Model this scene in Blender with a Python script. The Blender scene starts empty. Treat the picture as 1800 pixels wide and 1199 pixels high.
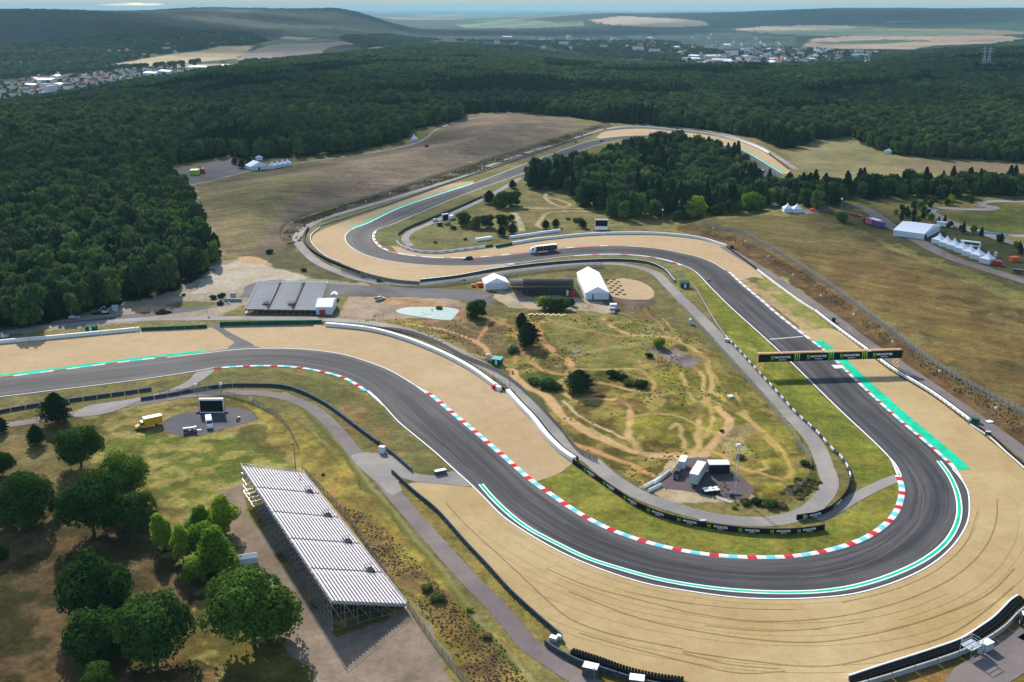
import bpy, math, random
import numpy as np
from mathutils import Vector, Matrix
from mathutils.geometry import tessellate_polygon
R = math.radians
rng = np.random.default_rng(7); random.seed(7)
scene = bpy.context.scene
# ---------------------------------------------------------------- camera
CAM_H, PITCH, FP = 129.0, R(18.6), 1750.0
cam = bpy.data.cameras.new('camera'); camo = bpy.data.objects.new('camera', cam)
scene.collection.objects.link(camo); scene.camera = camo
cam.sensor_width = 36.0; cam.lens = 36.0 * FP / 1800.0
cam.clip_start = 1.0; cam.clip_end = 200000.0
camo.location = (0, 0, CAM_H); camo.rotation_euler = (R(90) - PITCH, 0, 0)
# ---------------------------------------------------------------- light
SUN_EL, SUN_AZ = R(30), R(-21)          # azimuth: angle from +Y (view direction) towards +X
world = bpy.data.worlds.new('World'); scene.world = world; world.use_nodes = True
wn = world.node_tree.nodes; wl = world.node_tree.links
bg = wn['Background']; sky = wn.new('ShaderNodeTexSky'); sky.sky_type = 'NISHITA'; sky.sun_disc = False
sky.sun_elevation = SUN_EL; sky.sun_rotation = SUN_AZ; sky.air_density = 1.0; sky.dust_density = .6; sky.ozone_density = 1.5
bg.inputs['Strength'].default_value = 0.125
wtc = wn.new('ShaderNodeTexCoord'); wmp = wn.new('ShaderNodeMapping'); wmp.inputs['Scale'].default_value = (5, 5, 60); wnz = wn.new('ShaderNodeTexNoise'); wnz.inputs['Scale'].default_value = 2.0; wnz.inputs['Detail'].default_value = 6
wrp = wn.new('ShaderNodeValToRGB'); wrp.color_ramp.elements[0].position = .0; wrp.color_ramp.elements[1].position = .34; wmx = wn.new('ShaderNodeMix'); wmx.data_type = 'RGBA'; wmx.inputs[7].default_value = (1.9, 2.35, 2.45, 1)
wl.new(wtc.outputs['Generated'], wmp.inputs[0]); wl.new(wmp.outputs[0], wnz.inputs['Vector']); wl.new(wnz.outputs['Fac'], wrp.inputs[0]); wsp = wn.new('ShaderNodeSeparateXYZ'); wl.new(wtc.outputs['Generated'], wsp.inputs[0]); wmr = wn.new('ShaderNodeMapRange'); wl.new(wsp.outputs[2], wmr.inputs[0])
for i_, v_ in enumerate((.04, .30, 1, 0)): wmr.inputs[i_+1].default_value = v_
wmm = wn.new('ShaderNodeMath'); wmm.operation = 'MULTIPLY'; wl.new(wrp.outputs[0], wmm.inputs[0]); wl.new(wmr.outputs[0], wmm.inputs[1]); wl.new(wmm.outputs[0], wmx.inputs[0]); wl.new(sky.outputs[0], wmx.inputs[6]); wl.new(wmx.outputs[2], bg.inputs[0])
sl = bpy.data.lights.new('sun', 'SUN'); so = bpy.data.objects.new('sun', sl); scene.collection.objects.link(so)
sl.energy = 4.0; sl.angle = R(0.6); sl.color = (1.0, 0.95, 0.86)
sdir = Vector((math.sin(SUN_AZ)*math.cos(SUN_EL), math.cos(SUN_AZ)*math.cos(SUN_EL), math.sin(SUN_EL)))
so.rotation_euler = sdir.to_track_quat('Z', 'Y').to_euler(); so.location = (0, 0, 900)
scene.view_settings.view_transform = 'Standard'; scene.view_settings.look = 'None'
scene.view_settings.gamma = 1.0; scene.view_settings.exposure = 1.0
scene.cycles.volume_step_rate = 1.0; scene.cycles.max_bounces = 6; scene.cycles.volume_bounces = 1
scene.cycles.transparent_max_bounces = 48
COL = scene.collection
# ---------------------------------------------------------------- noise and ground height
_G = np.random.default_rng(3).random((256, 256))
def vnoise(x, y):
    x = np.asarray(x, float); y = np.asarray(y, float)
    xi = np.floor(x).astype(np.int64); yi = np.floor(y).astype(np.int64)
    fx = x - xi; fy = y - yi; fx = fx*fx*(3-2*fx); fy = fy*fy*(3-2*fy)
    g = lambda a, b: _G[a & 255, b & 255]
    return (g(xi, yi)*(1-fx)+g(xi+1, yi)*fx)*(1-fy) + (g(xi, yi+1)*(1-fx)+g(xi+1, yi+1)*fx)*fy
def fbm(x, y, o=4):
    s = 0; a = .5; n = 0
    for i in range(o):
        s = s + a*vnoise(x*2**i+17.3*i, y*2**i-9.1*i); n += a; a *= .5
    return s/n
def sstep(v):
    v = np.clip(v, 0, 1); return v*v*(3-2*v)
TC = (np.array([-1000, -300, 0, 250, 400, 580, 750, 1100, 1450, 1800, 2600]) - 900)/FP*.948
TD = np.log(np.array([1200, 1500, 2200, 3000, 4000, 5500, 7200, 9000, 13000, 20000, 60000.]))
TZ = np.array([
 [0, -5, -50, -70, -40, -10, 100, 90, 20, -40, -120],
 [0, -5, -50, -70, -40, -10, 105, 90, 20, -40, -120],
 [0, -5, -52, -72, -42, -10, 106, 80, 10, -40, -120],
 [0, 0, -22, -62, -38, 5, 92, 90, 20, -60, -120],
 [0, 0, -2, -42, -34, -14, 55, 112, 30, -60, -120],
 [0, 0, 2, -12, -24, -30, 20, 104, 40, -60, -120],
 [0, 0, 2, 6, -30, -60, -60, -85, -105, -110, -130],
 [0, 0, 0, -38, -50, -60, -72, -90, 40, -30, -130],
 [0, 0, 2, -38, -54, -60, -60, -55, 92, -30, -130],
 [0, 2, 6, 14, -30, -50, -42, -20, 105, 20, -130],
 [0, 2, 8, 20, 0, -30, -30, 0, 110, 20, -130.]])
def _px2xy(px, py, z=0.0):
    a = (px-900)/FP; b = (py-599.5)/FP
    dy = math.cos(PITCH) - b*math.sin(PITCH); dz = -math.sin(PITCH) - b*math.cos(PITCH)
    t = (z-CAM_H)/dz
    return (a*t, dy*t)
RFP = np.array([_px2xy(*p) for p in [(1185,399),(1240,412),(1300,438),(1350,467),(1400,499),(1470,549),(1530,596),(1640,672),(1750,748),(1800,783),(1950,880),(2500,900),(2500,330),(1800,335),(1480,345),(1390,362),(1300,385),(1230,385)]])
LFP = np.array([_px2xy(*p) for p in [(506,430),(500,408),(515,390),(560,368),(640,345),(760,308),(900,262),(1030,222),(1000,208),(880,203),(810,215),(745,253),(600,281),(450,308),(345,330),(365,400),(400,440),(440,448),(480,445)]])
BMX = np.array([_px2xy(*p) for p in [(870,560),(960,548),(1080,545),(1190,560),(1230,600),(1290,670),(1350,740),(1400,800),(1410,840),(1330,850),(1300,800),(1200,790),(1120,810),(1060,780),(990,700),(920,640),(860,610)]])
def pip(x, y, poly):
    poly = np.asarray(poly, float); ins = np.zeros(x.shape, bool)
    x0, y0 = poly.min(0); x1, y1 = poly.max(0)
    m = (x >= x0) & (x <= x1) & (y >= y0) & (y <= y1)
    if not m.any(): return ins
    xs = x[m]; ys = y[m]; r = np.zeros(xs.shape, bool); n = len(poly)
    for i in range(n):
        ax, ay = poly[i]; bx, by = poly[(i+1) % n]
        if ay == by: continue
        c = ((ay > ys) != (by > ys)) & (xs < (bx-ax)*(ys-ay)/(by-ay)+ax); r ^= c
    ins[m] = r; return ins
def dseg(x, y, pts, closed=False):
    pts = np.asarray(pts, float); d = np.full(x.shape, 1e9); n = len(pts)
    for i in range(n if closed else n-1):
        ax, ay = pts[i]; bx, by = pts[(i+1) % n]; ux, uy = bx-ax, by-ay; L = ux*ux+uy*uy+1e-9
        t = np.clip(((x-ax)*ux+(y-ay)*uy)/L, 0, 1); d = np.minimum(d, np.hypot(x-ax-t*ux, y-ay-t*uy))
    return d
def ramp_in(x, y, poly, w, hgt):
    z = np.zeros(x.shape); m = pip(x, y, poly)
    if m.any(): z[m] = hgt*sstep(dseg(x[m], y[m], poly, True)/w)
    return z
def height(x, y):
    x = np.atleast_1d(np.asarray(x, float)); y = np.atleast_1d(np.asarray(y, float))
    D = np.hypot(x, y); z = np.zeros(x.shape)
    near = D < 1250
    if near.any():
        xn = x[near]; yn = y[near]
        zn = ramp_in(xn, yn, RFP, 15, 4.5) + ramp_in(xn, yn, LFP, 60, 6.0)
        b = ramp_in(xn, yn, BMX, 12, 1.0)
        zn = zn + b*(0.2+2.2*np.maximum(0, fbm(xn/14, yn/14, 3)-.35)) * 1.2
        z[near] = zn
    far = D > 1190
    if far.any():
        xf = x[far]; yf = y[far]; Df = D[far]; t = xf/np.maximum(yf, 1.0)
        ci = np.clip(np.interp(t, TC, np.arange(len(TC))), 0, len(TC)-1.0001); di = np.clip(np.interp(np.log(Df), TD, np.arange(len(TD))), 0, len(TD)-1.0001)
        c0 = ci.astype(int); d0 = di.astype(int); fc = sstep(ci-c0); fd = di-d0; fd = .5*fd+.5*sstep(fd)
        zf = (TZ[c0, d0]*(1-fc)+TZ[c0+1, d0]*fc)*(1-fd) + (TZ[c0, d0+1]*(1-fc)+TZ[c0+1, d0+1]*fc)*fd
        k = np.clip((Df-1500)/2500, 0, 1)
        zf = zf + k*(fbm(xf/900, yf/900, 4)-.5)*34 + k*(Df/7000)*(fbm(xf/2300+5, yf/2300, 3)-.5)*30*(Df < 16000)
        z[far] = z[far]+zf
    return z
_ts = np.geomspace(120, 90000, 2600)
def P(px, py, dz=0.0):
    """pixel of the photograph -> the point of the terrain (raised by dz) it looks at"""
    a = (px-900)/FP; b = (py-599.5)/FP
    d = np.array([a, math.cos(PITCH)-b*math.sin(PITCH), -math.sin(PITCH)-b*math.cos(PITCH)]); d /= np.linalg.norm(d)
    xs = d[0]*_ts; ys = d[1]*_ts; zs = CAM_H+d[2]*_ts; g = height(xs, ys)+dz; f = zs-g
    i = int(np.argmax(f < 0))
    if f[i] >= 0: i = len(_ts)-1
    if i == 0: return Vector((xs[0], ys[0], g[0]-dz))
    t = f[i-1]/(f[i-1]-f[i]+1e-9)
    x = xs[i-1]+(xs[i]-xs[i-1])*t; y = ys[i-1]+(ys[i]-ys[i-1])*t
    return Vector((x, y, float(height(x, y)[0])))
def PX(pts): return [P(*p) for p in pts]
def PXY(pts): return np.array([P(*p)[:2] for p in pts])
def scale_at(px, py):                    # metres across one photo pixel there
    p = P(px, py); z = p.y*math.cos(PITCH)+(CAM_H-p.z)*math.sin(PITCH); return z/FP
def spline(pts, step=3.0, closed=False):
    P0 = [Vector((p[0], p[1])) for p in pts]; n = len(P0); out = []
    if n < 3:
        a, b = P0[0], P0[-1]; k = max(1, int((b-a).length/step)); return [a+(b-a)*i/k for i in range(k+1)]
    rngi = range(n if closed else n-1)
    for i in rngi:
        p0 = P0[(i-1) % n] if (closed or i > 0) else P0[0]*2-P0[1]
        p1 = P0[i]; p2 = P0[(i+1) % n]
        p3 = P0[(i+2) % n] if (closed or i < n-2) else P0[-1]*2-P0[-2]
        k = max(1, int((p2-p1).length/step))
        def tj(a, b): return max(1e-4, (b-a).length)**.5
        t0 = 0; t1 = t0+tj(p0, p1); t2 = t1+tj(p1, p2); t3 = t2+tj(p2, p3)
        for j in range(k):
            t = t1+(t2-t1)*j/k
            A1 = p0*((t1-t)/(t1-t0))+p1*((t-t0)/(t1-t0)); A2 = p1*((t2-t)/(t2-t1))+p2*((t-t1)/(t2-t1)); A3 = p2*((t3-t)/(t3-t2))+p3*((t-t2)/(t3-t2))
            B1 = A1*((t2-t)/(t2-t0))+A2*((t-t0)/(t2-t0)); B2 = A2*((t3-t)/(t3-t1))+A3*((t-t1)/(t3-t1))
            out.append(B1*((t2-t)/(t2-t1))+B2*((t-t1)/(t2-t1)))
    if not closed: out.append(P0[-1])
    return out
def resample(line, step):
    out = [line[0]]; acc = 0
    L = [0]
    for a, b in zip(line, line[1:]): L.append(L[-1]+(b-a).length)
    n = max(1, round(L[-1]/step)); j = 0; res = []
    for i in range(n+1):
        s = L[-1]*i/n
        while j < len(line)-2 and L[j+1] < s: j += 1
        f = (s-L[j])/max(1e-6, L[j+1]-L[j]); res.append(line[j]+(line[j+1]-line[j])*f)
    return res
def offset(line, d):
    out = []
    for i, p in enumerate(line):
        a = line[max(0, i-1)]; b = line[min(len(line)-1, i+1)]; t = (b-a).normalized(); out.append(p+Vector((-t.y, t.x))*d)
    return out
# ---------------------------------------------------------------- materials
def lin(c): return tuple(((v/255+.055)/1.055)**2.4 if v > 10 else v/255/12.92 for v in c)
KE = 1.6
def C(r, g, b): return tuple(v/KE for v in lin((r, g, b)))
M = {}
def mat(name, col=(.5, .5, .5), rough=.7, metal=0.0, noise=0.0, scale=1.0, bump=0.0, spec=None, col2=None, emis=None):
    if name in M: return M[name]
    m = bpy.data.materials.new(name); m.use_nodes = True; nt = m.node_tree; b = nt.nodes['Principled BSDF']
    b.inputs['Base Color'].default_value = (*col, 1); b.inputs['Roughness'].default_value = rough; b.inputs['Metallic'].default_value = metal
    if spec is None and rough > .45: spec = .12
    if spec is not None: b.inputs['Specular IOR Level'].default_value = spec
    if noise or col2 or bump:
        tc = nt.nodes.new('ShaderNodeTexCoord'); nz = nt.nodes.new('ShaderNodeTexNoise'); nz.inputs['Scale'].default_value = scale
        nz.inputs['Detail'].default_value = 6; nz.inputs['Roughness'].default_value = .65; nt.links.new(tc.outputs['Object'], nz.inputs['Vector'])
        r = nt.nodes.new('ShaderNodeValToRGB'); r.color_ramp.elements[0].position = .3; r.color_ramp.elements[1].position = .7
        c1 = col2 or tuple(v*(1-noise) for v in col); c2 = col if col2 else tuple(min(1, v*(1+noise)) for v in col)
        r.color_ramp.elements[0].color = (*c1, 1); r.color_ramp.elements[1].color = (*c2, 1)
        nt.links.new(nz.outputs['Fac'], r.inputs['Fac']); nt.links.new(r.outputs['Color'], b.inputs['Base Color'])
        if bump:
            bp = nt.nodes.new('ShaderNodeBump'); bp.inputs['Strength'].default_value = bump; bp.inputs['Distance'].default_value = .1
            nt.links.new(nz.outputs['Fac'], bp.inputs['Height']); nt.links.new(bp.outputs['Normal'], b.inputs['Normal'])
    M[name] = m; return m
def N(nt, t, **k):
    n = nt.nodes.new(t)
    for a, v in k.items(): setattr(n, a, v)
    return n
def noise_node(nt, vec, scale, detail=5, rough=.6, dist=0):
    n = N(nt, 'ShaderNodeTexNoise'); n.inputs['Scale'].default_value = scale; n.inputs['Detail'].default_value = detail
    n.inputs['Roughness'].default_value = rough; n.inputs['Distortion'].default_value = dist; nt.links.new(vec, n.inputs['Vector']); return n.outputs['Fac']
def maprange(nt, v, a, b, c, d):
    n = N(nt, 'ShaderNodeMapRange'); nt.links.new(v, n.inputs[0])
    for i, x in enumerate((a, b, c, d)): n.inputs[i+1].default_value = x
    return n.outputs[0]
def mixc(nt, fac, a, b, mode='MIX'):
    n = N(nt, 'ShaderNodeMix', data_type='RGBA', blend_type=mode)
    if hasattr(fac, 'links'): nt.links.new(fac, n.inputs[0])
    else: n.inputs[0].default_value = fac
    for s, v in ((n.inputs[6], a), (n.inputs[7], b)):
        if hasattr(v, 'links'): nt.links.new(v, s)
        else: s.default_value = (*v, 1)
    return n.outputs[2]
def math_n(nt, op, a, b=None):
    n = N(nt, 'ShaderNodeMath', operation=op)
    for s, v in zip(n.inputs, (a, b)):
        if v is None: continue
        if hasattr(v, 'links'): nt.links.new(v, s)
        else: s.default_value = v
    return n.outputs[0]
def scalemul(nt, col, fac):       # colour * scalar
    n = N(nt, 'ShaderNodeVectorMath', operation='SCALE'); nt.links.new(col, n.inputs[0]); nt.links.new(fac, n.inputs['Scale']); return n.outputs[0]
def base_mat(name, rough):
    m = bpy.data.materials.new(name); m.use_nodes = True; nt = m.node_tree; b = nt.nodes['Principled BSDF']
    b.inputs['Roughness'].default_value = rough; b.inputs['Specular IOR Level'].default_value = .03
    tc = N(nt, 'ShaderNodeTexCoord'); M[name] = m; return m, nt, b, tc.outputs['Object']
# ground
m, nt, b, co = base_mat('ground', .95)
at = N(nt, 'ShaderNodeAttribute', attribute_name='Col'); ac = at.outputs['Color']; aa = at.outputs['Alpha']
n1 = noise_node(nt, co, .045, 6, .6, .6); n2 = noise_node(nt, co, .5, 6, .7); n3 = noise_node(nt, co, 1.5, 4, .8)
f1 = maprange(nt, n1, .3, .7, .78, 1.2); f2 = maprange(nt, n2, .3, .7, .68, 1.32); f3 = maprange(nt, n3, .3, .7, .6, 1.4)
n4 = noise_node(nt, co, .17, 5, .75, .5); f = math_n(nt, 'MULTIPLY', math_n(nt, 'MULTIPLY', math_n(nt, 'MULTIPLY', f1, f2), f3), maprange(nt, n4, .35, .65, .72, 1.24))
g = mixc(nt, 1.0, (1, 1, 1), (1, 1, 1)); 
fa = N(nt, 'ShaderNodeMix'); nt.links.new(aa, fa.inputs[0]); nt.links.new(maprange(nt, n2, .3, .7, .88, 1.1), fa.inputs[2]); nt.links.new(f, fa.inputs[3])
tint = mixc(nt, maprange(nt, noise_node(nt, co, .12, 5, .7), .42, .62, 0, 1), (1.06, .99, .92), (.94, 1.02, .92))
tint2 = mixc(nt, aa, (1, 1, 1), tint)
c = mixc(nt, 1.0, scalemul(nt, ac, fa.outputs[0]), tint2, 'MULTIPLY'); nt.links.new(c, b.inputs['Base Color'])
bp = N(nt, 'ShaderNodeBump'); bp.inputs['Strength'].default_value = .55; bp.inputs['Distance'].default_value = .35
nt.links.new(math_n(nt, 'MULTIPLY', n2, aa), bp.inputs['Height']); nt.links.new(bp.outputs['Normal'], b.inputs['Normal'])
def asphalt(name, c0, c1, crack=True):
    m, nt, b, co = base_mat(name, .8)
    a = noise_node(nt, co, .03, 5, .6, 1.0); s = noise_node(nt, co, .25, 5, .7); g = noise_node(nt, co, 6, 3, .8)
    c = mixc(nt, maprange(nt, a, .35, .65, 0, 1), c0, c1)
    f = math_n(nt, 'MULTIPLY', maprange(nt, s, .3, .7, .9, 1.1), maprange(nt, g, .3, .7, .93, 1.08))
    nt.links.new(scalemul(nt, c, f), b.inputs['Base Color']); return m
mat('skid', C(66, 65, 68), .9, spec=.03, noise=.2, scale=.3); mat('seam', C(120, 117, 116), .9, spec=.03, noise=.15, scale=.3); asphalt('road_patch', C(112, 108, 110), C(140, 134, 130)); asphalt('service', C(150, 144, 140), C(178, 170, 160)); asphalt('yard', C(92, 90, 94), C(122, 118, 118))
asphalt('service_brown', C(128, 116, 114), C(152, 140, 132)); asphalt('yard_red', C(112, 98, 98), C(135, 118, 112))
# race track: rubbered racing line from the 'lane' attribute (0..1 across the track)
m, nt, b, co = base_mat('track', .72)
lane = N(nt, 'ShaderNodeAttribute', attribute_name='lane'); lv = N(nt, 'ShaderNodeSeparateXYZ'); nt.links.new(lane.outputs['Vector'], lv.inputs[0])
cv = N(nt, 'ShaderNodeCombineXYZ'); nt.links.new(math_n(nt, 'MULTIPLY', lv.outputs[0], 9.0), cv.inputs[0]); nt.links.new(math_n(nt, 'MULTIPLY', lv.outputs[1], .012), cv.inputs[1])
st = noise_node(nt, cv.outputs[0], 1.0, 5, .65, .2); big = noise_node(nt, co, .02, 4, .6)
dark = math_n(nt, 'ABSOLUTE', math_n(nt, 'SUBTRACT', lv.outputs[0], .5))
c = mixc(nt, maprange(nt, st, .38, .62, 0, 1), C(76, 75, 78), C(112, 108, 107))
c = mixc(nt, maprange(nt, math_n(nt, 'ADD', dark, math_n(nt, 'MULTIPLY', math_n(nt, 'SUBTRACT', big, .5), .9)), .05, .32, .6, 0), c, C(68, 67, 70))
f = math_n(nt, 'MULTIPLY', maprange(nt, big, .3, .7, .9, 1.12), maprange(nt, noise_node(nt, co, 5, 3, .8), .3, .7, .94, 1.06))
nt.links.new(scalemul(nt, c, f), b.inputs['Base Color'])
# gravel bed
def gravel(name, c0, c1):
    m, nt, b, co = base_mat(name, .95)
    a = noise_node(nt, co, .02, 5, .6, .8); s = noise_node(nt, co, .22, 6, .75, .7); g = noise_node(nt, co, 2.2, 4, .9)
    c = mixc(nt, maprange(nt, a, .35, .65, 0, 1), c0, c1)
    f = math_n(nt, 'MULTIPLY', maprange(nt, s, .3, .7, .87, 1.10), maprange(nt, g, .25, .75, .78, 1.22))
    nt.links.new(scalemul(nt, c, f), b.inputs['Base Color'])
    bp = N(nt, 'ShaderNodeBump'); bp.inputs['Strength'].default_value = .3; bp.inputs['Distance'].default_value = .1
    nt.links.new(g, bp.inputs['Height']); nt.links.new(bp.outputs['Normal'], b.inputs['Normal']); return m
gravel('gravel', C(200, 170, 128), C(210, 182, 142)); gravel('gravel_raked', C(194, 165, 114), C(212, 185, 138)); gravel('gravel_rut', C(158, 130, 86), C(182, 152, 104)); gravel('gravel_rake', C(188, 157, 104), C(206, 176, 124))
gravel('dirt', C(205, 175, 140), C(196, 160, 118)); gravel('grey_dirt', C(190, 178, 158), C(205, 192, 170))
W = mat('white_paint', (.8, .8, .78), .95, spec=.03, noise=.05, scale=.6)
mat('white_foam', (.78, .78, .76), .9, noise=.07, scale=.4); mat('kerb_white', (.60, .60, .58), .95, spec=.03, noise=.25, scale=.9); mat('kerb_red', (.50, .03, .05), .95, spec=.03, noise=.25, scale=.9); mat('kerb_blue', (.13, .50, .54), .95, spec=.03, noise=.2, scale=.9)
mat('green_paint', (.015, .44, .25), .95, spec=.03, noise=.28, scale=.22); mat('barrier_green', (.010, .085, .05), .9, noise=.3, scale=.6); mat('black', (.012, .012, .014), .9, noise=.3, scale=1)
mat('rubber', (.014, .014, .015), .9, noise=.3, scale=2); mat('rail_blue', (.05, .068, .09), .9, noise=.3, scale=.5); mat('steel', (.42, .43, .45), .4, .6, noise=.15, scale=1); mat('steel_dark', (.10, .105, .115), .9, .4, noise=.2, scale=1)
mat('seat_white', (.74, .69, .67), .9, noise=.10, scale=1.2); mat('seat_grey', (.88, .83, .77), .9, noise=.08, scale=.8); mat('deck', (.34, .30, .30), .9, noise=.2, scale=.5); mat('aisle', (.13, .085, .075), .9, noise=.2, scale=.5)
mat('tent_white', (.86, .87, .88), .9, noise=.02, scale=.4); mat('tent_wall', (.62, .66, .72), .6, noise=.05, scale=.5); mat('glass', (.012, .015, .02), .1); mat('tyre', (.015, .015, .015), .9)
mat('yellow', (.72, .36, .012), .4, noise=.08, scale=.5); mat('car_black', (.02, .02, .023), .25); mat('red', (.45, .02, .02), .4, noise=.1, scale=1); mat('orange', (.6, .13, .05), .6, noise=.1, scale=1); mat('pink', (.62, .10, .22), .4, noise=.1, scale=.5); mat('purple', (.09, .05, .20), .4, noise=.1, scale=.5)
mat('teal', (.03, .34, .30), .5, noise=.1, scale=1); mat('lime', (.42, .55, .06), .5); mat('light_blue', (.16, .42, .60), .4, noise=.1, scale=1); mat('wood', (.36, .25, .14), .7, noise=.2, scale=1); mat('truss', (.62, .38, .16), .5, .2, noise=.15, scale=1); mat('concrete', (.33, .33, .32), .9, noise=.15, scale=.5)
mat('screen', (.008, .008, .010), .9); mat('bark', (.07, .05, .035), .9, noise=.3, scale=3); mat('roof_red', C(190, 120, 100), .8, noise=.2, scale=.1); mat('roof_grey', C(170, 166, 166), .8, noise=.2, scale=.1); mat('house_wall', (.75, .72, .68), .8, noise=.1, scale=.1)
mat('claw_green', (.30, .62, .05), .5); mat('banner_blue', (.10, .18, .42), .5); mat('grey_box', (.40, .43, .46), .5, noise=.1, scale=1); mat('tarp', C(165, 190, 182), .6, noise=.12, scale=.3); mat('soil', C(70, 55, 48), .95, noise=.3, scale=1); mat('cone_yellow', (.62, .52, .2), .6)
def fence_mat(name, col, alpha):
    m, nt, b, co = base_mat(name, .6); b.inputs['Base Color'].default_value = (*col, 1)
    b.inputs['Alpha'].default_value = alpha; return m
fence_mat('mesh_grey', (.30, .31, .31), .30); fence_mat('mesh_dark', (.06, .07, .07), .45)
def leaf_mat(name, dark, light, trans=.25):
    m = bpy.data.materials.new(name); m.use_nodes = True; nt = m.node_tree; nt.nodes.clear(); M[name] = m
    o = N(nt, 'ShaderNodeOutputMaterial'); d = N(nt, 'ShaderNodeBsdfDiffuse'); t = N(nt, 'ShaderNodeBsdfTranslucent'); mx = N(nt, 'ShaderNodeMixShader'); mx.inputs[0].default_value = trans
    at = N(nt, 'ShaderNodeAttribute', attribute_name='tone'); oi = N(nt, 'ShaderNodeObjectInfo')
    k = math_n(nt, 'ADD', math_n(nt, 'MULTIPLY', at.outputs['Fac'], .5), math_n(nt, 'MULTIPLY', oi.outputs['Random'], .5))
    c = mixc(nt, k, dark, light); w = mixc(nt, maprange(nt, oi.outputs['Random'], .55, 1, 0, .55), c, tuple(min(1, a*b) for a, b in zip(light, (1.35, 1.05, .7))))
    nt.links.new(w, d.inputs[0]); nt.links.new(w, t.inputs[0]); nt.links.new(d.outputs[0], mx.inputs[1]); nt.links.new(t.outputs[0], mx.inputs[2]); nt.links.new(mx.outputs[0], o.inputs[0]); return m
leaf_mat('leaf_forest', (.018, .044, .018), (.085, .155, .048)); leaf_mat('leaf_forest_light', (.03, .065, .02), (.13, .21, .06)); leaf_mat('leaf_forest_dull', (.025, .04, .022), (.08, .115, .055)); leaf_mat('leaf_oak', (.012, .034, .008), (.09, .17, .03)); leaf_mat('leaf_light', (.08, .16, .015), (.24, .36, .045), .45)
leaf_mat('leaf_pine', (.012, .030, .016), (.030, .062, .026)); leaf_mat('leaf_scrub', (.14, .12, .05), (.25, .22, .09), .5); leaf_mat('leaf_bush', (.03, .06, .02), (.09, .13, .035)); leaf_mat('leaf_brown', (.15, .12, .065), (.26, .21, .12), .5); leaf_mat('leaf_grey', (.08, .10, .055), (.19, .21, .12))
# ---------------------------------------------------------------- object helpers
def tag(o, label=None, cat=None, group=None, kind=None):
    if label: o['label'] = label
    if cat: o['category'] = cat
    if group: o['group'] = group
    if kind: o['kind'] = kind
    return o
def empty(name, loc, rz=0, **k):
    o = bpy.data.objects.new(name, None); COL.objects.link(o); o.location = loc; o.rotation_euler = (0, 0, rz); o.empty_display_size = .5; return tag(o, **k)
def link(name, me, parent=None, loc=None, rz=0, **k):
    o = bpy.data.objects.new(name, me); COL.objects.link(o)
    if parent: o.parent = parent
    if loc is not None: o.location = loc; o.rotation_euler = (0, 0, rz)
    return tag(o, **k)
def copy_tree(o, parent=None):
    c = o.copy(); COL.objects.link(c)
    if parent: c.parent = parent
    for ch in list(o.children): copy_tree(ch, c)
    return c
class MB:
    def __init__(s): s.v = []; s.f = []; s.m = []
    def add(s, vs, fs, mi=0, T=None):
        n = len(s.v)
        if T is not None: vs = [T @ Vector(v) for v in vs]
        s.v += [tuple(v) for v in vs]; s.f += [tuple(i+n for i in f) for f in fs]; s.m += [mi]*len(fs); return s
    def box(s, x0, x1, y0, y1, z0, z1, mi=0, T=None):
        return s.add([(x0,y0,z0),(x1,y0,z0),(x1,y1,z0),(x0,y1,z0),(x0,y0,z1),(x1,y0,z1),(x1,y1,z1),(x0,y1,z1)],
                     [(0,3,2,1),(4,5,6,7),(0,1,5,4),(1,2,6,5),(2,3,7,6),(3,0,4,7)], mi, T)
    def bar(s, a, b, r, mi=0, n=4, r2=None):
        a = Vector(a); b = Vector(b); d = b-a
        if d.length < 1e-5: return s
        q = d.to_track_quat('Z', 'Y'); r2 = r if r2 is None else r2
        vs = [a+q@Vector((r*math.cos(2*math.pi*(i+.5)/n), r*math.sin(2*math.pi*(i+.5)/n), 0)) for i in range(n)]+[b+q@Vector((r2*math.cos(2*math.pi*(i+.5)/n), r2*math.sin(2*math.pi*(i+.5)/n), 0)) for i in range(n)]
        fs = [(i, (i+1) % n, n+(i+1) % n, n+i) for i in range(n)]+[tuple(range(n))[::-1], tuple(range(n, 2*n))]
        return s.add(vs, fs, mi)
    def prof(s, pts, mi=0, T=None):       # closed side profile of (x, z, halfwidth), extruded both ways
        n = len(pts); vs = [(x, -w, z) for x, z, w in pts]+[(x, w, z) for x, z, w in pts]
        fs = [tuple(range(n)), tuple(range(n, 2*n))[::-1]]+[(i, n+i, n+(i+1) % n, (i+1) % n) for i in range(n)]
        return s.add(vs, fs, mi, T)
    def disc(s, c, r, w, mi=0, n=14):     # wheel: axis along y
        vs = [(c[0]+r*math.cos(2*math.pi*i/n), c[1]+sy*w/2, c[2]+r*math.sin(2*math.pi*i/n)) for sy in (-1, 1) for i in range(n)]
        fs = [(i, (i+1) % n, n+(i+1) % n, n+i) for i in range(n)]+[tuple(range(n))[::-1], tuple(range(n, 2*n))]
        return s.add(vs, fs, mi)
    def mesh(s, name, mats):
        me = bpy.data.meshes.new(name); me.from_pydata(s.v, [], s.f); 
        for k in (mats if isinstance(mats, (list, tuple)) else [mats]): me.materials.append(M[k])
        me.polygons.foreach_set('material_index', s.m); me.update(); return me
    def build(s, name, mats, parent=None, **k): return link(name, s.mesh(name, mats), parent, **k)
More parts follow.
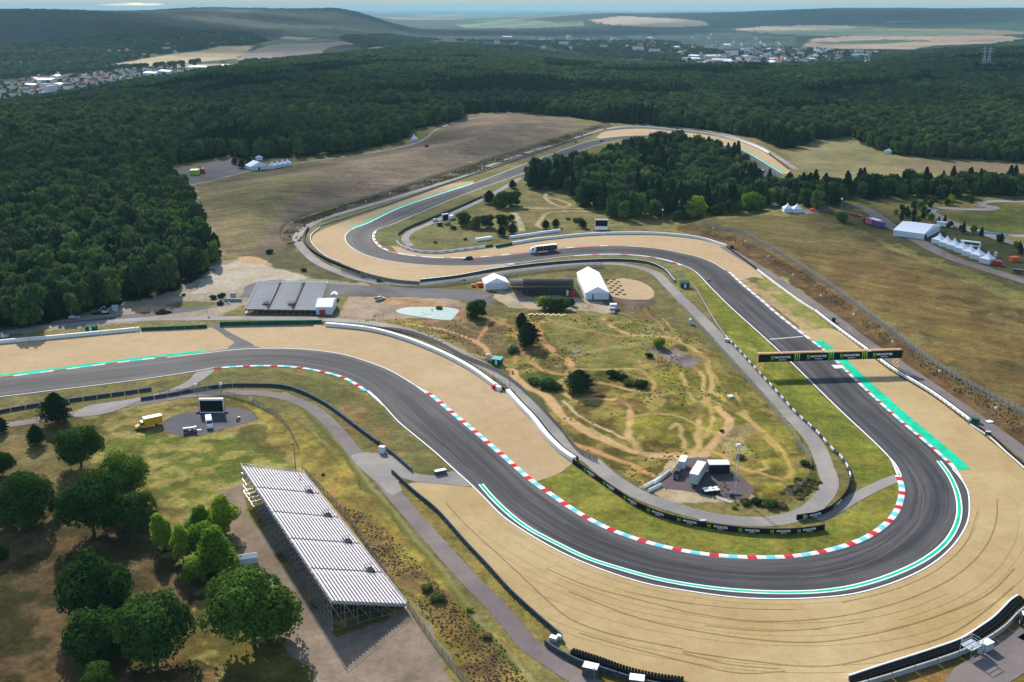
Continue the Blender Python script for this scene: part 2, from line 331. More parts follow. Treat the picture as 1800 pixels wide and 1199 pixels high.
def sheet(name, line, z, matn, holes=(), kind='structure', label=None, hfun=False):
    rings = [[Vector((p[0], p[1], 0)) for p in line]]+[[Vector((p[0], p[1], 0)) for p in h] for h in holes]
    tri = tessellate_polygon(rings); vs = [v for r in rings for v in r]
    if hfun:
        hz = height([v.x for v in vs], [v.y for v in vs])
    else: hz = [0]*len(vs)
    me = bpy.data.meshes.new(name); me.from_pydata([(v.x, v.y, z+hz[i]) for i, v in enumerate(vs)], [], [t for t in tri])
    me.materials.append(M[matn]); me.update()
    nn = sum(p.normal.z*p.area for p in me.polygons)
    if nn < 0: me.flip_normals()
    # orient each face up
    import bmesh
    bm = bmesh.new(); bm.from_mesh(me)
    for f_ in bm.faces:
        f_.normal_update()
        if f_.normal.z < 0: f_.normal_flip()
    bm.to_mesh(me); bm.free()
    return link(name, me, kind=kind, label=label)
def strip(name, line, w, z, matn, parent=None, follow=False, kind='structure', flat_end=True):
    L = offset(line, w/2); Rr = offset(line, -w/2); vs = []; fs = []
    hz = height([p.x for p in line], [p.y for p in line]) if follow else [0]*len(line)
    for i, (a, b) in enumerate(zip(L, Rr)): vs += [(a.x, a.y, z+hz[i]), (b.x, b.y, z+hz[i])]
    for i in range(len(line)-1): fs.append((2*i, 2*i+1, 2*i+3, 2*i+2))
    me = bpy.data.meshes.new(name); me.from_pydata(vs, [], fs); me.materials.append(M[matn]); me.update()
    return link(name, me, parent, kind=kind)
# ================================================================ layout traced from the photograph (photo pixels on the terrain)
E1a = [(-80,706),(0,698),(100,686),(200,674),(300,660),(347,652.6),(377,647),(434,643),(500,643),(550,649),(600,661),(622,671),(646,687),(670,709),(700,742),(733.5,770),(767,798),(800,828),(830,855),(853,878),(883,908),(926.7,938),(983,970),(1033,992.7),(1100,1016.7),(1150,1030),(1200,1038.5),(1250,1046),(1300,1051.7),(1366.7,1054),(1433,1052),(1500,1045),(1566.7,1026.7),(1626.7,1000),(1666.7,970),(1693,936.7),(1703,913),(1705,886.7),(1701.7,863),(1692,845),(1675,825),(1650,800),(1567,728.7),(1500,667),(1453.6,622),(1423.6,599),(1367,555),(1333.5,526),(1300,497.8),(1275,475),(1253,461.7),(1226.7,451.7),(1200,445.5),(1150.6,436.5),(1100.5,433),(1050.5,433),(967,439),(927,444),(883.6,449),(833.6,453.2),(800,454),(750,452.4),(700,446),(673.4,437.5),(660,427),(655,417),(659,407),(671,401),(683,397.5),(733,376.5),(800,348.7),(867,323.7),(933.7,300),(983.7,280),(1034,260.5),(1084,247.5),(1117,244),(1167,243),(1215,251),(1255,266),(1290,284),(1333,311),(1360,322)]
E2a = [(-80,673),(0,665),(100,652.6),(200,639.6),(293.6,628.6),(361,621),(417,614.5),(484,612.5),(540,614.5),(600,622.5),(640,633.6),(680,648.6),(713.5,667),(750,692),(800,733.7),(840,767),(876,798.5),(933,848),(966.7,871.7),(1000,895),(1043,920),(1083,938),(1133,955),(1200,971),(1266.7,980),(1333,983),(1400,980.5),(1466.7,968.5),(1516.7,952),(1550,933),(1576.7,907),(1588,880),(1590,857),(1583,836.7),(1573,816.7),(1557,798.7),(1533.7,775.4),(1483.6,728.7),(1433.6,680),(1390,637),(1333.5,585),(1283.4,540),(1250,506.8),(1220,476.7),(1200,466.7),(1174,457.8),(1134,450.3),(1084,447),(1034,448),(983.7,452.3),(933.7,459.6),(867,466),(800,468),(733.5,465.3),(676.7,457.6),(643,448.6),(620,437),(607.5,424),(608,412),(620,402.5),(643,394),(700,367),(767,343.7),(833.6,322),(900,297),(967,272),(1034,248.6),(1067,242),(1100.5,239),(1150.6,237.6),(1190,238),(1233,245),(1267,253.6),(1300,262),(1333.5,280),(1376,306)]
E1 = spline(PXY(E1a), 2.5); E2 = spline(PXY(E2a), 2.5)
def px_line(pts, step=2.5, closed=False): return spline(PXY(pts), step, closed)
def px_poly(pts, step=4): return spline(PXY(pts), step, True)
def sub(line, a, b):
    """piece of a traced line between the points nearest to two photo pixels"""
    A = P(*a).xy; B = P(*b).xy; i = min(range(len(line)), key=lambda k: (line[k]-A).length); j = min(range(len(line)), key=lambda k: (line[k]-B).length)
    return line[i:j+1] if i < j else line[j:i+1]
# ---------------------------------------------------------------- painted zones of the one ground sheet
LFpx = [(500,438),(498,408),(515,390),(560,368),(640,345),(760,308),(900,262),(1030,222),(1000,205),(890,197),(810,210),(745,250),(600,280),(450,306),(325,330),(352,395),(385,445),(440,452)]
FOREST = [(-420,640),(-200,602),(0,582),(60,575),(120,562),(165,548),(225,530),(290,517),(345,493),(386,458),(376,430),(350,395),(330,350),(308,320),(285,303),(270,296),(300,290),(390,276),(405,271),(432,283),(520,277),(600,270),(700,250),(716,240),(724,228),(806,211),(815,200),(890,197),(1000,205),(1060,214),(1120,219),(1230,226),(1330,243),(1372,263),(1392,263),(1440,246),(1495,240),(1512,252),(1560,270),(1620,278),(1800,286),(2150,300),(2350,200),(2300,70),(1800,72),(1700,86),(1560,100),(1500,112),(1400,118),(1300,120),(1200,118),(1100,112),(1000,100),(900,82),(790,76),(700,80),(680,88),(600,99),(540,104),(430,110),(410,122),(340,132),(230,150),(150,168),(60,176),(0,184),(-300,195),(-500,220)]
FAR2 = [(640,86),(700,76),(790,70),(900,76),(1100,104),(1200,112),(1320,112),(1330,100),(1240,88),(1180,74),(1040,60),(900,56),(760,56),(680,62),(600,66)]
HILL_L = [(-300,120),(0,118),(60,124),(170,118),(240,108),(330,96),(420,82),(470,74),(440,58),(300,50),(150,66),(0,84),(-300,84)]
def wfwd(p): return PXY(p)
FORp = wfwd(FOREST); FAR2p = wfwd(FAR2)
az = np.concatenate([np.linspace(-62, -33, 30)[:-1], np.linspace(-33, 33, 661), np.linspace(33, 62, 30)[1:]])*math.pi/180
rr = np.concatenate([np.geomspace(40, 150, 40)[:-1], np.geomspace(150, 1400, 760)[:-1], np.geomspace(1400, 7000, 380)[:-1], np.geomspace(7000, 70000, 220)])
A_, D_ = np.meshgrid(az, rr); gx = (D_*np.sin(A_)).ravel(); gy = (D_*np.cos(A_)).ravel(); gz = height(gx, gy); gd = D_.ravel()
col = np.zeros((gx.size, 3)); alp = np.ones(gx.size)
def noisemix(c0, c1, s, x, y, sharp=3): 
    k = np.clip((fbm(x/s, y/s, 4)-.5)*sharp+.5, 0, 1)[:, None]; return np.array(c0)*(1-k)+np.array(c1)*k
col[:] = noisemix(C(140,128,78), C(118,112,66), 25, gx, gy)
farm = gd > 1450; col[farm] = noisemix(C(26,46,38), C(40,62,48), 300, gx[farm], gy[farm])
# patchwork farmland far away
ff = gd > 7500
cx = np.floor((gx+gy*.35)/1300+.6*fbm(gx/2500, gy/2500)); cy = np.floor((gy-gx*.2)/2300+.8*fbm(gx/3000+9, gy/3000))
hsh = _G[(cx.astype(int)*7) & 255, (cy.astype(int)*13) & 255]
pal = np.array([C(60,95,72), C(190,172,132), C(95,130,88), C(45,75,62), C(165,150,120), C(45,78,64), C(120,140,100)])
fcol = pal[(hsh*6.99).astype(int)]; col[ff] = fcol[ff]
fcol *= 1; col[ff] *= .75; woods = ff & (fbm(gx/1600+3, gy/2600) > .47); col[woods] = C(36,60,52)  # farmland colours dimmed to stand in for overcast shade on the plain
rdg = (gd > 5200) & (gd < 17000) & (gz > 8); col[rdg] = noisemix(C(24, 44, 36), C(44, 66, 50), 260, gx[rdg], gy[rdg])
warpx = (fbm(gx/9, gy/9, 3)-.5); warpy = (fbm(gx/9+40, gy/9+7, 3)-.5)
def paint(pts, c, warp=4.0, c2=None, s=15, a=None, strength=1.0, world=False, sharp=3):
    poly = np.asarray(pts) if world else PXY(pts)
    m_ = pip(gx+warpx*warp*2, gy+warpy*warp*2, poly)
    if not m_.any(): return
    cc = noisemix(c, c2, s, gx[m_], gy[m_], sharp) if c2 is not None else np.array(c)[None]
    st_ = strength if np.isscalar(strength) else strength[m_][:, None]
    col[m_] = col[m_]*(1-st_)+cc*st_
    if a is not None: alp[m_] = a
def paint_line(pts, w, c, warp=.6, soft=1.2, strength=1.0, a=.2, world=None):
    line = px_line(pts, 4) if world is None else world
    L = np.array([tuple(p) for p in line]); x0, y0 = L.min(0)-w-4; x1, y1 = L.max(0)+w+4
    m_ = np.flatnonzero((gx > x0) & (gx < x1) & (gy > y0) & (gy < y1)); x = gx[m_]+warpx[m_]*warp*2; y = gy[m_]+warpy[m_]*warp*2
    d = dseg(x, y, L); k = strength*(1-sstep((d-w/2)/soft+.5))*np.clip(.35+1.3*fbm(gx[m_]/5, gy[m_]/5, 3), .35, 1); k = k[:, None]
    col[m_] = col[m_]*(1-k)+np.array(c)*k; alp[m_] = alp[m_]*(1-k[:, 0])+a*k[:, 0]
# woodland floors
paint(FOREST, C(34,48,30), 6, C(44,60,38), 60)
far_for = (gd > 3000) & pip(gx, gy, FORp); col[far_for] = C(30,50,42)
paint(FAR2, C(32,54,50), 30, C(44,66,58), 300); paint(HILL_L, C(38,60,50), 20, C(55,78,62), 160)
# far fields and clearings
paint([(180,115),(230,108),(330,92),(390,81),(445,81),(430,93),(415,103),(330,111),(250,117),(190,120)], C(205,182,140), 8, C(190,168,128), 120, .2)
paint([(418,104),(428,93),(470,80),(560,75),(600,73),(645,78),(680,84),(640,92),(570,99),(480,107),(425,111)], C(172,156,142), 8, C(160,145,130), 120, .2)
paint([(566,90),(600,79),(640,78),(650,84),(610,93),(570,97)], C(42,60,50), 6)
paint([(455,79),(480,70),(560,68),(600,70),(560,74),(500,77)], C(92,130,92), 8); paint([(478,68),(500,64),(560,67),(540,69)], C(190,172,150), 6)
paint([(652,72),(665,64),(680,66),(678,72),(655,74)], C(105,150,95), 5)
paint([(294,55),(300,51),(345,54),(350,60),(315,62)], C(190,172,140), 6)
paint([(700,92),(790,84),(900,96),(980,118),(960,127),(860,120),(780,104)], C(62,92,58), 25, C(80,112,68), 40)
paint([(1030,35),(1100,28),(1200,33),(1240,38),(1250,45),(1180,48),(1060,42)], C(205,185,170), 60, C(190,170,150), 500, .2)
paint([(1290,50),(1420,44),(1500,46),(1510,52),(1420,56),(1300,54)], C(185,168,145), 40, a=.2)
paint([(1300,56),(1500,50),(1700,56),(1780,64),(1600,66),(1420,62)], C(120,132,102), 40, C(90,112,92), 400, .4)
paint([(1410,82),(1430,68),(1500,64),(1620,64),(1730,62),(1800,68),(1800,74),(1640,80),(1600,87),(1500,86),(1440,84)], C(188,165,142), 30, C(160,140,122), 300, .2)
paint([(1420,75),(1500,72),(1640,72),(1560,77),(1450,78)], C(85,110,90), 30)
paint([(800,43),(900,36),(1020,38),(1030,44),(900,50),(820,50)], C(150,165,130), 60, C(90,120,100), 500)
# villages: pale ground between the trees
paint([(-50,178),(0,150),(80,130),(180,126),(300,116),(345,118),(340,128),(230,140),(150,158),(60,170)], C(92,96,84), 20, C(60,76,62), 60)
paint([(1190,118),(1230,98),(1340,84),(1420,88),(1560,92),(1500,104),(1400,114),(1340,118)], C(108,112,110), 30, C(66,84,78), 80)
paint([(1100,62),(1300,58),(1400,66),(1400,80),(1200,90),(1120,80)], C(70,92,90), 30, C(50,72,72), 200)
paint([(300,110),(345,113),(400,112),(440,114),(430,119),(310,121)], C(165,158,140), 6, a=.3)
# open fields
paint(LFpx, C(132,116,98), 6, C(116,98,82), 22, .75); paint([(352,395),(325,330),(450,312),(520,305),(560,320),(520,350),(470,400),(440,452),(385,445)], C(138,126,84), 16, C(120,112,72), 12, strength=.8)
paint([(600,285),(740,262),(820,240),(900,225),(980,215),(1010,222),(900,255),(760,300),(650,330)], C(140,124,104), 14, C(122,106,90), 10, strength=.7)
paint([(500,438),(498,410),(515,392),(640,347),(760,310),(900,264),(1040,221),(1065,214),(1080,222),(1040,238),(930,278),(800,315),(660,358),(560,390),(535,400),(530,425),(520,445)], C(84,76,62), 4, C(104,92,74), 8)
paint([(440,452),(500,436),(545,445),(620,478),(680,495),(640,500),(560,488),(500,470),(470,462)], C(110,104,68), 5, C(90,86,58), 8)
RFpx = [(1190,400),(1240,385),(1380,378),(1430,372),(1500,400),(1600,450),(1720,500),(1800,540),(2100,700),(2100,900),(1800,760),(1600,600),(1480,530),(1380,460),(1300,415)]
paint(RFpx, C(126,110,70), 8, C(98,86,52), 12, .8)
paint([(1400,470),(1440,440),(1560,460),(1700,520),(1800,590),(1800,720),(1700,650),(1560,560),(1460,500)], C(118,92,58), 22, C(138,116,66), 14, strength=.7)
paint([(1190,400),(1380,378),(1480,400),(1540,430),(1440,430),(1300,412)], C(106,98,58), 18, C(116,106,66), 14, strength=.7)
paint([(1190,403),(1190,396),(1300,412),(1400,470),(1500,535),(1640,640),(1800,748),(1950,850),(1950,900),(1800,800),(1700,735),(1600,662),(1520,603),(1430,533),(1350,475),(1280,437)], C(96,76,54), 3, C(122,98,66), 7)
paint_line([(1215,392),(1300,410),(1350,434),(1413,472),(1490,525),(1567,582),(1650,645),(1733,693),(1800,728),(1900,800)], 2.2, C(96,90,80), .8, 1.5, .9)
paint([(1372,262),(1440,246),(1495,240),(1512,252),(1560,270),(1800,285),(2100,300),(2100,318),(1800,316),(1600,320),(1480,322),(1400,300),(1385,275)], C(150,140,100), 6, C(128,122,84), 30, .6)
paint([(1560,283),(1800,288),(2000,296),(2000,312),(1700,306),(1600,300)], C(138,118,98), 8, strength=.7)
paint([(1700,330),(1800,327),(1900,330),(1900,345),(1700,345)], C(80,90,50), 5)
paint([(1720,310),(1800,310),(1900,312),(1900,324),(1735,322)], C(170,158,145), 4, a=.3)
paint([(1430,372),(1520,372),(1600,400),(1640,392),(1720,400),(1800,440),(1900,470),(1900,560),(1720,480),(1600,440)], C(104,98,62), 6, C(84,88,52), 12)
paint([(1665,374),(1740,368),(1800,362),(2000,360),(2000,425),(1800,420),(1740,408),(1700,395)], C(88,98,46), 4, C(110,112,58), 20)
# inside the loop of the far hairpin
paint([(700,436),(705,405),(760,383),(860,335),(930,300),(1050,385),(1180,395),(1180,412),(1000,415),(860,436),(760,442)], C(132,124,80), 3, C(112,108,66), 12)
paint([(660,430),(668,402),(760,375),(930,305),(990,283),(1000,292),(900,328),(760,385),(700,410),(700,436)], C(126,126,78), 2, C(112,114,68), 14)
paint([(950,345),(1010,350),(1040,370),(1050,388),(930,400),(920,380)], C(142,122,84), 6, C(120,112,66), 10)
for q, w in (([(1050,368),(1000,366),(960,366),(915,366)], 2.2), ([(985,335),(965,338),(958,345),(968,356),(990,364),(1003,360),(985,352),(960,346)], 2.5), ([(1060,373),(1000,371),(965,374),(950,388),(945,397),(960,402)], 2.5), ([(905,375),(915,395),(918,405)], 4)): paint_line(q, w, C(190,175,135))
# grass around the hairpins
paint([(690,432),(760,444),(860,440),(880,470),(940,462),(1050,450),(1130,452),(1200,468),(1212,498),(1186,492),(1150,465),(1080,458),(1000,461),(870,475),(800,486)], C(138,132,88), 2, C(118,118,74), 12)
paint([(1205,470),(1250,510),(1340,590),(1440,690),(1560,800),(1588,850),(1588,885),(1550,930),(1460,966),(1340,980),(1200,966),(1080,930),(1000,890),(950,845),(1005,815),(1060,845),(1150,895),(1300,930),(1450,928),(1520,870),(1490,805),(1380,700),(1300,620),(1225,505)], C(142,138,62), 2, C(120,124,50), 9)
paint([(1205,470),(1250,510),(1340,590),(1440,690),(1540,790),(1500,800),(1380,700),(1300,620),(1225,505)], C(142,144,58), 2, C(116,122,48), 8, strength=.75)
paint([(1250,600),(1290,590),(1340,610),(1330,625),(1270,610)], C(176,165,90), 8, strength=.5)
paint([(1385,490),(1440,540),(1462,572),(1420,585),(1370,548),(1330,500),(1335,478)], C(178,158,108), 3, C(140,140,70), 7, .8)
paint([(1290,478),(1330,500),(1400,560),(1470,610),(1520,625),(1500,640),(1423,590),(1300,495)], C(184,158,118), 2)
# motocross infield
INF = [(560,560),(700,548),(760,520),(880,545),(960,530),(1010,535),(1140,540),(1190,555),(1240,610),(1340,700),(1400,770),(1440,830),(1420,870),(1340,890),(1240,880),(1120,850),(1030,790),(960,730),(900,660),(800,610),(700,572)]
paint(INF, C(156,138,76), 5, C(104,94,50), 6, sharp=6); paint([(880,475),(1080,468),(1140,480),(1180,520),(1220,580),(1150,590),(1060,560),(960,550),(870,560),(830,520)], C(128,118,76), 5, C(112,106,66), 9)
paint([(960,560),(1070,545),(1180,570),(1170,620),(1100,650),(1010,640),(980,600)], C(150,138,84), 8, C(128,124,66), 8)
paint([(1150,700),(1180,640),(1260,650),(1340,730),(1400,800),(1420,850),(1350,880),(1320,810),(1260,790),(1190,795),(1110,770),(1110,700)], C(150,142,60), 14, C(118,116,50), 5, sharp=5, strength=.8)
paint([(880,690),(940,650),(1000,660),(1000,700),(960,720),(930,715)], C(112,110,56), 5, C(90,96,44), 6); paint([(930,655),(990,650),(995,680),(960,690)], C(78,92,40), 4)
paint([(790,545),(870,560),(900,600),(880,640),(800,600),(740,570)], C(112,98,66), 6, C(132,112,76), 7)
paint([(1040,655),(1090,650),(1130,665),(1150,680),(1110,690),(1060,680)], C(104,96,46), 4, C(84,92,40), 5)
paint([(1270,760),(1300,740),(1330,760),(1330,800),(1270,800)], C(170,150,110), 6, strength=.7)
TR = [([(800,532),(860,560),(838,600),(858,618),(858,622)], 2.0, C(206,160,118)),
 ([(712,568),(745,573),(790,583),(830,597),(850,612),(860,625)], 2.4, C(214,176,138)), ([(938,568),(948,585),(960,603),(978,620),(1000,632),(1008,648)], 4.2, C(206,160,122)),
 ([(1008,648),(990,658),(955,650),(930,628),(905,612)], 3.2, C(190,160,112)), ([(900,650),(925,680),(960,700),(1000,740),(1040,765),(1090,785),(1140,800),(1180,804),(1235,800),(1255,780),(1275,760),(1280,735),(1260,715)], 4.2, C(216,184,142)),
 ([(1010,650),(1050,650),(1090,648),(1130,652),(1150,668),(1152,680),(1140,688),(1110,686),(1060,676),(1030,665)], 2.6, C(196,172,118)),
 ([(985,690),(1010,705),(1050,700),(1080,702),(1105,715),(1112,740),(1108,770),(1125,790)], 3.2, C(212,184,130)), ([(985,690),(988,670),(1000,655)], 2.6, C(190,168,112)),
 ([(985,705),(1020,730),(1060,752),(1100,772)], 1.4, C(220,205,165)), ([(1000,735),(1050,762),(1098,786)], 1.4, C(216,198,155)),
 ([(1060,560),(1110,590),(1170,592),(1230,620),(1245,650),(1252,690),(1235,710),(1228,750),(1230,785),(1215,798)], 2.8, C(208,184,126)),
 ([(1195,640),(1225,650),(1240,690),(1252,740),(1240,770)], 2.0, C(206,184,124)), ([(1260,690),(1290,715),(1320,745),(1345,765),(1380,800),(1390,825),(1370,850)], 2.6, C(206,184,112)),
 ([(1200,655),(1215,690),(1230,720)], 2.2, C(200,178,120)), ([(1280,792),(1310,800),(1345,812),(1350,822),(1320,830),(1296,822)], 2.0, C(190,172,104)), ([(1180,755),(1190,745),(1205,775),(1200,790)], 2.0, C(200,180,130)),
 ([(700,555),(790,566),(850,585),(900,590)], 2.0, C(160,132,96)), ([(900,560),(930,545),(1000,555),(1060,545),(1130,560)], 1.6, C(150,136,88))]
TR += [([(1010,780),(1060,800),(1110,820),(1150,835)], 3.0, C(206,164,118)), ([(900,655),(880,640),(850,628),(800,612)], 2.2, C(200,160,120)), ([(1130,700),(1180,690),(1240,700),(1300,730)], 1.6, C(200,176,120)), ([(1100,735),(1150,725),(1200,735),(1250,760),(1300,775)], 1.6, C(200,176,120)),
 ([(960,560),(1000,575),(1050,585),(1110,590)], 1.6, C(190,164,116)), ([(1000,625),(1060,615),(1120,600)], 1.4, C(186,164,110)), ([(1190,800),(1230,790),(1270,800),(1320,830),(1370,840)], 2.0, C(200,172,112)), ([(1290,690),(1310,730),(1345,770),(1370,800)], 1.5, C(200,176,116)), ([(1130,540),(1170,580),(1190,600)], 1.5, C(180,160,110)), ([(860,560),(900,575),(915,600),(905,640)], 1.8, C(190,150,112)), ([(1165,560),(1200,600),(1240,640),(1275,690)], 1.6, C(186,168,110))]
for q, w, c_ in TR: paint_line(q, w*.72, (c_[0]*1.0, c_[1]*.88, c_[2]*.76), 1.6)
for k_ in range(70):
    bx, by = random.uniform(900, 1400), random.uniform(550, 870); w_ = random.uniform(8, 26); poly_ = [(bx+w_*math.cos(t)*random.uniform(.6, 1.3), by+w_*.5*math.sin(t)*random.uniform(.6, 1.3)) for t in np.linspace(0, 6.28, 9)[:-1]]
    if pip(np.array([P(bx, by).x]), np.array([P(bx, by).y]), BMX)[0]: paint(poly_, random.choice([C(112,108,52), C(96,96,46), C(168,146,84), C(150,122,74), C(128,98,62)]), 3, strength=.65)
paint([(620,520),(700,523),(790,527),(830,540),(800,548),(760,556),(700,560),(640,565),(590,560),(600,545),(610,530)], C(186,162,138), 4, C(160,140,122), 8, .5)
paint([(655,527),(700,526),(770,530),(790,538),(740,540),(680,535)], C(198,160,118), 3, C(170,130,96), 6, .5); paint([(790,540),(830,545),(820,560),(770,568),(745,562)], C(150,104,78), 4, C(176,138,108), 5, .5)
paint([(866,510),(905,512),(940,520),(1010,522),(1045,530),(1080,528),(1085,540),(1060,552),(1010,545),(950,545),(900,540),(865,522)], C(196,176,150), 4, C(178,160,138), 9, .5)
paint([(1060,520),(1140,525),(1150,532),(1110,548),(1070,545)], C(124,108,92), 4, C(100,84,70), 6, .6)
paint([(1125,860),(1160,835),(1200,800),(1245,805),(1290,830),(1320,870),(1290,885),(1220,885),(1150,870)], C(196,176,144), 3, C(184,162,130), 8, .4)
paint([(1150,616),(1195,610),(1230,640),(1210,648),(1180,640)], C(150,138,130), 4, C(130,118,108), 6, .4)
# dirt yard behind the far stand
paint([(385,445),(400,460),(440,452),(475,462),(500,475),(560,490),(640,500),(640,506),(560,505),(470,496),(440,505),(430,535),(380,560),(200,570),(0,590),(-100,600),(-100,590),(0,580),(120,562),(225,532),(290,517),(345,493),(386,458),(345,380),(318,325),(340,325),(365,400)], C(176,162,140), 5, C(158,146,128), 14, .5)
paint([(380,470),(430,458),(490,470),(540,488),(480,494),(420,505),(360,515),(330,515),(360,495)], C(200,190,168), 5, C(188,172,148), 10, .4); paint([(420,452),(440,450),(470,460),(455,468),(430,462)], C(205,170,124), 4)
paint([(225,545),(260,535),(290,540),(270,552),(235,556)], C(196,160,126), 3); paint([(290,535),(350,528),(380,535),(330,545)], C(110,112,66), 4)
# lower left meadow, bank and stand yard
LM = [(-60,720),(0,716),(120,700),(260,690),(300,700),(440,700),(520,735),(560,760),(600,800),(640,845),(700,920),(800,1040),(900,1150),(960,1230),(-200,1230),(-200,720)]
paint(LM, C(156,140,84), 3, C(106,98,52), 5, sharp=6); paint([(0,700),(270,675),(360,655),(480,650),(600,672),(700,745),(770,805),(760,830),(600,712),(480,690),(300,700),(0,735)], C(128,118,74), 3, C(108,106,62), 10)
paint([(600,690),(680,760),(720,800),(700,830),(640,790),(590,720)], C(146,122,80), 5, C(120,106,64), 7)
paint([(0,745),(150,745),(250,790),(200,860),(60,860),(-50,860)], C(128,112,74), 8, C(108,98,58), 9); paint([(170,770),(420,760),(520,830),(430,830),(420,900),(300,880),(190,830)], C(164,152,84), 8, C(108,114,48), 5, sharp=6)
paint([(-100,860),(120,860),(260,930),(330,1010),(360,1199),(-100,1230)], C(118,96,66), 8, C(78,72,42), 6, sharp=6); paint([(420,1100),(560,1150),(600,1230),(380,1230)], C(126,116,54), 7, C(100,92,50), 7)
paint([(430,705),(520,735),(560,762),(600,802),(640,850),(700,925),(800,1045),(900,1150),(960,1230),(830,1230),(740,1090),(640,950),(560,850),(500,790)], C(164,146,72), 3, C(134,118,62), 6, sharp=5)
paint([(600,890),(640,900),(700,960),(760,1030),(860,1120),(930,1230),(850,1230),(770,1110),(680,1000),(620,940)], C(120,96,66), 5, C(150,124,70), 4); paint([(560,810),(600,850),(640,905),(610,900),(570,850)], C(160,118,76), 5, strength=.5)
paint([(380,860),(425,850),(440,905),(520,1020),(600,1115),(715,1075),(740,1090),(830,1240),(560,1240),(520,1150),(440,1000),(400,930)], C(156,138,120), 4, C(140,122,106), 8, .4)
paint([(560,1150),(700,1100),(780,1230),(600,1230)], C(134,116,102), 8, C(160,140,122), 6, .4, .6)
paint_line([(500,690),(545,715),(600,780),(640,840),(690,900),(760,985),(840,1090),(900,1160),(960,1220)], 1.2, C(176,160,110), .8, 1.2, .8)
paint_line([(512,700),(560,745),(612,810),(650,860),(700,918),(770,1005),(850,1110),(905,1175)], 1.8, C(92,104,44), 1.0, 1.5, .7)
paint_line([(345,690),(420,702),(470,722),(520,740),(560,775),(590,812)], 1.4, C(92,100,48), .8, 1.2, .8)
paint_line([(720,1070),(760,1130),(800,1180),(840,1230)], 1.8, C(140,128,86), .8, 1.2, .8)
paint([(690,835),(720,850),(770,905),(830,970),(900,1050),(985,1125),(960,1130),(900,1085),(800,975),(740,900)], C(150,134,76), 2, C(132,118,64), 6)
paint([(1000,1150),(1200,1205),(1500,1215),(1650,1165),(1740,1120),(1800,1075),(1900,1040),(1900,1260),(1000,1260)], C(112,104,54), 3, C(140,112,68), 5)
paint([(1710,1150),(1760,1115),(1800,1090),(1850,1080),(1850,1130),(1760,1170)], C(182,140,84), 3)
# mown / driven streaks in the open fields
for poly, ang, k in ((LFpx, .35, .42), (RFpx, -.75, .34), (LM, .9, .2)):
    m_ = pip(gx, gy, PXY(poly)); u = gx*math.cos(ang)+gy*math.sin(ang); v = -gx*math.sin(ang)+gy*math.cos(ang)
    s_ = (fbm(u[m_]/45, v[m_]/3.2, 3)-.5)*2*k+1; col[m_] *= s_[:, None]
col = np.clip(col, 0.004, .8)
me = bpy.data.meshes.new('ground'); nr, nc = len(rr), len(az); nv = nr*nc
idx = np.arange(nv).reshape(nr, nc); q = np.stack([idx[:-1, :-1], idx[:-1, 1:], idx[1:, 1:], idx[1:, :-1]], -1).reshape(-1, 4)
roughz = np.zeros(nv); fm = (gd > 2600) & (pip(gx, gy, FORp) | pip(gx, gy, FAR2p) | (gd > 6000)); roughz[fm] = (fbm(gx[fm]/40, gy[fm]/40, 2)-.5)*16*np.clip((16000-gd[fm])/9000, 0, 1)
me.vertices.add(nv); me.vertices.foreach_set('co', np.stack([gx, gy, gz+roughz], 1).ravel().astype(np.float32))
me.loops.add(len(q)*4); me.loops.foreach_set('vertex_index', q[:, ::-1].ravel().astype(np.int32))
me.polygons.add(len(q)); me.polygons.foreach_set('loop_start', np.arange(0, len(q)*4, 4, dtype=np.int32)); me.polygons.foreach_set('loop_total', np.full(len(q), 4, np.int32))
me.update(); me.validate()
ca = me.color_attributes.new('Col', 'FLOAT_COLOR', 'POINT'); ca.data.foreach_set('color', np.concatenate([col, alp[:, None]], 1).ravel().astype(np.float32))
me.polygons.foreach_set('use_smooth', np.ones(len(q), bool)); me.materials.append(M['ground']); me.update()
link('ground', me, kind='structure')
# ---------------------------------------------------------------- race track surface
def dtw(A, B):
    a = np.array([tuple(p) for p in A]); b = np.array([tuple(p) for p in B]); Dm = np.hypot(a[:, None, 0]-b[None, :, 0], a[:, None, 1]-b[None, :, 1])
    n, m_ = Dm.shape; S = np.full((n, m_), 1e18); S[0, 0] = Dm[0, 0]
    for i in range(n):
        row = S[i]; up = S[i-1] if i else None; Di = Dm[i]
        for j in range(m_):
            if i == 0 and j == 0: continue
            v = 1e18
            if i: v = up[j]
            if j: v = min(v, row[j-1])
            if i and j: v = min(v, up[j-1])
            row[j] = v+Di[j]
    i, j = n-1, m_-1; path = [(i, j)]
    while i or j:
        c_ = []
        if i and j: c_.append((S[i-1, j-1], i-1, j-1))
        if i: c_.append((S[i-1, j], i-1, j))
        if j: c_.append((S[i, j-1], i, j-1))
        _, i, j = min(c_); path.append((i, j))
    return path[::-1]
T1 = resample(E1, 5.0); T2 = resample(E2, 5.0); pth = dtw(T1, T2)
vs = [(p.x, p.y, .12) for p in T1]+[(p.x, p.y, .12) for p in T2]; n1_ = len(T1); fs = []
for (i, j), (k, l) in zip(pth, pth[1:]):
    if k > i and l > j: fs += [(i, k, n1_+j), (k, n1_+l, n1_+j)]
    elif k > i: fs.append((i, k, n1_+j))
    else: fs.append((i, n1_+l, n1_+j))
me = bpy.data.meshes.new('race_track'); me.from_pydata(vs, [], fs)
la = me.attributes.new('lane', 'FLOAT_VECTOR', 'POINT'); arc = np.zeros(len(vs)); arc[:n1_] = np.arange(n1_)*5.0
for i, j in pth: arc[n1_+j] = arc[i]
la.data.foreach_set('vector', np.stack([np.concatenate([np.zeros(n1_), np.ones(len(T2))]), arc, 0*arc], 1).ravel().astype(np.float32))
me.materials.append(M['track']); me.update()
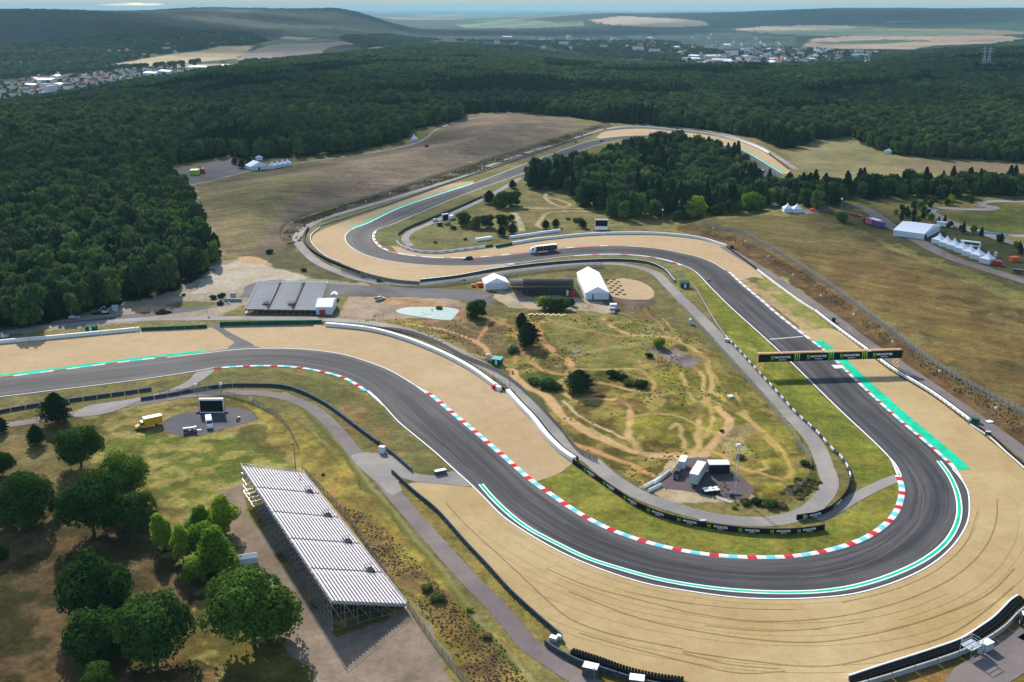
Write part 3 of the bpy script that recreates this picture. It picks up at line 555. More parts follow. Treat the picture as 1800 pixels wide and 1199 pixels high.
if sum(p.normal.z for p in me.polygons) < 0: me.flip_normals()
link('race_track', me, kind='structure')
rk = random.Random(9); cen = [(T1[i]+T2[j])/2 for i, j in pth]; cen = resample(spline([p for k, p in enumerate(cen) if k % 3 == 0], 4), 4)
for k_ in range(46):
    i0 = rk.randrange(0, len(cen)-40); ln_ = cen[i0:i0+rk.randrange(6, 26)]; o0 = rk.uniform(-5, 5); dr = rk.uniform(-.25, .25); seg = [offset(ln_, o0+dr*i)[i] for i in range(len(ln_))]; strip('skid_mark' if k_ % 3 else 'tar_seam', seg, rk.uniform(.14, .28), .126+k_*.00008, 'skid' if k_ % 3 else 'seam')
# ---------------------------------------------------------------- gravel beds
def gravel_bed(pts, m='gravel', z=.05, step=4): return sheet('gravel_bed', px_poly(pts, step) if step else PXY(pts), z, m)
def from_world(lines, z, m, name='gravel_bed'): 
    out = []
    for l in lines: out += list(l)
    return sheet(name, out, z, m)
g1_top = px_line([(-80,614),(0,605),(100,596),(247,582),(365,577),(384,574),(550,571),(570,573),(600,576.5),(650,583),(700,595.5),(750,614),(800,637.5),(833.6,657.5),(867,682),(880,689),(888.6,692),(910,716),(933.7,741),(957,771),(983.7,798),(1006.7,814)])
from_world([g1_top, px_line([(1000,822),(975,836),(948,845)])[1:], sub(E2, (-80,673), (930,846))[::-1]], .05, 'gravel')
from_world([px_line([(833,318),(800,322),(733.5,344.5),(667,368),(600,391),(570,402.5),(551,414),(548,425),(556,438),(575,452.5),(600,463.5),(650,482.5),(700,492.5),(737,495),(800,487),(867,474.5),(893,471),(890,465)]), sub(E2, (885,465.5), (833,322))], .05, 'gravel')
from_world([px_line([(687,432),(700,434),(733,441.5),(800,442),(854,435),(900,431.5),(967,421.5),(1034,415),(1100,413),(1150,413.5),(1200,417.5),(1233,422.5),(1276.7,436),(1300,454),(1330,476),(1345,492)]), px_line([(1345,492),(1325,487),(1310,491)])[1:], sub(E1, (1297,495.5), (700,446))], .05, 'gravel')
from_world([px_line([(1405,572),(1413.5,580),(1460,577.5),(1520,617.5),(1567,654),(1634,694),(1700.5,744),(1767,797),(1800,826.7),(1850,880),(1872,960),(1850,1020),(1797,1056),(1758,1092),(1733,1110),(1700,1130),(1650,1149),(1600,1166),(1550,1182),(1500,1199),(1420,1215),(1300,1217),(1200,1197),(1146.7,1191.5),(1096.7,1179.5),(1046.7,1159.5),(1001.7,1145.5),(990,1127),(986.7,1121),(900,1044.5),(816.7,954.5),(766.7,898),(716.7,851),(727,848.5),(783,852),(829,857)]), sub(E1, (833,858), (1408,586))], .05, 'gravel_raked')
from_world([px_line([(1046,242),(1067,230.5),(1100,227),(1134,226.5),(1200,232.5),(1250,238.5),(1300,250),(1333.5,262.5),(1352,273),(1370,285),(1388,299),(1384,306)]), sub(E2, (1376,306), (1060,243.5))[::-1]], .05, 'gravel')
sheet('gravel_bed', px_poly([(1072,492),(1095,489),(1120,493),(1145,506),(1150,518),(1140,527),(1110,527),(1078,522),(1066,505)]), .06, 'gravel', hfun=True)
# dark service strip through the gravel
sheet('service_track', spline(PXY([(364,568.5),(386,572),(396,580),(410,588),(430,598),(446,608.5),(420,614),(400,612),(412,603),(396,592),(385,583),(372,575)]), 3, True), .075, 'yard')
sheet('service_track', PXY([(361,619.5),(400,613),(420,609.5),(446,608),(460,611.8),(417,614),(361,621)]), .085, 'road_patch')
def ruts(pts, w=.5, z=.085): return strip('wheel_rut', px_line(pts, 3), w, z, 'gravel_rut')
for q, w in (([(1200,1075),(1300,1090),(1366.7,1092.7),(1466.7,1085),(1566.7,1063),(1650,1030),(1700,997),(1733,960),(1750,920),(1753,877)], .30), ([(960,1000),(1033,1030),(1117,1053),(1200,1074)], .34),
 ([(1000,1040),(1117,1085),(1200,1105),(1333,1125),(1433,1129),(1533,1115),(1633,1088),(1733,1047),(1783,1000)], .38), ([(1200,1145),(1316.7,1161.7),(1450,1171.7),(1566.7,1146.7),(1666.7,1116.7),(1733,1073),(1783,1030)], .36),
 ([(783,883),(813,917),(867,967),(900,997),(953,1047),(1000,1087),(1067,1113),(1200,1141)], .40), ([(1017,1113),(1100,1137),(1200,1162),(1300,1184),(1380,1180)], .34), ([(1200,1148),(1280,1168),(1370,1176)], .25), ([(1240,1100),(1330,1109),(1420,1107),(1520,1093)], .18),
 ([(1480,1060),(1580,1034),(1650,1000),(1700,950),(1718,900)], .16), ([(1100,1040),(1180,1056),(1300,1070),(1400,1072)], .16)): ruts(q, w)
rk = random.Random(4); base_ = sub(E1, (833, 858), (1692, 845)); outer_ = [p for p in px_line([(690,832),(767,898),(900,1044),(1001,1146),(1200,1200),(1400,1212),(1600,1166),(1733,1110),(1800,1052),(1860,1000),(1872,960),(1850,880),(1800,827)], 6)]; outer_ = np.array([tuple(p) for p in outer_])
d_ = 2.0
while d_ < 47:
    ln = offset(base_, -d_); i0 = rk.randrange(0, len(ln)//3); 
    while i0 < len(ln)-20:
        i1 = min(len(ln), i0+rk.randrange(18, 90)); seg = ln[i0:i1]; arr = np.array([tuple(p) for p in seg]); ok = pip(arr[:, 0], arr[:, 1], outer_) & (dseg(arr[:, 0], arr[:, 1], outer_) > 1.5)
        seg = [p for p, k in zip(seg, ok) if k]
        if len(seg) > 6 and all((q-p).length < 6 for p, q in zip(seg, seg[1:])): strip('rake_line', seg, rk.uniform(.07, .14), .084, 'gravel_rake')
        i0 = i1+rk.randrange(3, 40)
    d_ += rk.uniform(1.8, 4.4)
# ---------------------------------------------------------------- roads
def road(pts, w, m='service', z=.07, name='service_road', step=3): return strip(name, px_line(pts, step), w, z, m, follow=True)
road([(-60,757),(0,749),(73,738),(133,727),(187,718),(267,705),(334,695),(434,690.5),(484,694.5),(534,710),(567,732),(600,766),(625,797),(655,826),(676,849),(700,878),(743,927),(787,977),(833,1027),(867,1060),(900,1097),(933,1137),(967,1160),(1017,1192),(1080,1225)], 4.6, 'service_brown')
sheet('service_road', spline(PXY([(347,654),(378,649.5),(362,664),(335,680),(290,693),(240,706),(200,724),(150,733),(127,733),(150,715),(230,702),(290,688),(330,670)]), 3, True), .09, 'service')
sheet('service_road', spline(PXY([(618,800),(640,795),(668,798),(693,802),(710,818),(727,831),(763,836.5),(797,828),(815,842),(829,856),(783,851.5),(733,848),(707,841),(700,848),(708,862),(690,872),(668,852),(640,830)]), 3, True), .09, 'service')
road([(-80,597),(0,586),(100,573),(233,562.5),(334,560),(450,559.5),(550,560),(600,563.5),(650,567.5),(700,577),(750,592),(800,616),(850,643),(892,669),(933.7,709),(977,759),(1010,796),(1036.7,808),(1066.7,834),(1120,868),(1166.7,887),(1200,897),(1266.7,912.5),(1350,917),(1406.7,905),(1440,882),(1458,852),(1450,820),(1433,780),(1387,727),(1333,667),(1283,613.5),(1233,560),(1200,528),(1174,501),(1147,478),(1100,466),(1050,463.5),(984,467.5),(900,477.5),(834,487.5),(767,496),(733,500.5),(683,498.5),(633,491),(600,480),(560,462),(532,437),(522,417),(536,402),(560,388),(600,375),(680,352),(800,314),(900,277),(1000,246),(1060,227)], 5.2, 'service')
road([(1272,434),(1333,470),(1400,514),(1467,560),(1517,598),(1600,654),(1667,700),(1734,747),(1800,797),(1870,860),(1915,920),(1935,985),(1915,1050),(1860,1098),(1810,1132)], 5.5, 'service_brown')
road([(1700,1215),(1717,1192),(1750,1172),(1783,1150),(1800,1138),(1900,1080)], 9, 'service_brown')
road([(915,313),(855.6,347),(800,373),(755.6,393),(722,408),(712,420),(722,433)], 4.5, 'service')
road([(1405,377),(1440,368),(1470,362),(1508.7,364),(1562,394),(1616,424.6),(1672,452.7),(1736,474),(1800,494),(1900,530)], 8, 'service_brown')
road([(1433,912),(1466,897),(1500,876.7),(1540,856),(1580,839)], 3.8, 'service', .085)
road([(1900,350),(1800,354),(1759,353.5),(1727,356),(1724,361),(1745,364),(1740,368),(1700,368),(1650,366),(1634,371),(1660,386),(1700,401),(1749,412),(1800,415),(1900,416)], 7.5, 'service', .08, 'kart_track')
road([(1690,400),(1730,412),(1770,424),(1800,433),(1900,460)], 7, 'service', .075, 'kart_track')
road([(322,328),(370,318),(444,300),(520,287),(600,276),(680,264),(720,255),(747,244),(767,228),(807,213),(850,206),(894,202)], 3.2, 'service', .08, 'farm_path')
road([(1067,226),(1100,221),(1134,220),(1200,225),(1260,233),(1330,255),(1365,275),(1400,298)], 5, 'service', .06)
sheet('parking_area', PXY([(287,302),(407,278.6),(422,289),(444,299),(400,310),(330,325),(310,323)]), .10, 'yard', hfun=False)
sheet('parking_area', spline(PXY([(600,500),(660,503),(733,506),(787,508),(840,511),(862,518),(868,530),(858,537),(830,535),(817,529),(787,525),(740,523),(660,520),(600,519),(562,522),(500,518),(430,522),(400,535),(300,552),(200,562),(100,573),(-60,594),(-60,585),(0,577),(120,566),(225,553),(300,543),(370,540),(425,520),(432,503),(470,493),(540,497)]), 4, True), .045, 'yard')
sheet('parking_area', spline(PXY([(288,740),(320,727),(400,716),(440,724),(452,736),(400,752),(352,765),(300,763),(285,755)]), 3, True), .05, 'yard')
sheet('parking_area', spline(PXY([(1160,856),(1180,830),(1205,806),(1250,806),(1285,826),(1326,862),(1300,880),(1260,874),(1200,862)]), 3, True), .05, 'yard_red')
# ---------------------------------------------------------------- paint and kerbs
def edge_line(line, off, w, m='white_paint', z=.135, name='white_line'): return strip(name, offset(line, off), w, z, m)
# which side is the track?  E1: track on its left; E2: track on its right
edge_line(sub(E1, (-80,706), (377,647)), .15, .35); edge_line(sub(E1, (646,687), (1675,825)), .15, .35); edge_line(sub(E1, (1275,475), (683,397)), .15, .3); edge_line(sub(E1, (683,397), (1360,322)), .2, .4)
edge_line(sub(E2, (293,629), (750,692)), -.15, .35); edge_line(sub(E2, (1583,837), (643,394)), -.15, .4); edge_line(sub(E2, (643,394), (1376,306)), -.2, .45)
mat('kerb_pink', (.42, .24, .30), .95, spec=.03)
def kerb(line, off, w, pat=('kerb_red', 'kerb_white', 'kerb_blue', 'kerb_white'), seg=1.9, z=.13, h=.07, label=None):
    ln = resample(offset(line, off), seg/2) if seg < 4 else resample(offset(line, off), seg/2); L = offset(ln, w/2); Rr = offset(ln, -w/2); mb = MB(); n = len(ln)
    names = list(dict.fromkeys(pat))
    for i in range(n-1):
        a, b_, c_, d_ = L[i], Rr[i], Rr[i+1], L[i+1]; mi = names.index(pat[(i//2) % len(pat)])
        mb.add([(a.x, a.y, z), (b_.x, b_.y, z), (c_.x, c_.y, z), (d_.x, d_.y, z)]+[((a.x+b_.x)/2, (a.y+b_.y)/2, z+h), ((c_.x+d_.x)/2, (c_.y+d_.y)/2, z+h)], [(0, 4, 5, 3), (4, 1, 2, 5)], mi)
    me = mb.mesh('kerb', names)
    if sum(p.normal.z for p in me.polygons) < 0: me.flip_normals()
    return link('kerb', me, kind='structure', label=label)
kerb(sub(E1, (377,647), (646,687)), -.7, 1.5, seg=2.6)                                         # grass side of the first bend
kerb(sub(E2, (0,665), (294,629)), .7, 1.2, ('kerb_red', 'kerb_white', 'kerb_blue', 'kerb_white'), seg=4.5)
kerb(sub(E2, (-80,674), (0,665)), .7, 1.2, seg=4.5)
kerb(sub(E2, (750,692), (1583,837)), .75, 1.7, seg=2.3)
kerb(sub(E1, (1280,480), (1420,597)), -.75, 1.5, ('kerb_white', 'kerb_white', 'kerb_pink'), seg=2.2)
kerb(sub(E1, (1423,599), (1672,822)), -.65, 1.2, ('kerb_white', 'kerb_white', 'kerb_red', 'kerb_white', 'kerb_blue'), seg=1.9)
kerb(sub(E1, (1100,433), (870,450)), -.7, 1.3, ('kerb_red', 'kerb_red', 'kerb_white', 'kerb_red'), seg=5)
kerb(sub(E1, (860,451), (690,443)), -.7, 1.3, ('kerb_white', 'kerb_red', 'kerb_white', 'kerb_white'), seg=4)
kerb(sub(E1, (680,440), (662,405)), -.7, 1.3, ('kerb_white', 'kerb_white', 'kerb_red'), seg=3)
kerb(sub(E2, (1200,467), (1010,450)), .7, 1.1, ('kerb_white', 'kerb_red', 'kerb_white', 'kerb_white'), seg=4)
def green_zone(line, off, w, z=.10): return strip('green_runoff', offset(line, off), w, z, 'green_paint')
a_ = sub(E2, (-80,674), (359,621)); green_zone(a_, 2.55, 2.6)
a_ = sub(E1, (1425,600), (1676,825)); green_zone(a_, -3.3, 3.7)
a_ = sub(E2, (830,323), (618,403)); green_zone(a_, 1.7, 3.0); strip('white_line', offset(a_, .3), .7, .14, 'white_paint')
a_ = sub(E2, (1290,260), (1376,306)); green_zone(a_, 1.2, 2.0)
ol = px_line([(845,851.7),(866.7,876.7),(900,908),(933,931.7),(983,958),(1033,981.7),(1100,1003),(1150,1016.7),(1200,1026.8),(1266.7,1036),(1333,1041),(1383,1042),(1433,1040.7),(1483,1035),(1533,1023),(1583,1005),(1626.7,983),(1660,956.7),(1676.7,933),(1685,910),(1686,886.7),(1680,860),(1666.7,833),(1650,810.7)])
strip('green_line', ol, .75, .14, 'green_paint'); strip('white_line', offset(ol, .58), .34, .142, 'white_paint'); strip('white_line', offset(ol, -.58), .34, .142, 'white_paint')
strip('white_line', [P(1353,597).xy, P(1411,592).xy], .5, .145, 'white_paint')
sheet('painted_box', PXY([(1461,642),(1478,642),(1483,647.5),(1468,648.5)]), .146, 'kerb_white')
sheet('painted_wedge', PXY([(1667,811),(1676,816),(1690,838),(1694,848),(1683,832),(1675,822)]), .14, 'kerb_white')
sheet('painted_wedge', PXY([(713.5,668.5),(727,676),(753,689.5),(757,694),(740,685)]), .14, 'kerb_white')
sheet('painted_wedge', PXY([(644,688),(649,687),(664,700),(680,718),(672,713)]), .14, 'kerb_white')
sheet('painted_wedge', PXY([(1560,800),(1566,806),(1579,830),(1581,842),(1577,838),(1568,815)]), .14, 'kerb_white')
# ================================================================ trees
def leaf_quads(pos, nrm, size, rg, droop=0.0):
    n = len(pos); up = rg.normal(size=(n, 3)); nrm = nrm+rg.normal(size=(n, 3))*.45; nrm /= np.linalg.norm(nrm, axis=1)[:, None]
    u = np.cross(nrm, up); u /= np.linalg.norm(u, axis=1)[:, None]; v = np.cross(nrm, u)
    s = size*(.6+.8*rg.random(n))[:, None]; a = u*s; b = v*s*.7
    return np.stack([pos-a-b*.3, pos-b, pos+a+b*.3, pos+b], 1).reshape(-1, 3)
ICO = None
def ico():
    global ICO
    if ICO is None:
        import bmesh
        bm = bmesh.new(); bmesh.ops.create_icosphere(bm, subdivisions=2, radius=1); ICO = (np.array([v.co[:] for v in bm.verts]), np.array([[v.index for v in f.verts] for f in bm.faces])); bm.free()
    return ICO
def crown_mesh(name, kind, seed, nleaf, lsize, matn, core=True):
    """a crown about 1 m in radius, its foot at z=0"""
    rg = np.random.default_rng(seed); bl = []
    if kind == 'broad':
        bl.append((0, 0, .80, .62))
        for i in range(13):
            a = i*2.4+rg.random()*.8; h = .30+1.10*rg.random(); r_ = (.62-.30*abs(h-.75))*(.75+.4*rg.random()); bl.append((r_*math.cos(a), r_*math.sin(a), h, .27+.16*rg.random()))
        bl.append((0, 0, 1.30, .38))
        if nleaf > 4000:
            for i in range(46):
                d_ = rg.normal(size=3); d_ /= np.linalg.norm(d_); d_[2] = abs(d_[2])*1.1-.25; bl.append((d_[0]*.78*(.85+.25*rg.random()), d_[1]*.78*(.85+.25*rg.random()), .82+d_[2]*.66, .13+.12*rg.random()))
    elif kind == 'bush':
        for i in range(8):
            a = i*2.4+rg.random(); r_ = .55*rg.random()**.5; bl.append((r_*math.cos(a), r_*math.sin(a), .28+.35*rg.random(), .34+.18*rg.random()))
    elif kind == 'tall':
        for i in range(11):
            h = .5+i*.17; a = rg.random()*6.3; r_ = .42*rg.random(); bl.append((r_*math.cos(a), r_*math.sin(a), h, (.66-.045*abs(i-3)*1.1)*(.6+.4*rg.random())))
    if kind in ('conifer', 'pine'):
        H = 3.3 if kind == 'conifer' else 2.5; z0 = .35; n = nleaf
        lay = rg.random(n)**.75; tier = (np.floor(lay*12)+rg.random(n)*.75)/12; a = rg.random(n)*2*math.pi
        lob = 1+.28*np.sin(a*5+np.floor(lay*12)*2.1)+.2*np.sin(a*3+seed)
        prof_ = (1-tier)**.8 if kind == 'conifer' else np.sin(np.clip(1-tier, 0, 1)*2.3)**.8*(.9)
        r_ = prof_*lob*(.62+.38*rg.random(n)); z = z0+(H-z0)*tier-.14*r_
        pos = np.stack([r_*np.cos(a), r_*np.sin(a), z], 1); nr = np.stack([np.cos(a)*.7, np.sin(a)*.7, np.full(n, .75)], 1)
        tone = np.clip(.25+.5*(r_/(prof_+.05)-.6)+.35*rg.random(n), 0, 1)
        cv, cf = [], []
        k = 9; cvs = [(0, 0, H*.97)]
        for lv in range(1, 6):
            f_ = 1-lv/5.0; tt = f_; pr = ((1-tt)**.8 if kind == 'conifer' else math.sin((1-tt)*2.3)**.8*.9)*.62
            for j in range(k): cvs.append((pr*(1+.2*math.sin(j*3+lv))*math.cos(2*math.pi*j/k), pr*math.sin(2*math.pi*j/k), z0+(H-z0)*tt-.05))
        cfs = [(0, 1+j, 1+(j+1) % k) for j in range(k)]
        for lv in range(4): cfs += [(1+lv*k+j, 1+(lv+1)*k+j, 1+(lv+1)*k+(j+1) % k, 1+lv*k+(j+1) % k) for j in range(k)]
    else:
        bl = np.array(bl); w = bl[:, 3]**2; pick = rg.choice(len(bl), nleaf, p=w/w.sum()); d = rg.normal(size=(nleaf, 3)); d /= np.linalg.norm(d, axis=1)[:, None]; d[:, 2] = np.where(d[:, 2] < -.5, -d[:, 2]*.6, d[:, 2])
        lump = .86+.26*rg.random(nleaf)+.10*np.sin(d[:, 0]*7+pick)+.08*np.sin(d[:, 1]*9+d[:, 2]*6)
        pos = bl[pick, :3]+d*(bl[pick, 3]*lump)[:, None]
        dist = np.min(np.linalg.norm(pos[:, None]-bl[None, :, :3], axis=2)/bl[None, :, 3], axis=1); keep = dist > .78; pos = pos[keep]; d = d[keep]; pick = pick[keep]
        nr = d+np.array([0, 0, .25]); tone = np.clip(rg.random(len(bl))[pick]*.55+.45*rg.random(len(pick)), 0, 1)
        V, F = ico(); cvs = []; cfs = []
        for b_ in bl[:15]:
            o_ = len(cvs); cvs += [tuple(b_[:3]+v*b_[3]*(.80 if nleaf < 4000 else .70)) for v in V]; cfs += [tuple(int(i)+o_ for i in f_) for f_ in F]
    q_ = leaf_quads(pos, nr, lsize, rg); nq = len(pos)
    vs_ = [tuple(v) for v in q_]; fs_ = [(4*i, 4*i+1, 4*i+2, 4*i+3) for i in range(nq)]
    if core: fs_ += [tuple(i+len(vs_) for i in f_) for f_ in cfs]; vs_ += cvs
    me = bpy.data.meshes.new(name); me.from_pydata(vs_, [], fs_)
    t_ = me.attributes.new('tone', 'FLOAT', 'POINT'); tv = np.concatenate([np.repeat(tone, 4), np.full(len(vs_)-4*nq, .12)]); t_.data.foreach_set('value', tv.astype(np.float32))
    me.materials.append(M[matn]); me.update(); return me
def trunk_mesh(name, h, r, limbs=0):
    mb = MB(); mb.bar((0, 0, -.3), (0, 0, h*.55), r, n=7, r2=r*.75); mb.bar((0, 0, h*.55), (.02*h, 0, h), r*.75, n=6, r2=r*.3)
    for i in range(limbs):
        a = i*2.1; mb.bar((0, 0, h*(.45+.08*i)), (math.cos(a)*h*.32, math.sin(a)*h*.32, h*(.75+.06*i)), r*.4, n=5, r2=r*.15)
    return mb.mesh(name, 'bark')
TRUNK = trunk_mesh('trunk', 1.2, .05, 4); TRUNK_TALL = trunk_mesh('trunk', 2.2, .045, 0)
FBROAD = [crown_mesh('crown', 'broad', 10+i, 620, .15, ['leaf_forest', 'leaf_forest', 'leaf_forest_light', 'leaf_forest_dull'][i]) for i in range(4)]
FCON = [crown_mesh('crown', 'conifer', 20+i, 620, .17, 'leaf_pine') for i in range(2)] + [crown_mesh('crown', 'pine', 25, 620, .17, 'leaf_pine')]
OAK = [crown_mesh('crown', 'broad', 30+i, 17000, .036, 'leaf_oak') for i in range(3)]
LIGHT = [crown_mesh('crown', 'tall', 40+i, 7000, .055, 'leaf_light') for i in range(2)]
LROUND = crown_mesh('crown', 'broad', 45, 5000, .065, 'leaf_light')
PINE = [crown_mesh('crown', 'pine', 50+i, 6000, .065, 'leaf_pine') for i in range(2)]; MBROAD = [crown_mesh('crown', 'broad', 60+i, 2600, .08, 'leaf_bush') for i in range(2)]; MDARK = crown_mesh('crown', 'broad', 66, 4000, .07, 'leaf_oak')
BUSH = {k: crown_mesh('foliage', 'bush', 70+i, 700, .10, m_) for i, (k, m_) in enumerate((('green', 'leaf_bush'), ('dark', 'leaf_pine'), ('light', 'leaf_light'), ('grey', 'leaf_grey'), ('scrub', 'leaf_scrub'), ('brown', 'leaf_brown')))}
def tree(name, crown, loc, r, hs=1.0, trunk=TRUNK, rz=None, **k):
    e = empty(name, loc, random.random()*6.28 if rz is None else rz, **k); e.scale = (r*random.uniform(.9, 1.1), r*random.uniform(.9, 1.1), r*hs)
    link('trunk', trunk, e); link('crown', crown, e); return e
def tree_at(cx, cy, wpx, crown, name, label, cat='tree', hs=1.0, zc=.85, **k):
    s = scale_at(cx, cy)
    r = wpx*s/2/ .98; p = P(cx, cy, zc*r*hs); r = wpx*scale_at(cx, cy)/2*.97
    return tree(name, crown, p, r, hs, trunk=TRUNK_TALL if crown in LIGHT or crown in PINE or crown in FCON else TRUNK, label=label, cat=cat, **k)
def bush_at(cx, cy, wpx, kind, label, hs=1.0, **k):
    r = wpx*scale_at(cx, cy)/2; p = P(cx, cy+wpx*.2); o = link('bush', BUSH[kind], None, p, random.random()*6.28, label=label, cat='bush', **k); o.scale = (r, r, r*hs); return o
# foreground broadleaf trees on the lower meadow
fg = [(440,1066,168,0,'big round dark tree beside the near grandstand, white van roof behind it',1.0), (163,1030,140,1,'dark broadleaf tree with bare twigs, upper one of the trio in the lower meadow',1.0),
 (268,1105,142,2,'broad round dark tree touching the trio, nearest the round tree by the grandstand',.95), (165,1118,120,0,'dark low broadleaf tree at the bottom of the trio',.9), (36,872,112,1,'dark broad tree at the edge of the upper meadow clump',1.0),
 (158,890,118,2,'large dark tree in the middle of the upper meadow clump',1.05), (213,836,96,0,'dark tree at the back of the meadow clump, below the van park',1.0), (238,895,80,1,'dark rounded tree on the grandstand side of the meadow clump',1.0),
 (138,785,82,2,'dark full tree standing below the small pine',1.0), (2,815,52,0,'dark tree at the edge behind the broad tree',1.1), (-4,970,40,1,'sliver of dark tree cut by the picture edge',1.1), (170,1196,66,2,'brighter green treetop poking in at the bottom edge',1.0)]
for cx_, cy_, w_, i_, lb, hs_ in fg: tree_at(cx_, cy_, w_, OAK[i_], 'broadleaf_tree', lb, hs=hs_)
for cx_, cy_, w_, c_, lb, hs_ in [(285,925,58,LIGHT[0],'slim dull green birch at the end of the birch row',1.0), (318,950,58,LIGHT[1],'slim birch between the dull green birch and the bright clump',1.0), (378,955,100,LIGHT[0],'bright yellow green birch clump nearest the gravel yard',.8), (392,897,74,LIGHT[1],'bright green birch top behind the bright clump',.8), (350,905,62,LIGHT[0],'bright small birch in the back of the birch group',.75), (345,985,60,LROUND,'low bright green shrub-like tree under the birches',.9), (355,928,70,LROUND,'bright rounded tree between the birches',1.0)]:
    tree_at(cx_, cy_, w_, c_, 'birch_tree', lb, hs=hs_, zc=1.4)
tree_at(97, 890, 26, OAK[2], 'broadleaf_tree', 'thin dark young tree between the two big meadow trees', hs=1.5)
for cx_, cy_, w_, lb in [(97,718,50,'dark pine beside the perimeter road near the tyre barrier'), (62,765,34,'small dark pine below the dark pine by the perimeter road'), (2,748,26,'half hidden dark pine at the picture edge by the perimeter road')]:
    tree_at(cx_, cy_, w_, PINE[0], 'pine_tree', lb, hs=.9, zc=1.1)
for cx_, cy_, w_, c_, nm, lb, hs_ in [(839,540,42,MDARK,'broadleaf_tree','round dark tree by the pale blue puddle',.85), (917,566,24,PINE[0],'pine_tree','narrow dark conifer behind the wide one in the motocross field',1.0), (929,590,42,PINE[1],'pine_tree','wide dark conifer with a narrow one behind it, in the motocross field',.8),
  (1018,672,50,PINE[0],'pine_tree','lone dark pine beside the sandy trail fork',.66), (957,529,30,LROUND,'broadleaf_tree','bright lime green tree in front of the dark grandstand',.9), (975,533,36,MBROAD[0],'broadleaf_tree','green hedge tree joined to the bright lime tree',.7), (992,533,32,MBROAD[1],'broadleaf_tree','green hedge tree between the lime tree and the little conifer',.7), (1005,532,14,PINE[1],'pine_tree','little dark conifer at the end of the hedge',.8), (1159,600,24,LROUND,'broadleaf_tree','small light green tree on the infield slope',.8)]:
    tree_at(cx_, cy_, w_, c_, nm, lb, hs=hs_, zc=1.0)
for cx_, cy_, w_, c_, nm, lb in [(860,349,22,PINE[0],'pine_tree','dark tree at the tip of the clump by the far straight'), (880,350,36,MBROAD[0],'broadleaf_tree','full green tree in the clump by the far straight'), (900,348,34,MBROAD[1],'broadleaf_tree','rounded green tree next to the grove, in the clump by the far straight'), (901,325,14,PINE[1],'pine_tree','slim conifer poking above the clump by the far straight'),
  (815,384,30,MBROAD[1],'broadleaf_tree','low green tree behind the hairpin screen'), (836,390,28,MBROAD[0],'broadleaf_tree','greyish green low tree in the hairpin clump'), (856,388,30,MBROAD[1],'broadleaf_tree','wide green tree in the hairpin clump'), (882,386,28,MDARK,'broadleaf_tree','dark upright tree in the hairpin clump'), (898,382,16,MBROAD[0],'broadleaf_tree','small tree on the meadow side of the hairpin clump'),
  (882,408,17,PINE[1],'pine_tree','dark small conifer behind the white tents of the hairpin'), (901,404,18,PINE[0],'pine_tree','twin dark conifer behind the long white cover'), (959,396,15,PINE[0],'pine_tree','first of two dark conifers by the long white cover'), (977,394,15,PINE[1],'pine_tree','second of two dark conifers by the long white cover'), (1025,395,15,PINE[0],'pine_tree','dark conifer next to the big white screen'),
  (1219,362,52,LROUND,'broadleaf_tree','bright green round tree at the foot of the dark grove'), (1322,352,44,LROUND,'broadleaf_tree','bright green round tree next to the twin pagodas'), (1262,366,30,MBROAD[0],'broadleaf_tree','mid green tree between the two bright round ones'), (1290,362,30,MBROAD[1],'broadleaf_tree','second mid green tree between the two bright round ones'), (1479,380,24,MDARK,'broadleaf_tree','lone dark round tree on the field edge by the red cars'),
  (1190,378,24,MBROAD[0],'broadleaf_tree','green tree by the lamp post below the grove')]:
    tree_at(cx_, cy_, w_, c_, nm, lb, hs=.85, zc=.9)
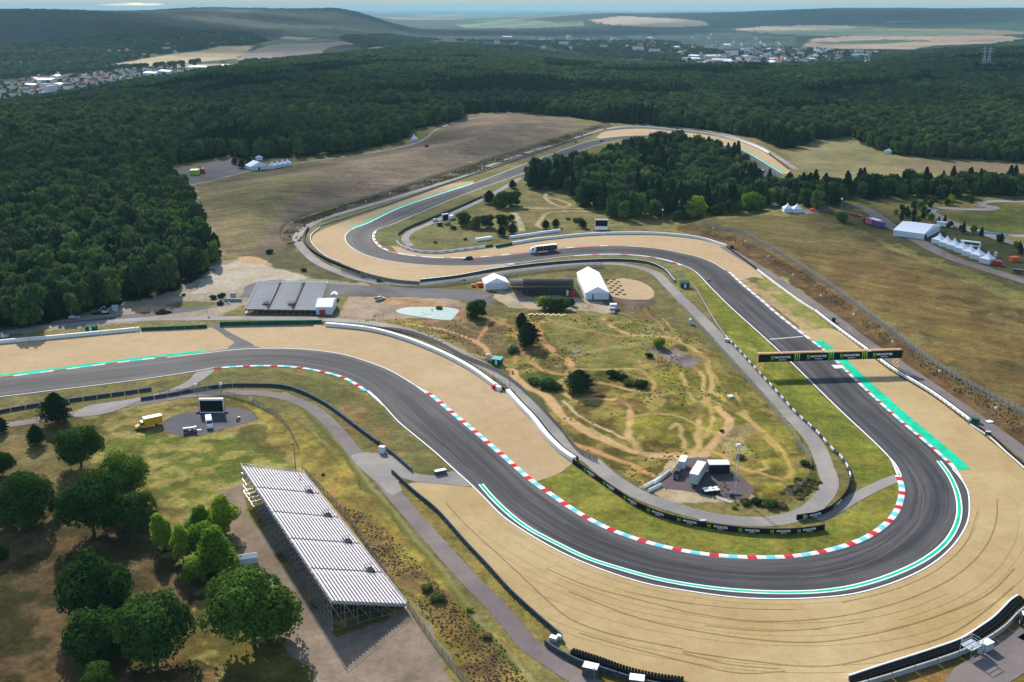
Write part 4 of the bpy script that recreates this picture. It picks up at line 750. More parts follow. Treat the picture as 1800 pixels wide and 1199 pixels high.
for cx_, cy_, w_, kd, lb in [(903,612,28,'grey','grey green wispy bush beside the green cabin'), (1141,624,18,'dark','small dark bush on the infield slope'), (1077,656,30,'dark','dark bush at the head of the oval trail'), (1094,662,24,'dark','dark bush inside the oval trail'), (1127,674,30,'dark','low dark bush in the crook of the oval trail'), (1105,671,24,'green','low bush in the middle of the oval trail'), (960,672,40,'green','low green thicket between two trails'), (940,668,28,'green','low thicket nearest the green cabin'), (978,677,30,'green','low thicket beside the lone pine'),
  (1302,802,20,'green','round bush beside the truss tower'), (1415,812,22,'green','bush by the bend of the inner road'), (1425,820,14,'dark','small bush by the inner road fence'), (1353,882,34,'green','bush at the foot of the vehicle yard'), (1330,880,24,'dark','dark bush behind the vehicle yard'), (1311,881,24,'green','bush below the truss tower'), (1375,887,22,'scrub','dry bush at the end of the yard thicket'), (1290,890,14,'light','little light bush by the inner road'),
  (797,400,14,'dark','dark bush on the hairpin meadow'), (818,420,9,'dark','small dark bush near the hairpin banner'), (765,425,9,'scrub','dry bush at the tip of the hairpin meadow'), (1015,386,22,'green','low bush in front of the grove'), (998,384,10,'green','smaller low bush in front of the grove'), (474,442,17,'dark','round dark bush on the verge by the dirt yard'), (534,474,13,'dark','dark bush by the far hairpin fence'), (390,519,18,'dark','dark small tree-like bush behind the block store'), (375,522,16,'dark','dark bush beside the block store'), (323,518,9,'dark','small bush at the forest corner'),
  (750,257,9,'dark','lone dark bush on the brown field'), (568,834,8,'dark','tiny dark bush on the bank above the near grandstand'), (300,283,18,'green','bush at the corner of the gravel car park'), (772,540,14,'scrub','dry bush by the puddle'), (580,458,10,'green','bush outside the far hairpin, first along the fence'), (610,470,10,'dark','bush outside the far hairpin, second along the fence'), (640,483,16,'green','bush outside the far hairpin, third along the fence'), (668,491,16,'green','bush outside the far hairpin, fourth along the fence'), (816,492,7,'dark','slim dark bush on the fence by the small marquee'), (1268,756,10,'green','bush on the motocross slope'), (770,1046,34,'green','green bramble patch on the brown bank'), (750,1030,26,'green','upper bramble on the brown bank'), (826,1070,16,'light','light weed clump on the brown bank'), (855,1115,22,'scrub','dry bramble low on the brown bank')]:
    bush_at(cx_, cy_, w_, kd, lb, .8)
# rows and grove
PEND = []
def later(kind, mi, loc, r, hs, label, group): PEND.append((kind, mi, loc, r, hs, label, group))
def scatter(poly, spacing, seed, jit=.45):
    rg = np.random.default_rng(seed); L = PXY(poly); x0, y0 = L.min(0); x1, y1 = L.max(0)
    X, Y = np.meshgrid(np.arange(x0, x1, spacing), np.arange(y0, y1, spacing*.9)); X = X+(np.arange(X.shape[0]) % 2)[:, None]*spacing/2
    X = (X+rg.uniform(-jit, jit, X.shape)*spacing).ravel(); Y = (Y+rg.uniform(-jit, jit, Y.shape)*spacing).ravel(); m_ = pip(X, Y, L); return X[m_], Y[m_]
def in_view(x, y, z, mx=0):
    zz = y*math.cos(PITCH)+(CAM_H-z)*math.sin(PITCH); v = (y*math.sin(PITCH)-(CAM_H-z)*math.cos(PITCH)); px = 900+FP*x/zz; py = 599.5-FP*v/zz
    return (px > -mx) & (px < 1800+mx) & (py < 1199+mx)
GROVE = [(925,332),(985,338),(1012,360),(1082,388),(1200,386),(1310,372),(1345,352),(1352,335),(1330,314),(1295,288),(1240,264),(1190,252),(1150,256),(1100,272),(1045,295),(990,302),(930,312)]
GX, GY = scatter(GROVE, 9.2, 5)
for x, y in zip(GX, GY):
    con = fbm(x/40, y/40, 2) > .56; z = float(height(x, y)[0]); r = random.uniform(4.2, 6.2)
    if con: later('pine_tree', 4+random.randrange(3), (x, y, z), r*.85, random.uniform(.95, 1.35), 'dark conifer in the dense grove inside the far loop', 'conifers of the grove inside the loop')
    else: later('broadleaf_tree', random.randrange(4), (x, y, z), r, random.uniform(1.3, 1.65), 'dark leafy tree in the dense grove inside the far loop', 'leafy trees of the grove inside the loop')
ROWT = [(1335,372),(1365,360),(1440,372),(1500,352),(1560,350),(1640,352),(1720,345),(1850,345),(1950,345),(1950,325),(1800,325),(1700,322),(1600,330),(1500,332),(1400,330),(1345,340)]
GX, GY = scatter(ROWT, 9.5, 6)
for x, y in zip(GX, GY):
    z = float(height(x, y)[0]); r = random.uniform(4, 6.0)
    if random.random() < .3: later('pine_tree', 4+random.randrange(3), (x, y, z), r*.85, random.uniform(.8, 1.1), 'dark conifer in the tree belt above the kart track', 'conifers of the belt above the kart track')
    else: later('broadleaf_tree', random.randrange(4), (x, y, z), r, random.uniform(1.1, 1.5), 'dark leafy tree in the belt above the kart track', 'leafy trees of the belt above the kart track')
for poly, sp, kd, rr_, lb, g_ in (([(1560,385),(1600,360),(1700,350),(1720,356),(1640,364),(1622,372),(1650,386),(1700,402),(1760,425),(1900,470),(1900,500),(1800,450),(1740,425),(1660,400),(1610,392)], 8.5, MBROAD, (1.5, 2.6), 'young green bush tree beside the kart track', 'young trees along the kart track'),):
    GX, GY = scatter(poly, sp, 8)
    for x, y in zip(GX, GY):
        z = float(height(x, y)[0])
        if random.random() < .4: later('pine_tree', 4+random.randrange(3), (x, y, z), random.uniform(1.3, 1.9), random.uniform(.9, 1.2), 'young dark conifer beside the kart track', 'young conifers along the kart track')
        else: later('broadleaf_tree', 7+random.randrange(2), (x, y, z), random.uniform(*rr_), 1.2, lb, g_)
for cx_, cy_, w_, lb in [(438,284,16,'dark slim tree beside the car park, left of the marquee tops'), (425,287,16,'dark slim tree at the corner of the car park'), (412,283,12,'dark slim tree on the car park edge, outermost'), (484,268,13,'dark poplar behind the four pagoda tents, first'), (494,268,12,'dark poplar behind the four pagoda tents, second'), (503,267,14,'dark poplar behind the four pagoda tents, last')]:
    tree_at(cx_, cy_, w_, FCON[2], 'poplar_tree', lb.replace('left of', 'next to'), hs=.75, zc=1.3)
# the great forest: the nearest stand as single trees, the rest as one wood
rg = np.random.default_rng(11); fx, fy, fr = [], [], []
D = 430.0
while D < 6500:
    s = max(8.0, .0056*D); nth = int(1.32*D/s); th = (np.arange(nth)+rg.uniform(-.45, .45, nth))/nth*1.32-.66; dd = D+rg.uniform(-.45, .45, nth)*s*.9
    fx.append(dd*np.sin(th)); fy.append(dd*np.cos(th)); fr.append(np.full(nth, s)); D += s*.9
fx = np.concatenate(fx); fy = np.concatenate(fy); fr = np.concatenate(fr)
m_ = pip(fx, fy, FORp) | pip(fx, fy, FAR2p)
OPEN = [[(285,303),(407,276),(425,290),(445,300),(520,280),(518,272),(432,279),(408,273),(300,292)], [(555,271),(600,264),(560,262)], [(716,252),(742,246),(768,225),(735,226),(722,236)]]
for o_ in OPEN: m_ &= ~pip(fx, fy, PXY(o_))
VILL = [[(-80,180),(-80,150),(60,132),(180,126),(300,116),(345,114),(345,130),(230,142),(150,160),(60,172)], [(1190,119),(1230,98),(1340,84),(1420,86),(1560,90),(1520,102),(1400,116)], [(680,78),(700,72),(900,60),(1100,60),(1240,75),(1300,100),(1190,112),(960,100)]]
for k_, o_ in enumerate(VILL): m_ &= ~(pip(fx, fy, PXY(o_)) & (rg.random(fx.size) < (.45 if k_ < 2 else .5)))
hl = pip(fx, fy, PXY(HILL_L)) & (rg.random(fx.size) < .6) & ~pip(fx, fy, PXY([(180,118),(230,106),(330,90),(390,80),(560,74),(684,78),(640,92),(570,99),(425,112),(330,112)])); m_ |= hl
m_ |= pip(fx, fy, PXY([(-80,152),(-80,116),(0,116),(60,122),(170,117),(240,108),(330,98),(400,88),(345,112),(300,117),(180,127),(60,133),(0,150)])) & ~pip(fx, fy, PXY([(180,115),(230,106),(330,90),(390,80),(445,80),(430,94),(415,104),(330,112),(250,118),(190,121)])) & (rg.random(fx.size) < .8); m_ |= (pip(fx, fy, PXY(VILL[0])) | pip(fx, fy, PXY(VILL[1]))) & (rg.random(fx.size) < .5); fx = fx[m_]; fy = fy[m_]; fr = fr[m_]; fz = height(fx, fy); vis = in_view(fx, fy, fz, 140); fx, fy, fz, fr = fx[vis], fy[vis], fz[vis], fr[vis]
fD = np.hypot(fx, fy); ring = vnoise(fx/60, fy/60)
rad = fr*.58*(.7+.65*rg.random(len(fx))); hgt = np.where(fD < 1300, 1.25+.5*rg.random(len(fx)), .85+.4*rg.random(len(fx))); con = (fbm(fx/120+8, fy/120, 2) > .66)
vg = pip(fx, fy, PXY(VILL[0])) | pip(fx, fy, PXY(VILL[1])); rad = np.where(vg, rad*.45, np.where(pip(fx, fy, PXY(VILL[2])), rad*.7, rad)); hgt = np.where(vg, .6, hgt)
hgt = np.where(fD > 1300, np.minimum(hgt, 15/(1.93*rad)), hgt)
KINDS = FBROAD+FCON+[MBROAD[0], LROUND]+[None]*4
inn = in_view(fx, fy, fz, 4); cand = [(fD[i]/rad[i], 'f', i) for i in np.argsort(fD)[:900] if inn[i]]+[(math.hypot(p_[2][0], p_[2][1])/p_[3], 'p', j) for j, p_ in enumerate(PEND)]
cand.sort(); ind = np.zeros(len(fx), bool); cnt = {'pine_tree': sum(o.name.startswith('pine_tree') for o in bpy.data.objects), 'broadleaf_tree': sum(o.name.startswith('broadleaf_tree') for o in bpy.data.objects)}; rest = []
for _, w_, i in cand:
    if w_ == 'f':
        if cnt['broadleaf_tree'] >= 298: continue
        ind[i] = True; cnt['broadleaf_tree'] += 1; tree('broadleaf_tree', FBROAD[(0, 1, 0, 3, 2, 1, 3)[i % 7]], (fx[i], fy[i], fz[i]), rad[i], hgt[i], TRUNK, label='leafy dark green tree in the front rows of the forest', cat='tree', group='trees in the front of the forest')
    else:
        kd, mi, lc, r_, hs_, lb, g_ = PEND[i]
        if cnt[kd] >= 298: rest.append(PEND[i]); continue
        cnt[kd] += 1; tree(kd, KINDS[mi], lc, r_, hs_, TRUNK if kd == 'broadleaf_tree' else TRUNK_TALL, label=lb, cat='tree', group=g_)
def gn_scatter(name, pts, scl, hs, idxs, rots, meshes, **k):
    """one object that carries every remaining plant of a mass"""
    me = bpy.data.meshes.new(name); me.vertices.add(len(pts)); me.vertices.foreach_set('co', np.asarray(pts, np.float32).ravel())
    for nm, v, tp in (('scl', scl, 'FLOAT'), ('hs', hs, 'FLOAT'), ('rotz', rots, 'FLOAT'), ('pick', idxs, 'INT')):
        a = me.attributes.new(nm, tp, 'POINT'); a.data.foreach_set('value', np.asarray(v, np.int32 if tp == 'INT' else np.float32))
    me.update(); o = link(name, me, **k)
    cl = bpy.data.collections.new(name+'_kinds')
    for i, mm in enumerate(meshes):
        q = bpy.data.objects.new('%s_kind_%02d' % (name, i), mm); cl.objects.link(q)
    ng = bpy.data.node_groups.new(name, 'GeometryNodeTree'); ng.interface.new_socket('Geometry', in_out='INPUT', socket_type='NodeSocketGeometry'); ng.interface.new_socket('Geometry', in_out='OUTPUT', socket_type='NodeSocketGeometry')
    gi = ng.nodes.new('NodeGroupInput'); go = ng.nodes.new('NodeGroupOutput'); ip = ng.nodes.new('GeometryNodeInstanceOnPoints'); ci = ng.nodes.new('GeometryNodeCollectionInfo')
    ci.inputs['Collection'].default_value = cl; ci.inputs['Separate Children'].default_value = True; ci.inputs['Reset Children'].default_value = True
    def att(nm, tp):
        n = ng.nodes.new('GeometryNodeInputNamedAttribute'); n.data_type = tp; n.inputs['Name'].default_value = nm; return n.outputs['Attribute']
    ng.links.new(gi.outputs[0], ip.inputs['Points']); ng.links.new(ci.outputs[0], ip.inputs['Instance']); ip.inputs['Pick Instance'].default_value = True; ng.links.new(att('pick', 'INT'), ip.inputs['Instance Index'])
    cr = ng.nodes.new('ShaderNodeCombineXYZ'); ng.links.new(att('rotz', 'FLOAT'), cr.inputs[2]); ng.links.new(cr.outputs[0], ip.inputs['Rotation'])
    cs = ng.nodes.new('ShaderNodeCombineXYZ'); s_ = att('scl', 'FLOAT'); ng.links.new(s_, cs.inputs[0]); ng.links.new(s_, cs.inputs[1])
    mu = ng.nodes.new('ShaderNodeMath'); mu.operation = 'MULTIPLY'; ng.links.new(s_, mu.inputs[0]); ng.links.new(att('hs', 'FLOAT'), mu.inputs[1]); ng.links.new(mu.outputs[0], cs.inputs[2]); ng.links.new(cs.outputs[0], ip.inputs['Scale'])
    ng.links.new(ip.outputs[0], go.inputs[0]); md = o.modifiers.new('scatter', 'NODES'); md.node_group = ng; return o
r_ = ~ind; pk = np.where(con & (fD < 3000), 4+rg.integers(0, 3, len(fx)), np.array([0, 1, 3, 0, 1, 2, 3, 0, 1])[np.clip(((fbm(fx/45, fy/45, 3)-.3)*12+rg.normal(size=len(fx))*1.6).astype(int), 0, 8)])
FLITE = [crown_mesh('crown', 'broad', 10+i, 300, .20, ['leaf_forest', 'leaf_forest', 'leaf_forest_light', 'leaf_forest_dull'][i]) for i in range(4)]; KINDS[9:13] = FLITE
pk2 = np.where((fD > 1500) & (pk < 4), pk+9, pk)
z3 = lambda a, b: np.concatenate([a, np.asarray(b, float)]) if len(b) else a
gn_scatter('forest', np.concatenate([np.stack([fx, fy, fz], 1)[r_], np.array([p_[2] for p_ in rest]).reshape(-1, 3)]), z3((rad*np.where(con, .8, 1))[r_], [p_[3] for p_ in rest]), z3((hgt*np.where(con, .8, 1))[r_], [p_[4] for p_ in rest]), z3(pk2[r_], [p_[1] for p_ in rest]), z3((rg.random(len(fx))*6.28)[r_], [j*2.4 for j in range(len(rest))]), KINDS, kind='stuff', label='dense dark green forest filling the hills behind the circuit')
print('forest', len(fx), 'objects', len(bpy.data.objects))
# scrub on the banks: low growth nobody could count
def scrub(name, polys, sp, kinds, r0, r1, seed, label, thr=.47):
    X, Y = [], []
    for p_ in polys: a, b = scatter(p_, sp, seed); X.append(a); Y.append(b)
    X = np.concatenate(X); Y = np.concatenate(Y); g = np.random.default_rng(seed); keep = (fbm(X/12, Y/12, 3)+g.normal(size=X.size)*.06) > thr; X = X[keep]; Y = Y[keep]; n = len(X)
    gn_scatter(name, np.stack([X, Y, height(X, Y)-.05], 1), g.uniform(r0, r1, n), g.uniform(.45, .9, n), g.integers(0, len(kinds), n), g.random(n)*6.28, [BUSH[k_] for k_ in kinds], kind='stuff', label=label)
scrub('undergrowth', [[(1215,404),(1300,428),(1350,458),(1405,490),(1470,537),(1530,583),(1640,660),(1750,733),(1880,830),(1890,790),(1760,705),(1660,650),(1570,590),(1490,532),(1410,478),(1345,440),(1290,415)]], 1.15, ['brown', 'scrub', 'scrub', 'brown'], .2, .5, 3, 'brown dry scrub on the bank between perimeter road and field', .38)
scrub('undergrowth', [[(506,430),(500,408),(520,388),(640,350),(760,314),(900,268),(1035,226),(1060,222),(1000,250),(900,284),(760,325),(650,355),(545,392),(528,408),(530,425)]], 1.5, ['brown', 'scrub', 'green', 'brown'], .4, .9, 4, 'dry scrub on the bank outside the far hairpin')
scrub('undergrowth', [[(600,890),(650,905),(720,975),(790,1050),(880,1130),(950,1230),(850,1230),(770,1110),(690,1010),(630,945)]], 0.8, ['brown', 'scrub', 'scrub', 'brown'], .16, .38, 5, 'brown bramble on the bank beside the near grandstand', .50)
scrub('undergrowth', [INF, [(1010,780),(1100,800),(1190,800),(1260,880),(1150,860),(1060,815)]], 2.0, ['scrub', 'green', 'scrub', 'light'], .2, .5, 6, 'tufts of weeds on the motocross infield', .60)
scrub('undergrowth', [[(1280,890),(1330,870),(1380,860),(1425,815),(1445,850),(1400,885),(1330,900)]], 1.2, ['scrub', 'green', 'scrub'], .4, 1.0, 7, 'dry weeds at the end of the infield')
# ================================================================ writing (made once as flat meshes)
def text_mesh(name, s, size, matn, ext=.02, sx=1.0):
    cu = bpy.data.curves.new(name, 'FONT'); cu.body = s; cu.size = size; cu.align_x = 'CENTER'; cu.align_y = 'CENTER'; cu.extrude = ext; cu.offset = size*.03; cu.resolution_u = 2
    o = bpy.data.objects.new(name, cu); COL.objects.link(o); o.scale.x = sx; me = bpy.data.meshes.new_from_object(o.evaluated_get(bpy.context.evaluated_depsgraph_get())); bpy.data.objects.remove(o); bpy.data.curves.remove(cu)
    me.transform(Matrix.Diagonal((sx, 1, 1, 1))); me.materials.clear(); me.materials.append(M[matn]); return me
T_MON = text_mesh('lettering', 'MONSTER', 1.0, 'white_foam', sx=1.35); T_EN = text_mesh('lettering', 'ENERGY', .42, 'white_foam', sx=1.7); T_NO = {}
def claw_mesh(h, w):
    mb = MB()
    for k in range(3):
        x0 = (k-1)*w*.34; pts = [(x0-w*.13, h*.5), (x0+w*.10, h*.42), (x0+w*.05, h*.1), (x0+w*.13, -.05*h), (x0+w*.04, -h*.2), (x0+w*.02, -h*.5), (x0-w*.06, -h*.3), (x0-w*.02, -.02*h), (x0-w*.09, h*.1)]
        n = len(pts); mb.add([(x, y, 0) for x, y in pts]+[(x, y, .03) for x, y in pts], [tuple(range(n))[::-1], tuple(range(n, 2*n))]+[(i, (i+1) % n, n+(i+1) % n, n+i) for i in range(n)], 0)
    return mb.mesh('claw_logo', 'claw_green')
CLAW = claw_mesh(1.0, .9)
# ================================================================ barriers, walls and fences
def section(line, h, th, mb, mi=0, z0=0.0, step_from=0, hz=None, top=None):
    L = offset(line, th/2); Rr = offset(line, -th/2); n = len(line)
    hz = hz or [0]*n; vs = []
    for i in range(n): vs += [(L[i].x, L[i].y, z0+hz[i]), (Rr[i].x, Rr[i].y, z0+hz[i]), (Rr[i].x, Rr[i].y, z0+h+hz[i]), (L[i].x, L[i].y, z0+h+hz[i])]
    fs = []; mis = []
    o = len(mb.v)
    mb.v += vs
    for i in range(n-1):
        a = o+4*i; b = a+4
        for k, f in enumerate(((a, b, b+3, a+3), (a+1, a+2, b+2, b+1), (a+3, b+3, b+2, a+2))): mb.f.append(f); mb.m.append(top if (k == 2 and top is not None) else mi)
    mb.f += [(o, o+3, o+2, o+1), (o+4*(n-1), o+4*(n-1)+1, o+4*(n-1)+2, o+4*(n-1)+3)]; mb.m += [mi, mi]; return mb
def barrier(name, pts, h, th, mats, label, cat, posts=None, rail=None, group=None, off=0.0, z0=0.0, step=3.0, part='panel', blocks=None, top=None, alt=None):
    line = px_line(pts, step) if not isinstance(pts[0], Vector) else pts
    if off: line = offset(line, off)
    hz = list(height([p.x for p in line], [p.y for p in line])); o3 = Vector((line[0].x, line[0].y, 0)); e = empty(name, o3, label=label, cat=cat, group=group)
    loc = [p-line[0] for p in line]
    if blocks:
        ln = resample(loc, blocks); k0 = 0; seg = resample(loc, 1.5); per = max(2, round(blocks/1.5)); 
        for nb, a in enumerate(range(0, len(seg)-1, per)):
            pc = seg[a:min(a+per, len(seg)-1)+1]
            if len(pc) < 2: continue
            hb = list(height([p.x+line[0].x for p in pc], [p.y+line[0].y for p in pc]))
            d0 = (pc[1]-pc[0]).normalized()*.12; pc = [pc[0]+d0]+pc[1:-1]+[pc[-1]-(pc[-1]-pc[-2]).normalized()*.12]
            mb = MB(); section(pc, h, th, mb, 0, z0, hz=hb, top=top); mb.build(part, [alt] if alt and nb % 2 else mats, e)
    else:
        mb = MB(); section(loc, h, th, mb, 0, z0, hz=hz, top=top); mb.build(part, mats, e)
    if rail:
        for zr, hr, tr, mr, offr in rail: mb = MB(); section(offset(loc, offr), hr, tr, mb, 0, zr, hz=hz); mb.build('rail', mr, e)
    if posts:
        sp, ph, pw, pm, offp = posts; pl = resample(offset(loc, offp), sp); pl = pl[:100]
        me = MB().box(-pw/2, pw/2, -pw/2, pw/2, 0, ph).mesh('post', pm)
        for p in pl: link('post', me, e, (p.x, p.y, float(height(p.x+line[0].x, p.y+line[0].y)[0])))
    return e
W2 = [(571,573.5),(600,576),(650,582),(700,595),(750,613.5),(800,637),(833.6,657),(867,681.5),(876,688)]
barrier('foam_barrier', [(-80,613),(0,604.5),(100,595.5),(246,581.5)], 1.5, .9, ['white_foam'], 'long white foam barrier before the green barrier, at the picture edge', 'barrier', off=.5, blocks=14, rail=[(.7, .35, .12, 'rail_blue', 1.6)])
barrier('tyre_barrier', [(248,581.5),(300,579.5),(364,576.5)], 1.4, 1.0, ['barrier_green'], 'dark green tyre barrier next to the long white foam barrier', 'barrier', off=.5, blocks=4)
barrier('tyre_barrier', [(386,573.5),(460,572),(550,570.5)], 1.9, 1.0, ['barrier_green'], 'dark green tyre barrier in front of the far grandstand', 'barrier', off=.5, blocks=4)
barrier('tyre_barrier', [(549,568.5),(566,567.8)], 1.3, .8, ['barrier_green'], 'short dark green barrier filling the gap by the small white tent', 'barrier', off=.5)
barrier('foam_barrier', W2, 1.45, 1.5, ['white_foam'], 'long white foam barrier curving round the first gravel bed, red end block', 'barrier', off=.75, blocks=15, rail=[(.1, 1.1, .25, 'black', 1.4)])
mb = MB(); a_, b_ = P(868,682).xy, P(877,689).xy; mb.box(-.1, 1.3, -.85, .85, .02, 1.5); link('red_end_block', mb.mesh('red_end_block', 'red'), None, (a_.x, a_.y, 0), math.atan2(b_.y-a_.y, b_.x-a_.x), label='red block at the gate end of the curved white barrier', cat='barrier block')
barrier('foam_barrier', [(888.6,691),(910,715),(933.7,740),(957,770),(983.7,797),(1006,812.5)], 1.45, 1.5, ['white_foam'], 'straight white foam barrier running down to the black banner wall', 'barrier', off=.75, blocks=12, rail=[(.1, 1.1, .25, 'black', 1.4)])
def ad_wall(pts, label, spots, h=1.5, sz=.8):
    e = barrier('banner_wall', pts, h, .3, ['black', 'banner_edge'], label, 'advertising barrier', off=0, part='banner')
    line = px_line(pts, 3.0); o0 = line[0]; LN = resample(line, 1.0)
    for s in spots:
        i = int(s*(len(LN)-2)); p = LN[i]; i0 = max(0, i-2); i1 = min(len(LN)-1, i+2); t = (LN[i1]-LN[i0]).normalized()
        n_ = Vector((t.y, -t.x))
        if n_.y > 0: n_ = -n_; 
        tt = Vector((-n_.y, n_.x)); rz = math.atan2(tt.y, tt.x); q = p+n_*.24-o0
        for me_, dx, dz, sc in ((T_MON, .5, .12, sz), (T_EN, .5, -.42, sz), (CLAW, -2.5, -.05, 1.15)):
            o = link('lettering' if me_ is not CLAW else 'claw_logo', me_, e); o.location = (q.x+tt.x*dx, q.y+tt.y*dx, h*.5+dz); o.rotation_euler = (math.pi/2, 0, rz); o.scale = (sc*.75 if me_ is not CLAW else sc, sc, 1)
    return e
mat('banner_edge', (.40, .24, .12), .6)
ad_wall([(1007,815),(1016.7,821),(1066.7,856),(1120,891),(1160,908),(1200,919),(1240,927),(1300,935.5),(1366.7,938.5),(1410,936.5),(1449,931)], 'long black advertising wall with white lettering round the inside of the hairpin', [.12, .24, .36, .47, .58, .68, .78, .87, .96])
ad_wall([(1400,914),(1433,909),(1462,896),(1480,880),(1491,862),(1495,843)], 'short black advertising wall curving up beside the inner road junction', [.18, .5])
barrier('striped_barrier', [(1495,842),(1489,823),(1475,803),(1467,797),(1433.6,760),(1400,730),(1367,693.6),(1333.5,657),(1300,620),(1275,593.5)], .75, .25, ['white_foam'], 'white topped tyre barrier with green posts along the straight under the gantry', 'barrier', posts=(2.2, 1.5, .12, 'barrier_green', .35), z0=.4, blocks=1.5, alt='rail_blue')
barrier('guard_rail', [(1275,593.5),(1257,567),(1237,533.5),(1223,510),(1214,503)], .7, .2, ['concrete'], 'pale guard rail from the green hut towards the gantry straight', 'guard rail', posts=(3, 1.0, .12, 'steel_dark', .25), z0=.2)
barrier('tyre_barrier', [(-60,738),(0,725.5),(67,713.5),(123,705.5),(200,695),(267,685.5)], 1.1, .7, ['rail_blue', 'steel_dark'], 'dark blue tyre barrier ending where the link road crosses, picture edge side', 'barrier', blocks=4)
barrier('tyre_barrier', [(247,703.5),(300,695.5),(384,680.5),(450,678.5),(500.5,681.5),(534,711-19),(574,713),(600,731.5),(642,763.5),(667,781)], 1.1, .7, ['rail_blue', 'steel_dark'], 'dark blue tyre barrier curving from behind the big screen to the white cabinet', 'barrier', blocks=4)
barrier('tyre_barrier', [(670,783),(700,808),(724,829)], 1.1, .5, ['rail_blue'], 'short dark barrier between white cabinet and the access road', 'barrier', posts=(2.2, 1.25, .12, 'wood', -.3), blocks=4)
barrier('guard_rail', [(690,832),(728,867),(767,899),(817,955),(860,1001),(900,1045),(945,1086),(988,1123)], 1.15, .3, ['rail_blue'], 'long dark green guard rail along the big gravel trap', 'guard rail', posts=(2.5, 1.35, .14, 'barrier_green', -.3), rail=[(.3, .25, .1, 'steel_dark', -.25)])
barrier('concrete_barrier', [(957,1133),(980,1149),(1013,1166),(1063,1183),(1110,1198),(1180,1213),(1300,1226)], 1.25, .35, ['rail_blue', 'steel_dark'], 'dark concrete barrier behind the bottom tyre wall', 'barrier', blocks=6)
barrier('concrete_barrier', [(1480,1215),(1555,1194),(1605,1178),(1655,1162),(1700,1145),(1738,1124),(1765,1105),(1800,1072),(1840,1060)], 1.2, .35, ['concrete'], 'grey concrete barrier behind the tyre wall with the marshal stand', 'barrier', off=-.2, blocks=6)
# tyre walls
def torus_stack(n=4, r=.32, t=.115):
    mb = MB(); K = 9
    for lv in range(n):
        z = .12+lv*.235; rings = []
        for (dr, dz) in ((t, 0), (0, t), (-t, 0), (0, -t)): rings.append([((r-t+dr)*math.cos(2*math.pi*i/K), (r-t+dr)*math.sin(2*math.pi*i/K), z+dz) for i in range(K)])
        vs = [v for r_ in rings for v in r_]; fs = [(a*K+i, a*K+(i+1) % K, ((a+1) % 4)*K+(i+1) % K, ((a+1) % 4)*K+i) for a in range(4) for i in range(K)]; mb.add(vs, fs)
    return mb
def tyre_wall(pts, rows, label, rim):
    line = px_line(pts, 1.0); o0 = line[0]; e = empty('tyre_wall', (o0.x, o0.y, 0), label=label, cat='tyre wall'); st = torus_stack(); me = st.mesh('tyre_stack', 'tyre'); spots = []
    for r_ in range(rows):
        for k, p in enumerate(resample(offset(line, r_*.6), .66)): spots.append((p.x-o0.x+(.0 if r_ % 2 else .2), p.y-o0.y))
    spots.sort(key=lambda q: (q[0]+o0.x)**2+(q[1]+o0.y)**2)
    for q in spots[:100]: link('tyre_stack', me, e, (q[0], q[1], 0))
    vs = np.array(st.v); fs = st.f; V_ = []; F_ = []
    for q in spots[100:]:
        o_ = len(V_); V_ += [(v[0]+q[0], v[1]+q[1], v[2]) for v in st.v]; F_ += [tuple(i+o_ for i in f) for f in fs]
    if V_: m2 = bpy.data.meshes.new('tyre_stack'); m2.from_pydata(V_, [], F_); m2.materials.append(M['tyre']); link('tyre_stack', m2, e, kind='stuff')
    if rim is not None:
        mb = MB(); section([p-o0 for p in offset(line, rim)], 1.15, .3, mb, 0, 0); mb.build('conveyor_belt', 'white_foam', e)
tyre_wall([(1003,1152),(1046.7,1166),(1096.7,1184),(1146.7,1196),(1196.7,1203)], 3, 'black tyre wall hatched in front of the dark concrete barrier', None)
tyre_wall([(1500,1203),(1550,1186),(1600,1170),(1650,1153.5),(1700,1135),(1733,1114),(1758,1096),(1790,1064),(1799,1058)], 3, 'black tyre wall with a white belt face at the far end of the gravel trap', 1.55)
# far hairpin
HP = [(545,402),(539,412),(539,425),(547,437),(560,447),(575,455.5),(600,466.5),(650,485),(700,495.5),(738,498.5)]
barrier('tyre_barrier', HP, 1.3, 1.0, ['black', 'steel_dark'], 'black tyre barrier round the outside of the far hairpin', 'barrier', off=-1.0, blocks=4)
barrier('foam_barrier', [(563,400),(548,413),(546,424),(556,438.5),(575,453.5),(600,463.8)], .8, .3, ['white_foam'], 'white belt facing round the far hairpin gravel', 'barrier')
barrier('tyre_barrier', [(739,495),(800,488),(867,476),(933,467.5),(1000,461.5),(1084,458.5),(1134,462.5),(1165,474.5),(1186,496.5)], 1.2, .5, ['rail_blue'], 'dark barrier behind the white marquees, along the inner road', 'barrier', posts=(3.5, 1.9, .1, 'steel_dark', .4), rail=[(1.2, .06, .6, 'steel', 0)])
barrier('debris_fence', [(600,478),(650,492),(700,501),(740,503.5),(800,499),(860,490),(930,480),(1000,473),(1060,469)], 2.4, .04, ['mesh_grey'], 'grey mesh fence behind the dirt yard and small marquee', 'fence', posts=(4.0, 2.5, .1, 'steel', 0))
def text_banner(pts, label):
    e = barrier('banner_wall', pts, 1.4, .25, ['white_foam'], label, 'advertising barrier', part='banner'); line = px_line(pts, 3.0); o0 = line[0]; LN = resample(line, 1.0)
    me = MB().box(-1.3, -.75, 0, .05, -.35, .35).box(-.6, -.2, 0, .05, -.3, .3).box(0, .35, 0, .05, -.3, .3).box(.5, 1.3, 0, .05, -.3, .0).mesh('emblem', 'banner_blue')
    for i in range(3, len(LN)-3, 6):
        t = (LN[i+1]-LN[i-1]).normalized(); n_ = Vector((t.y, -t.x)); n_ = n_ if n_.y < 0 else -n_; q = LN[i]+n_*.18-o0; link('emblem', me, e, (q.x, q.y, .72), math.atan2(t.y, t.x))
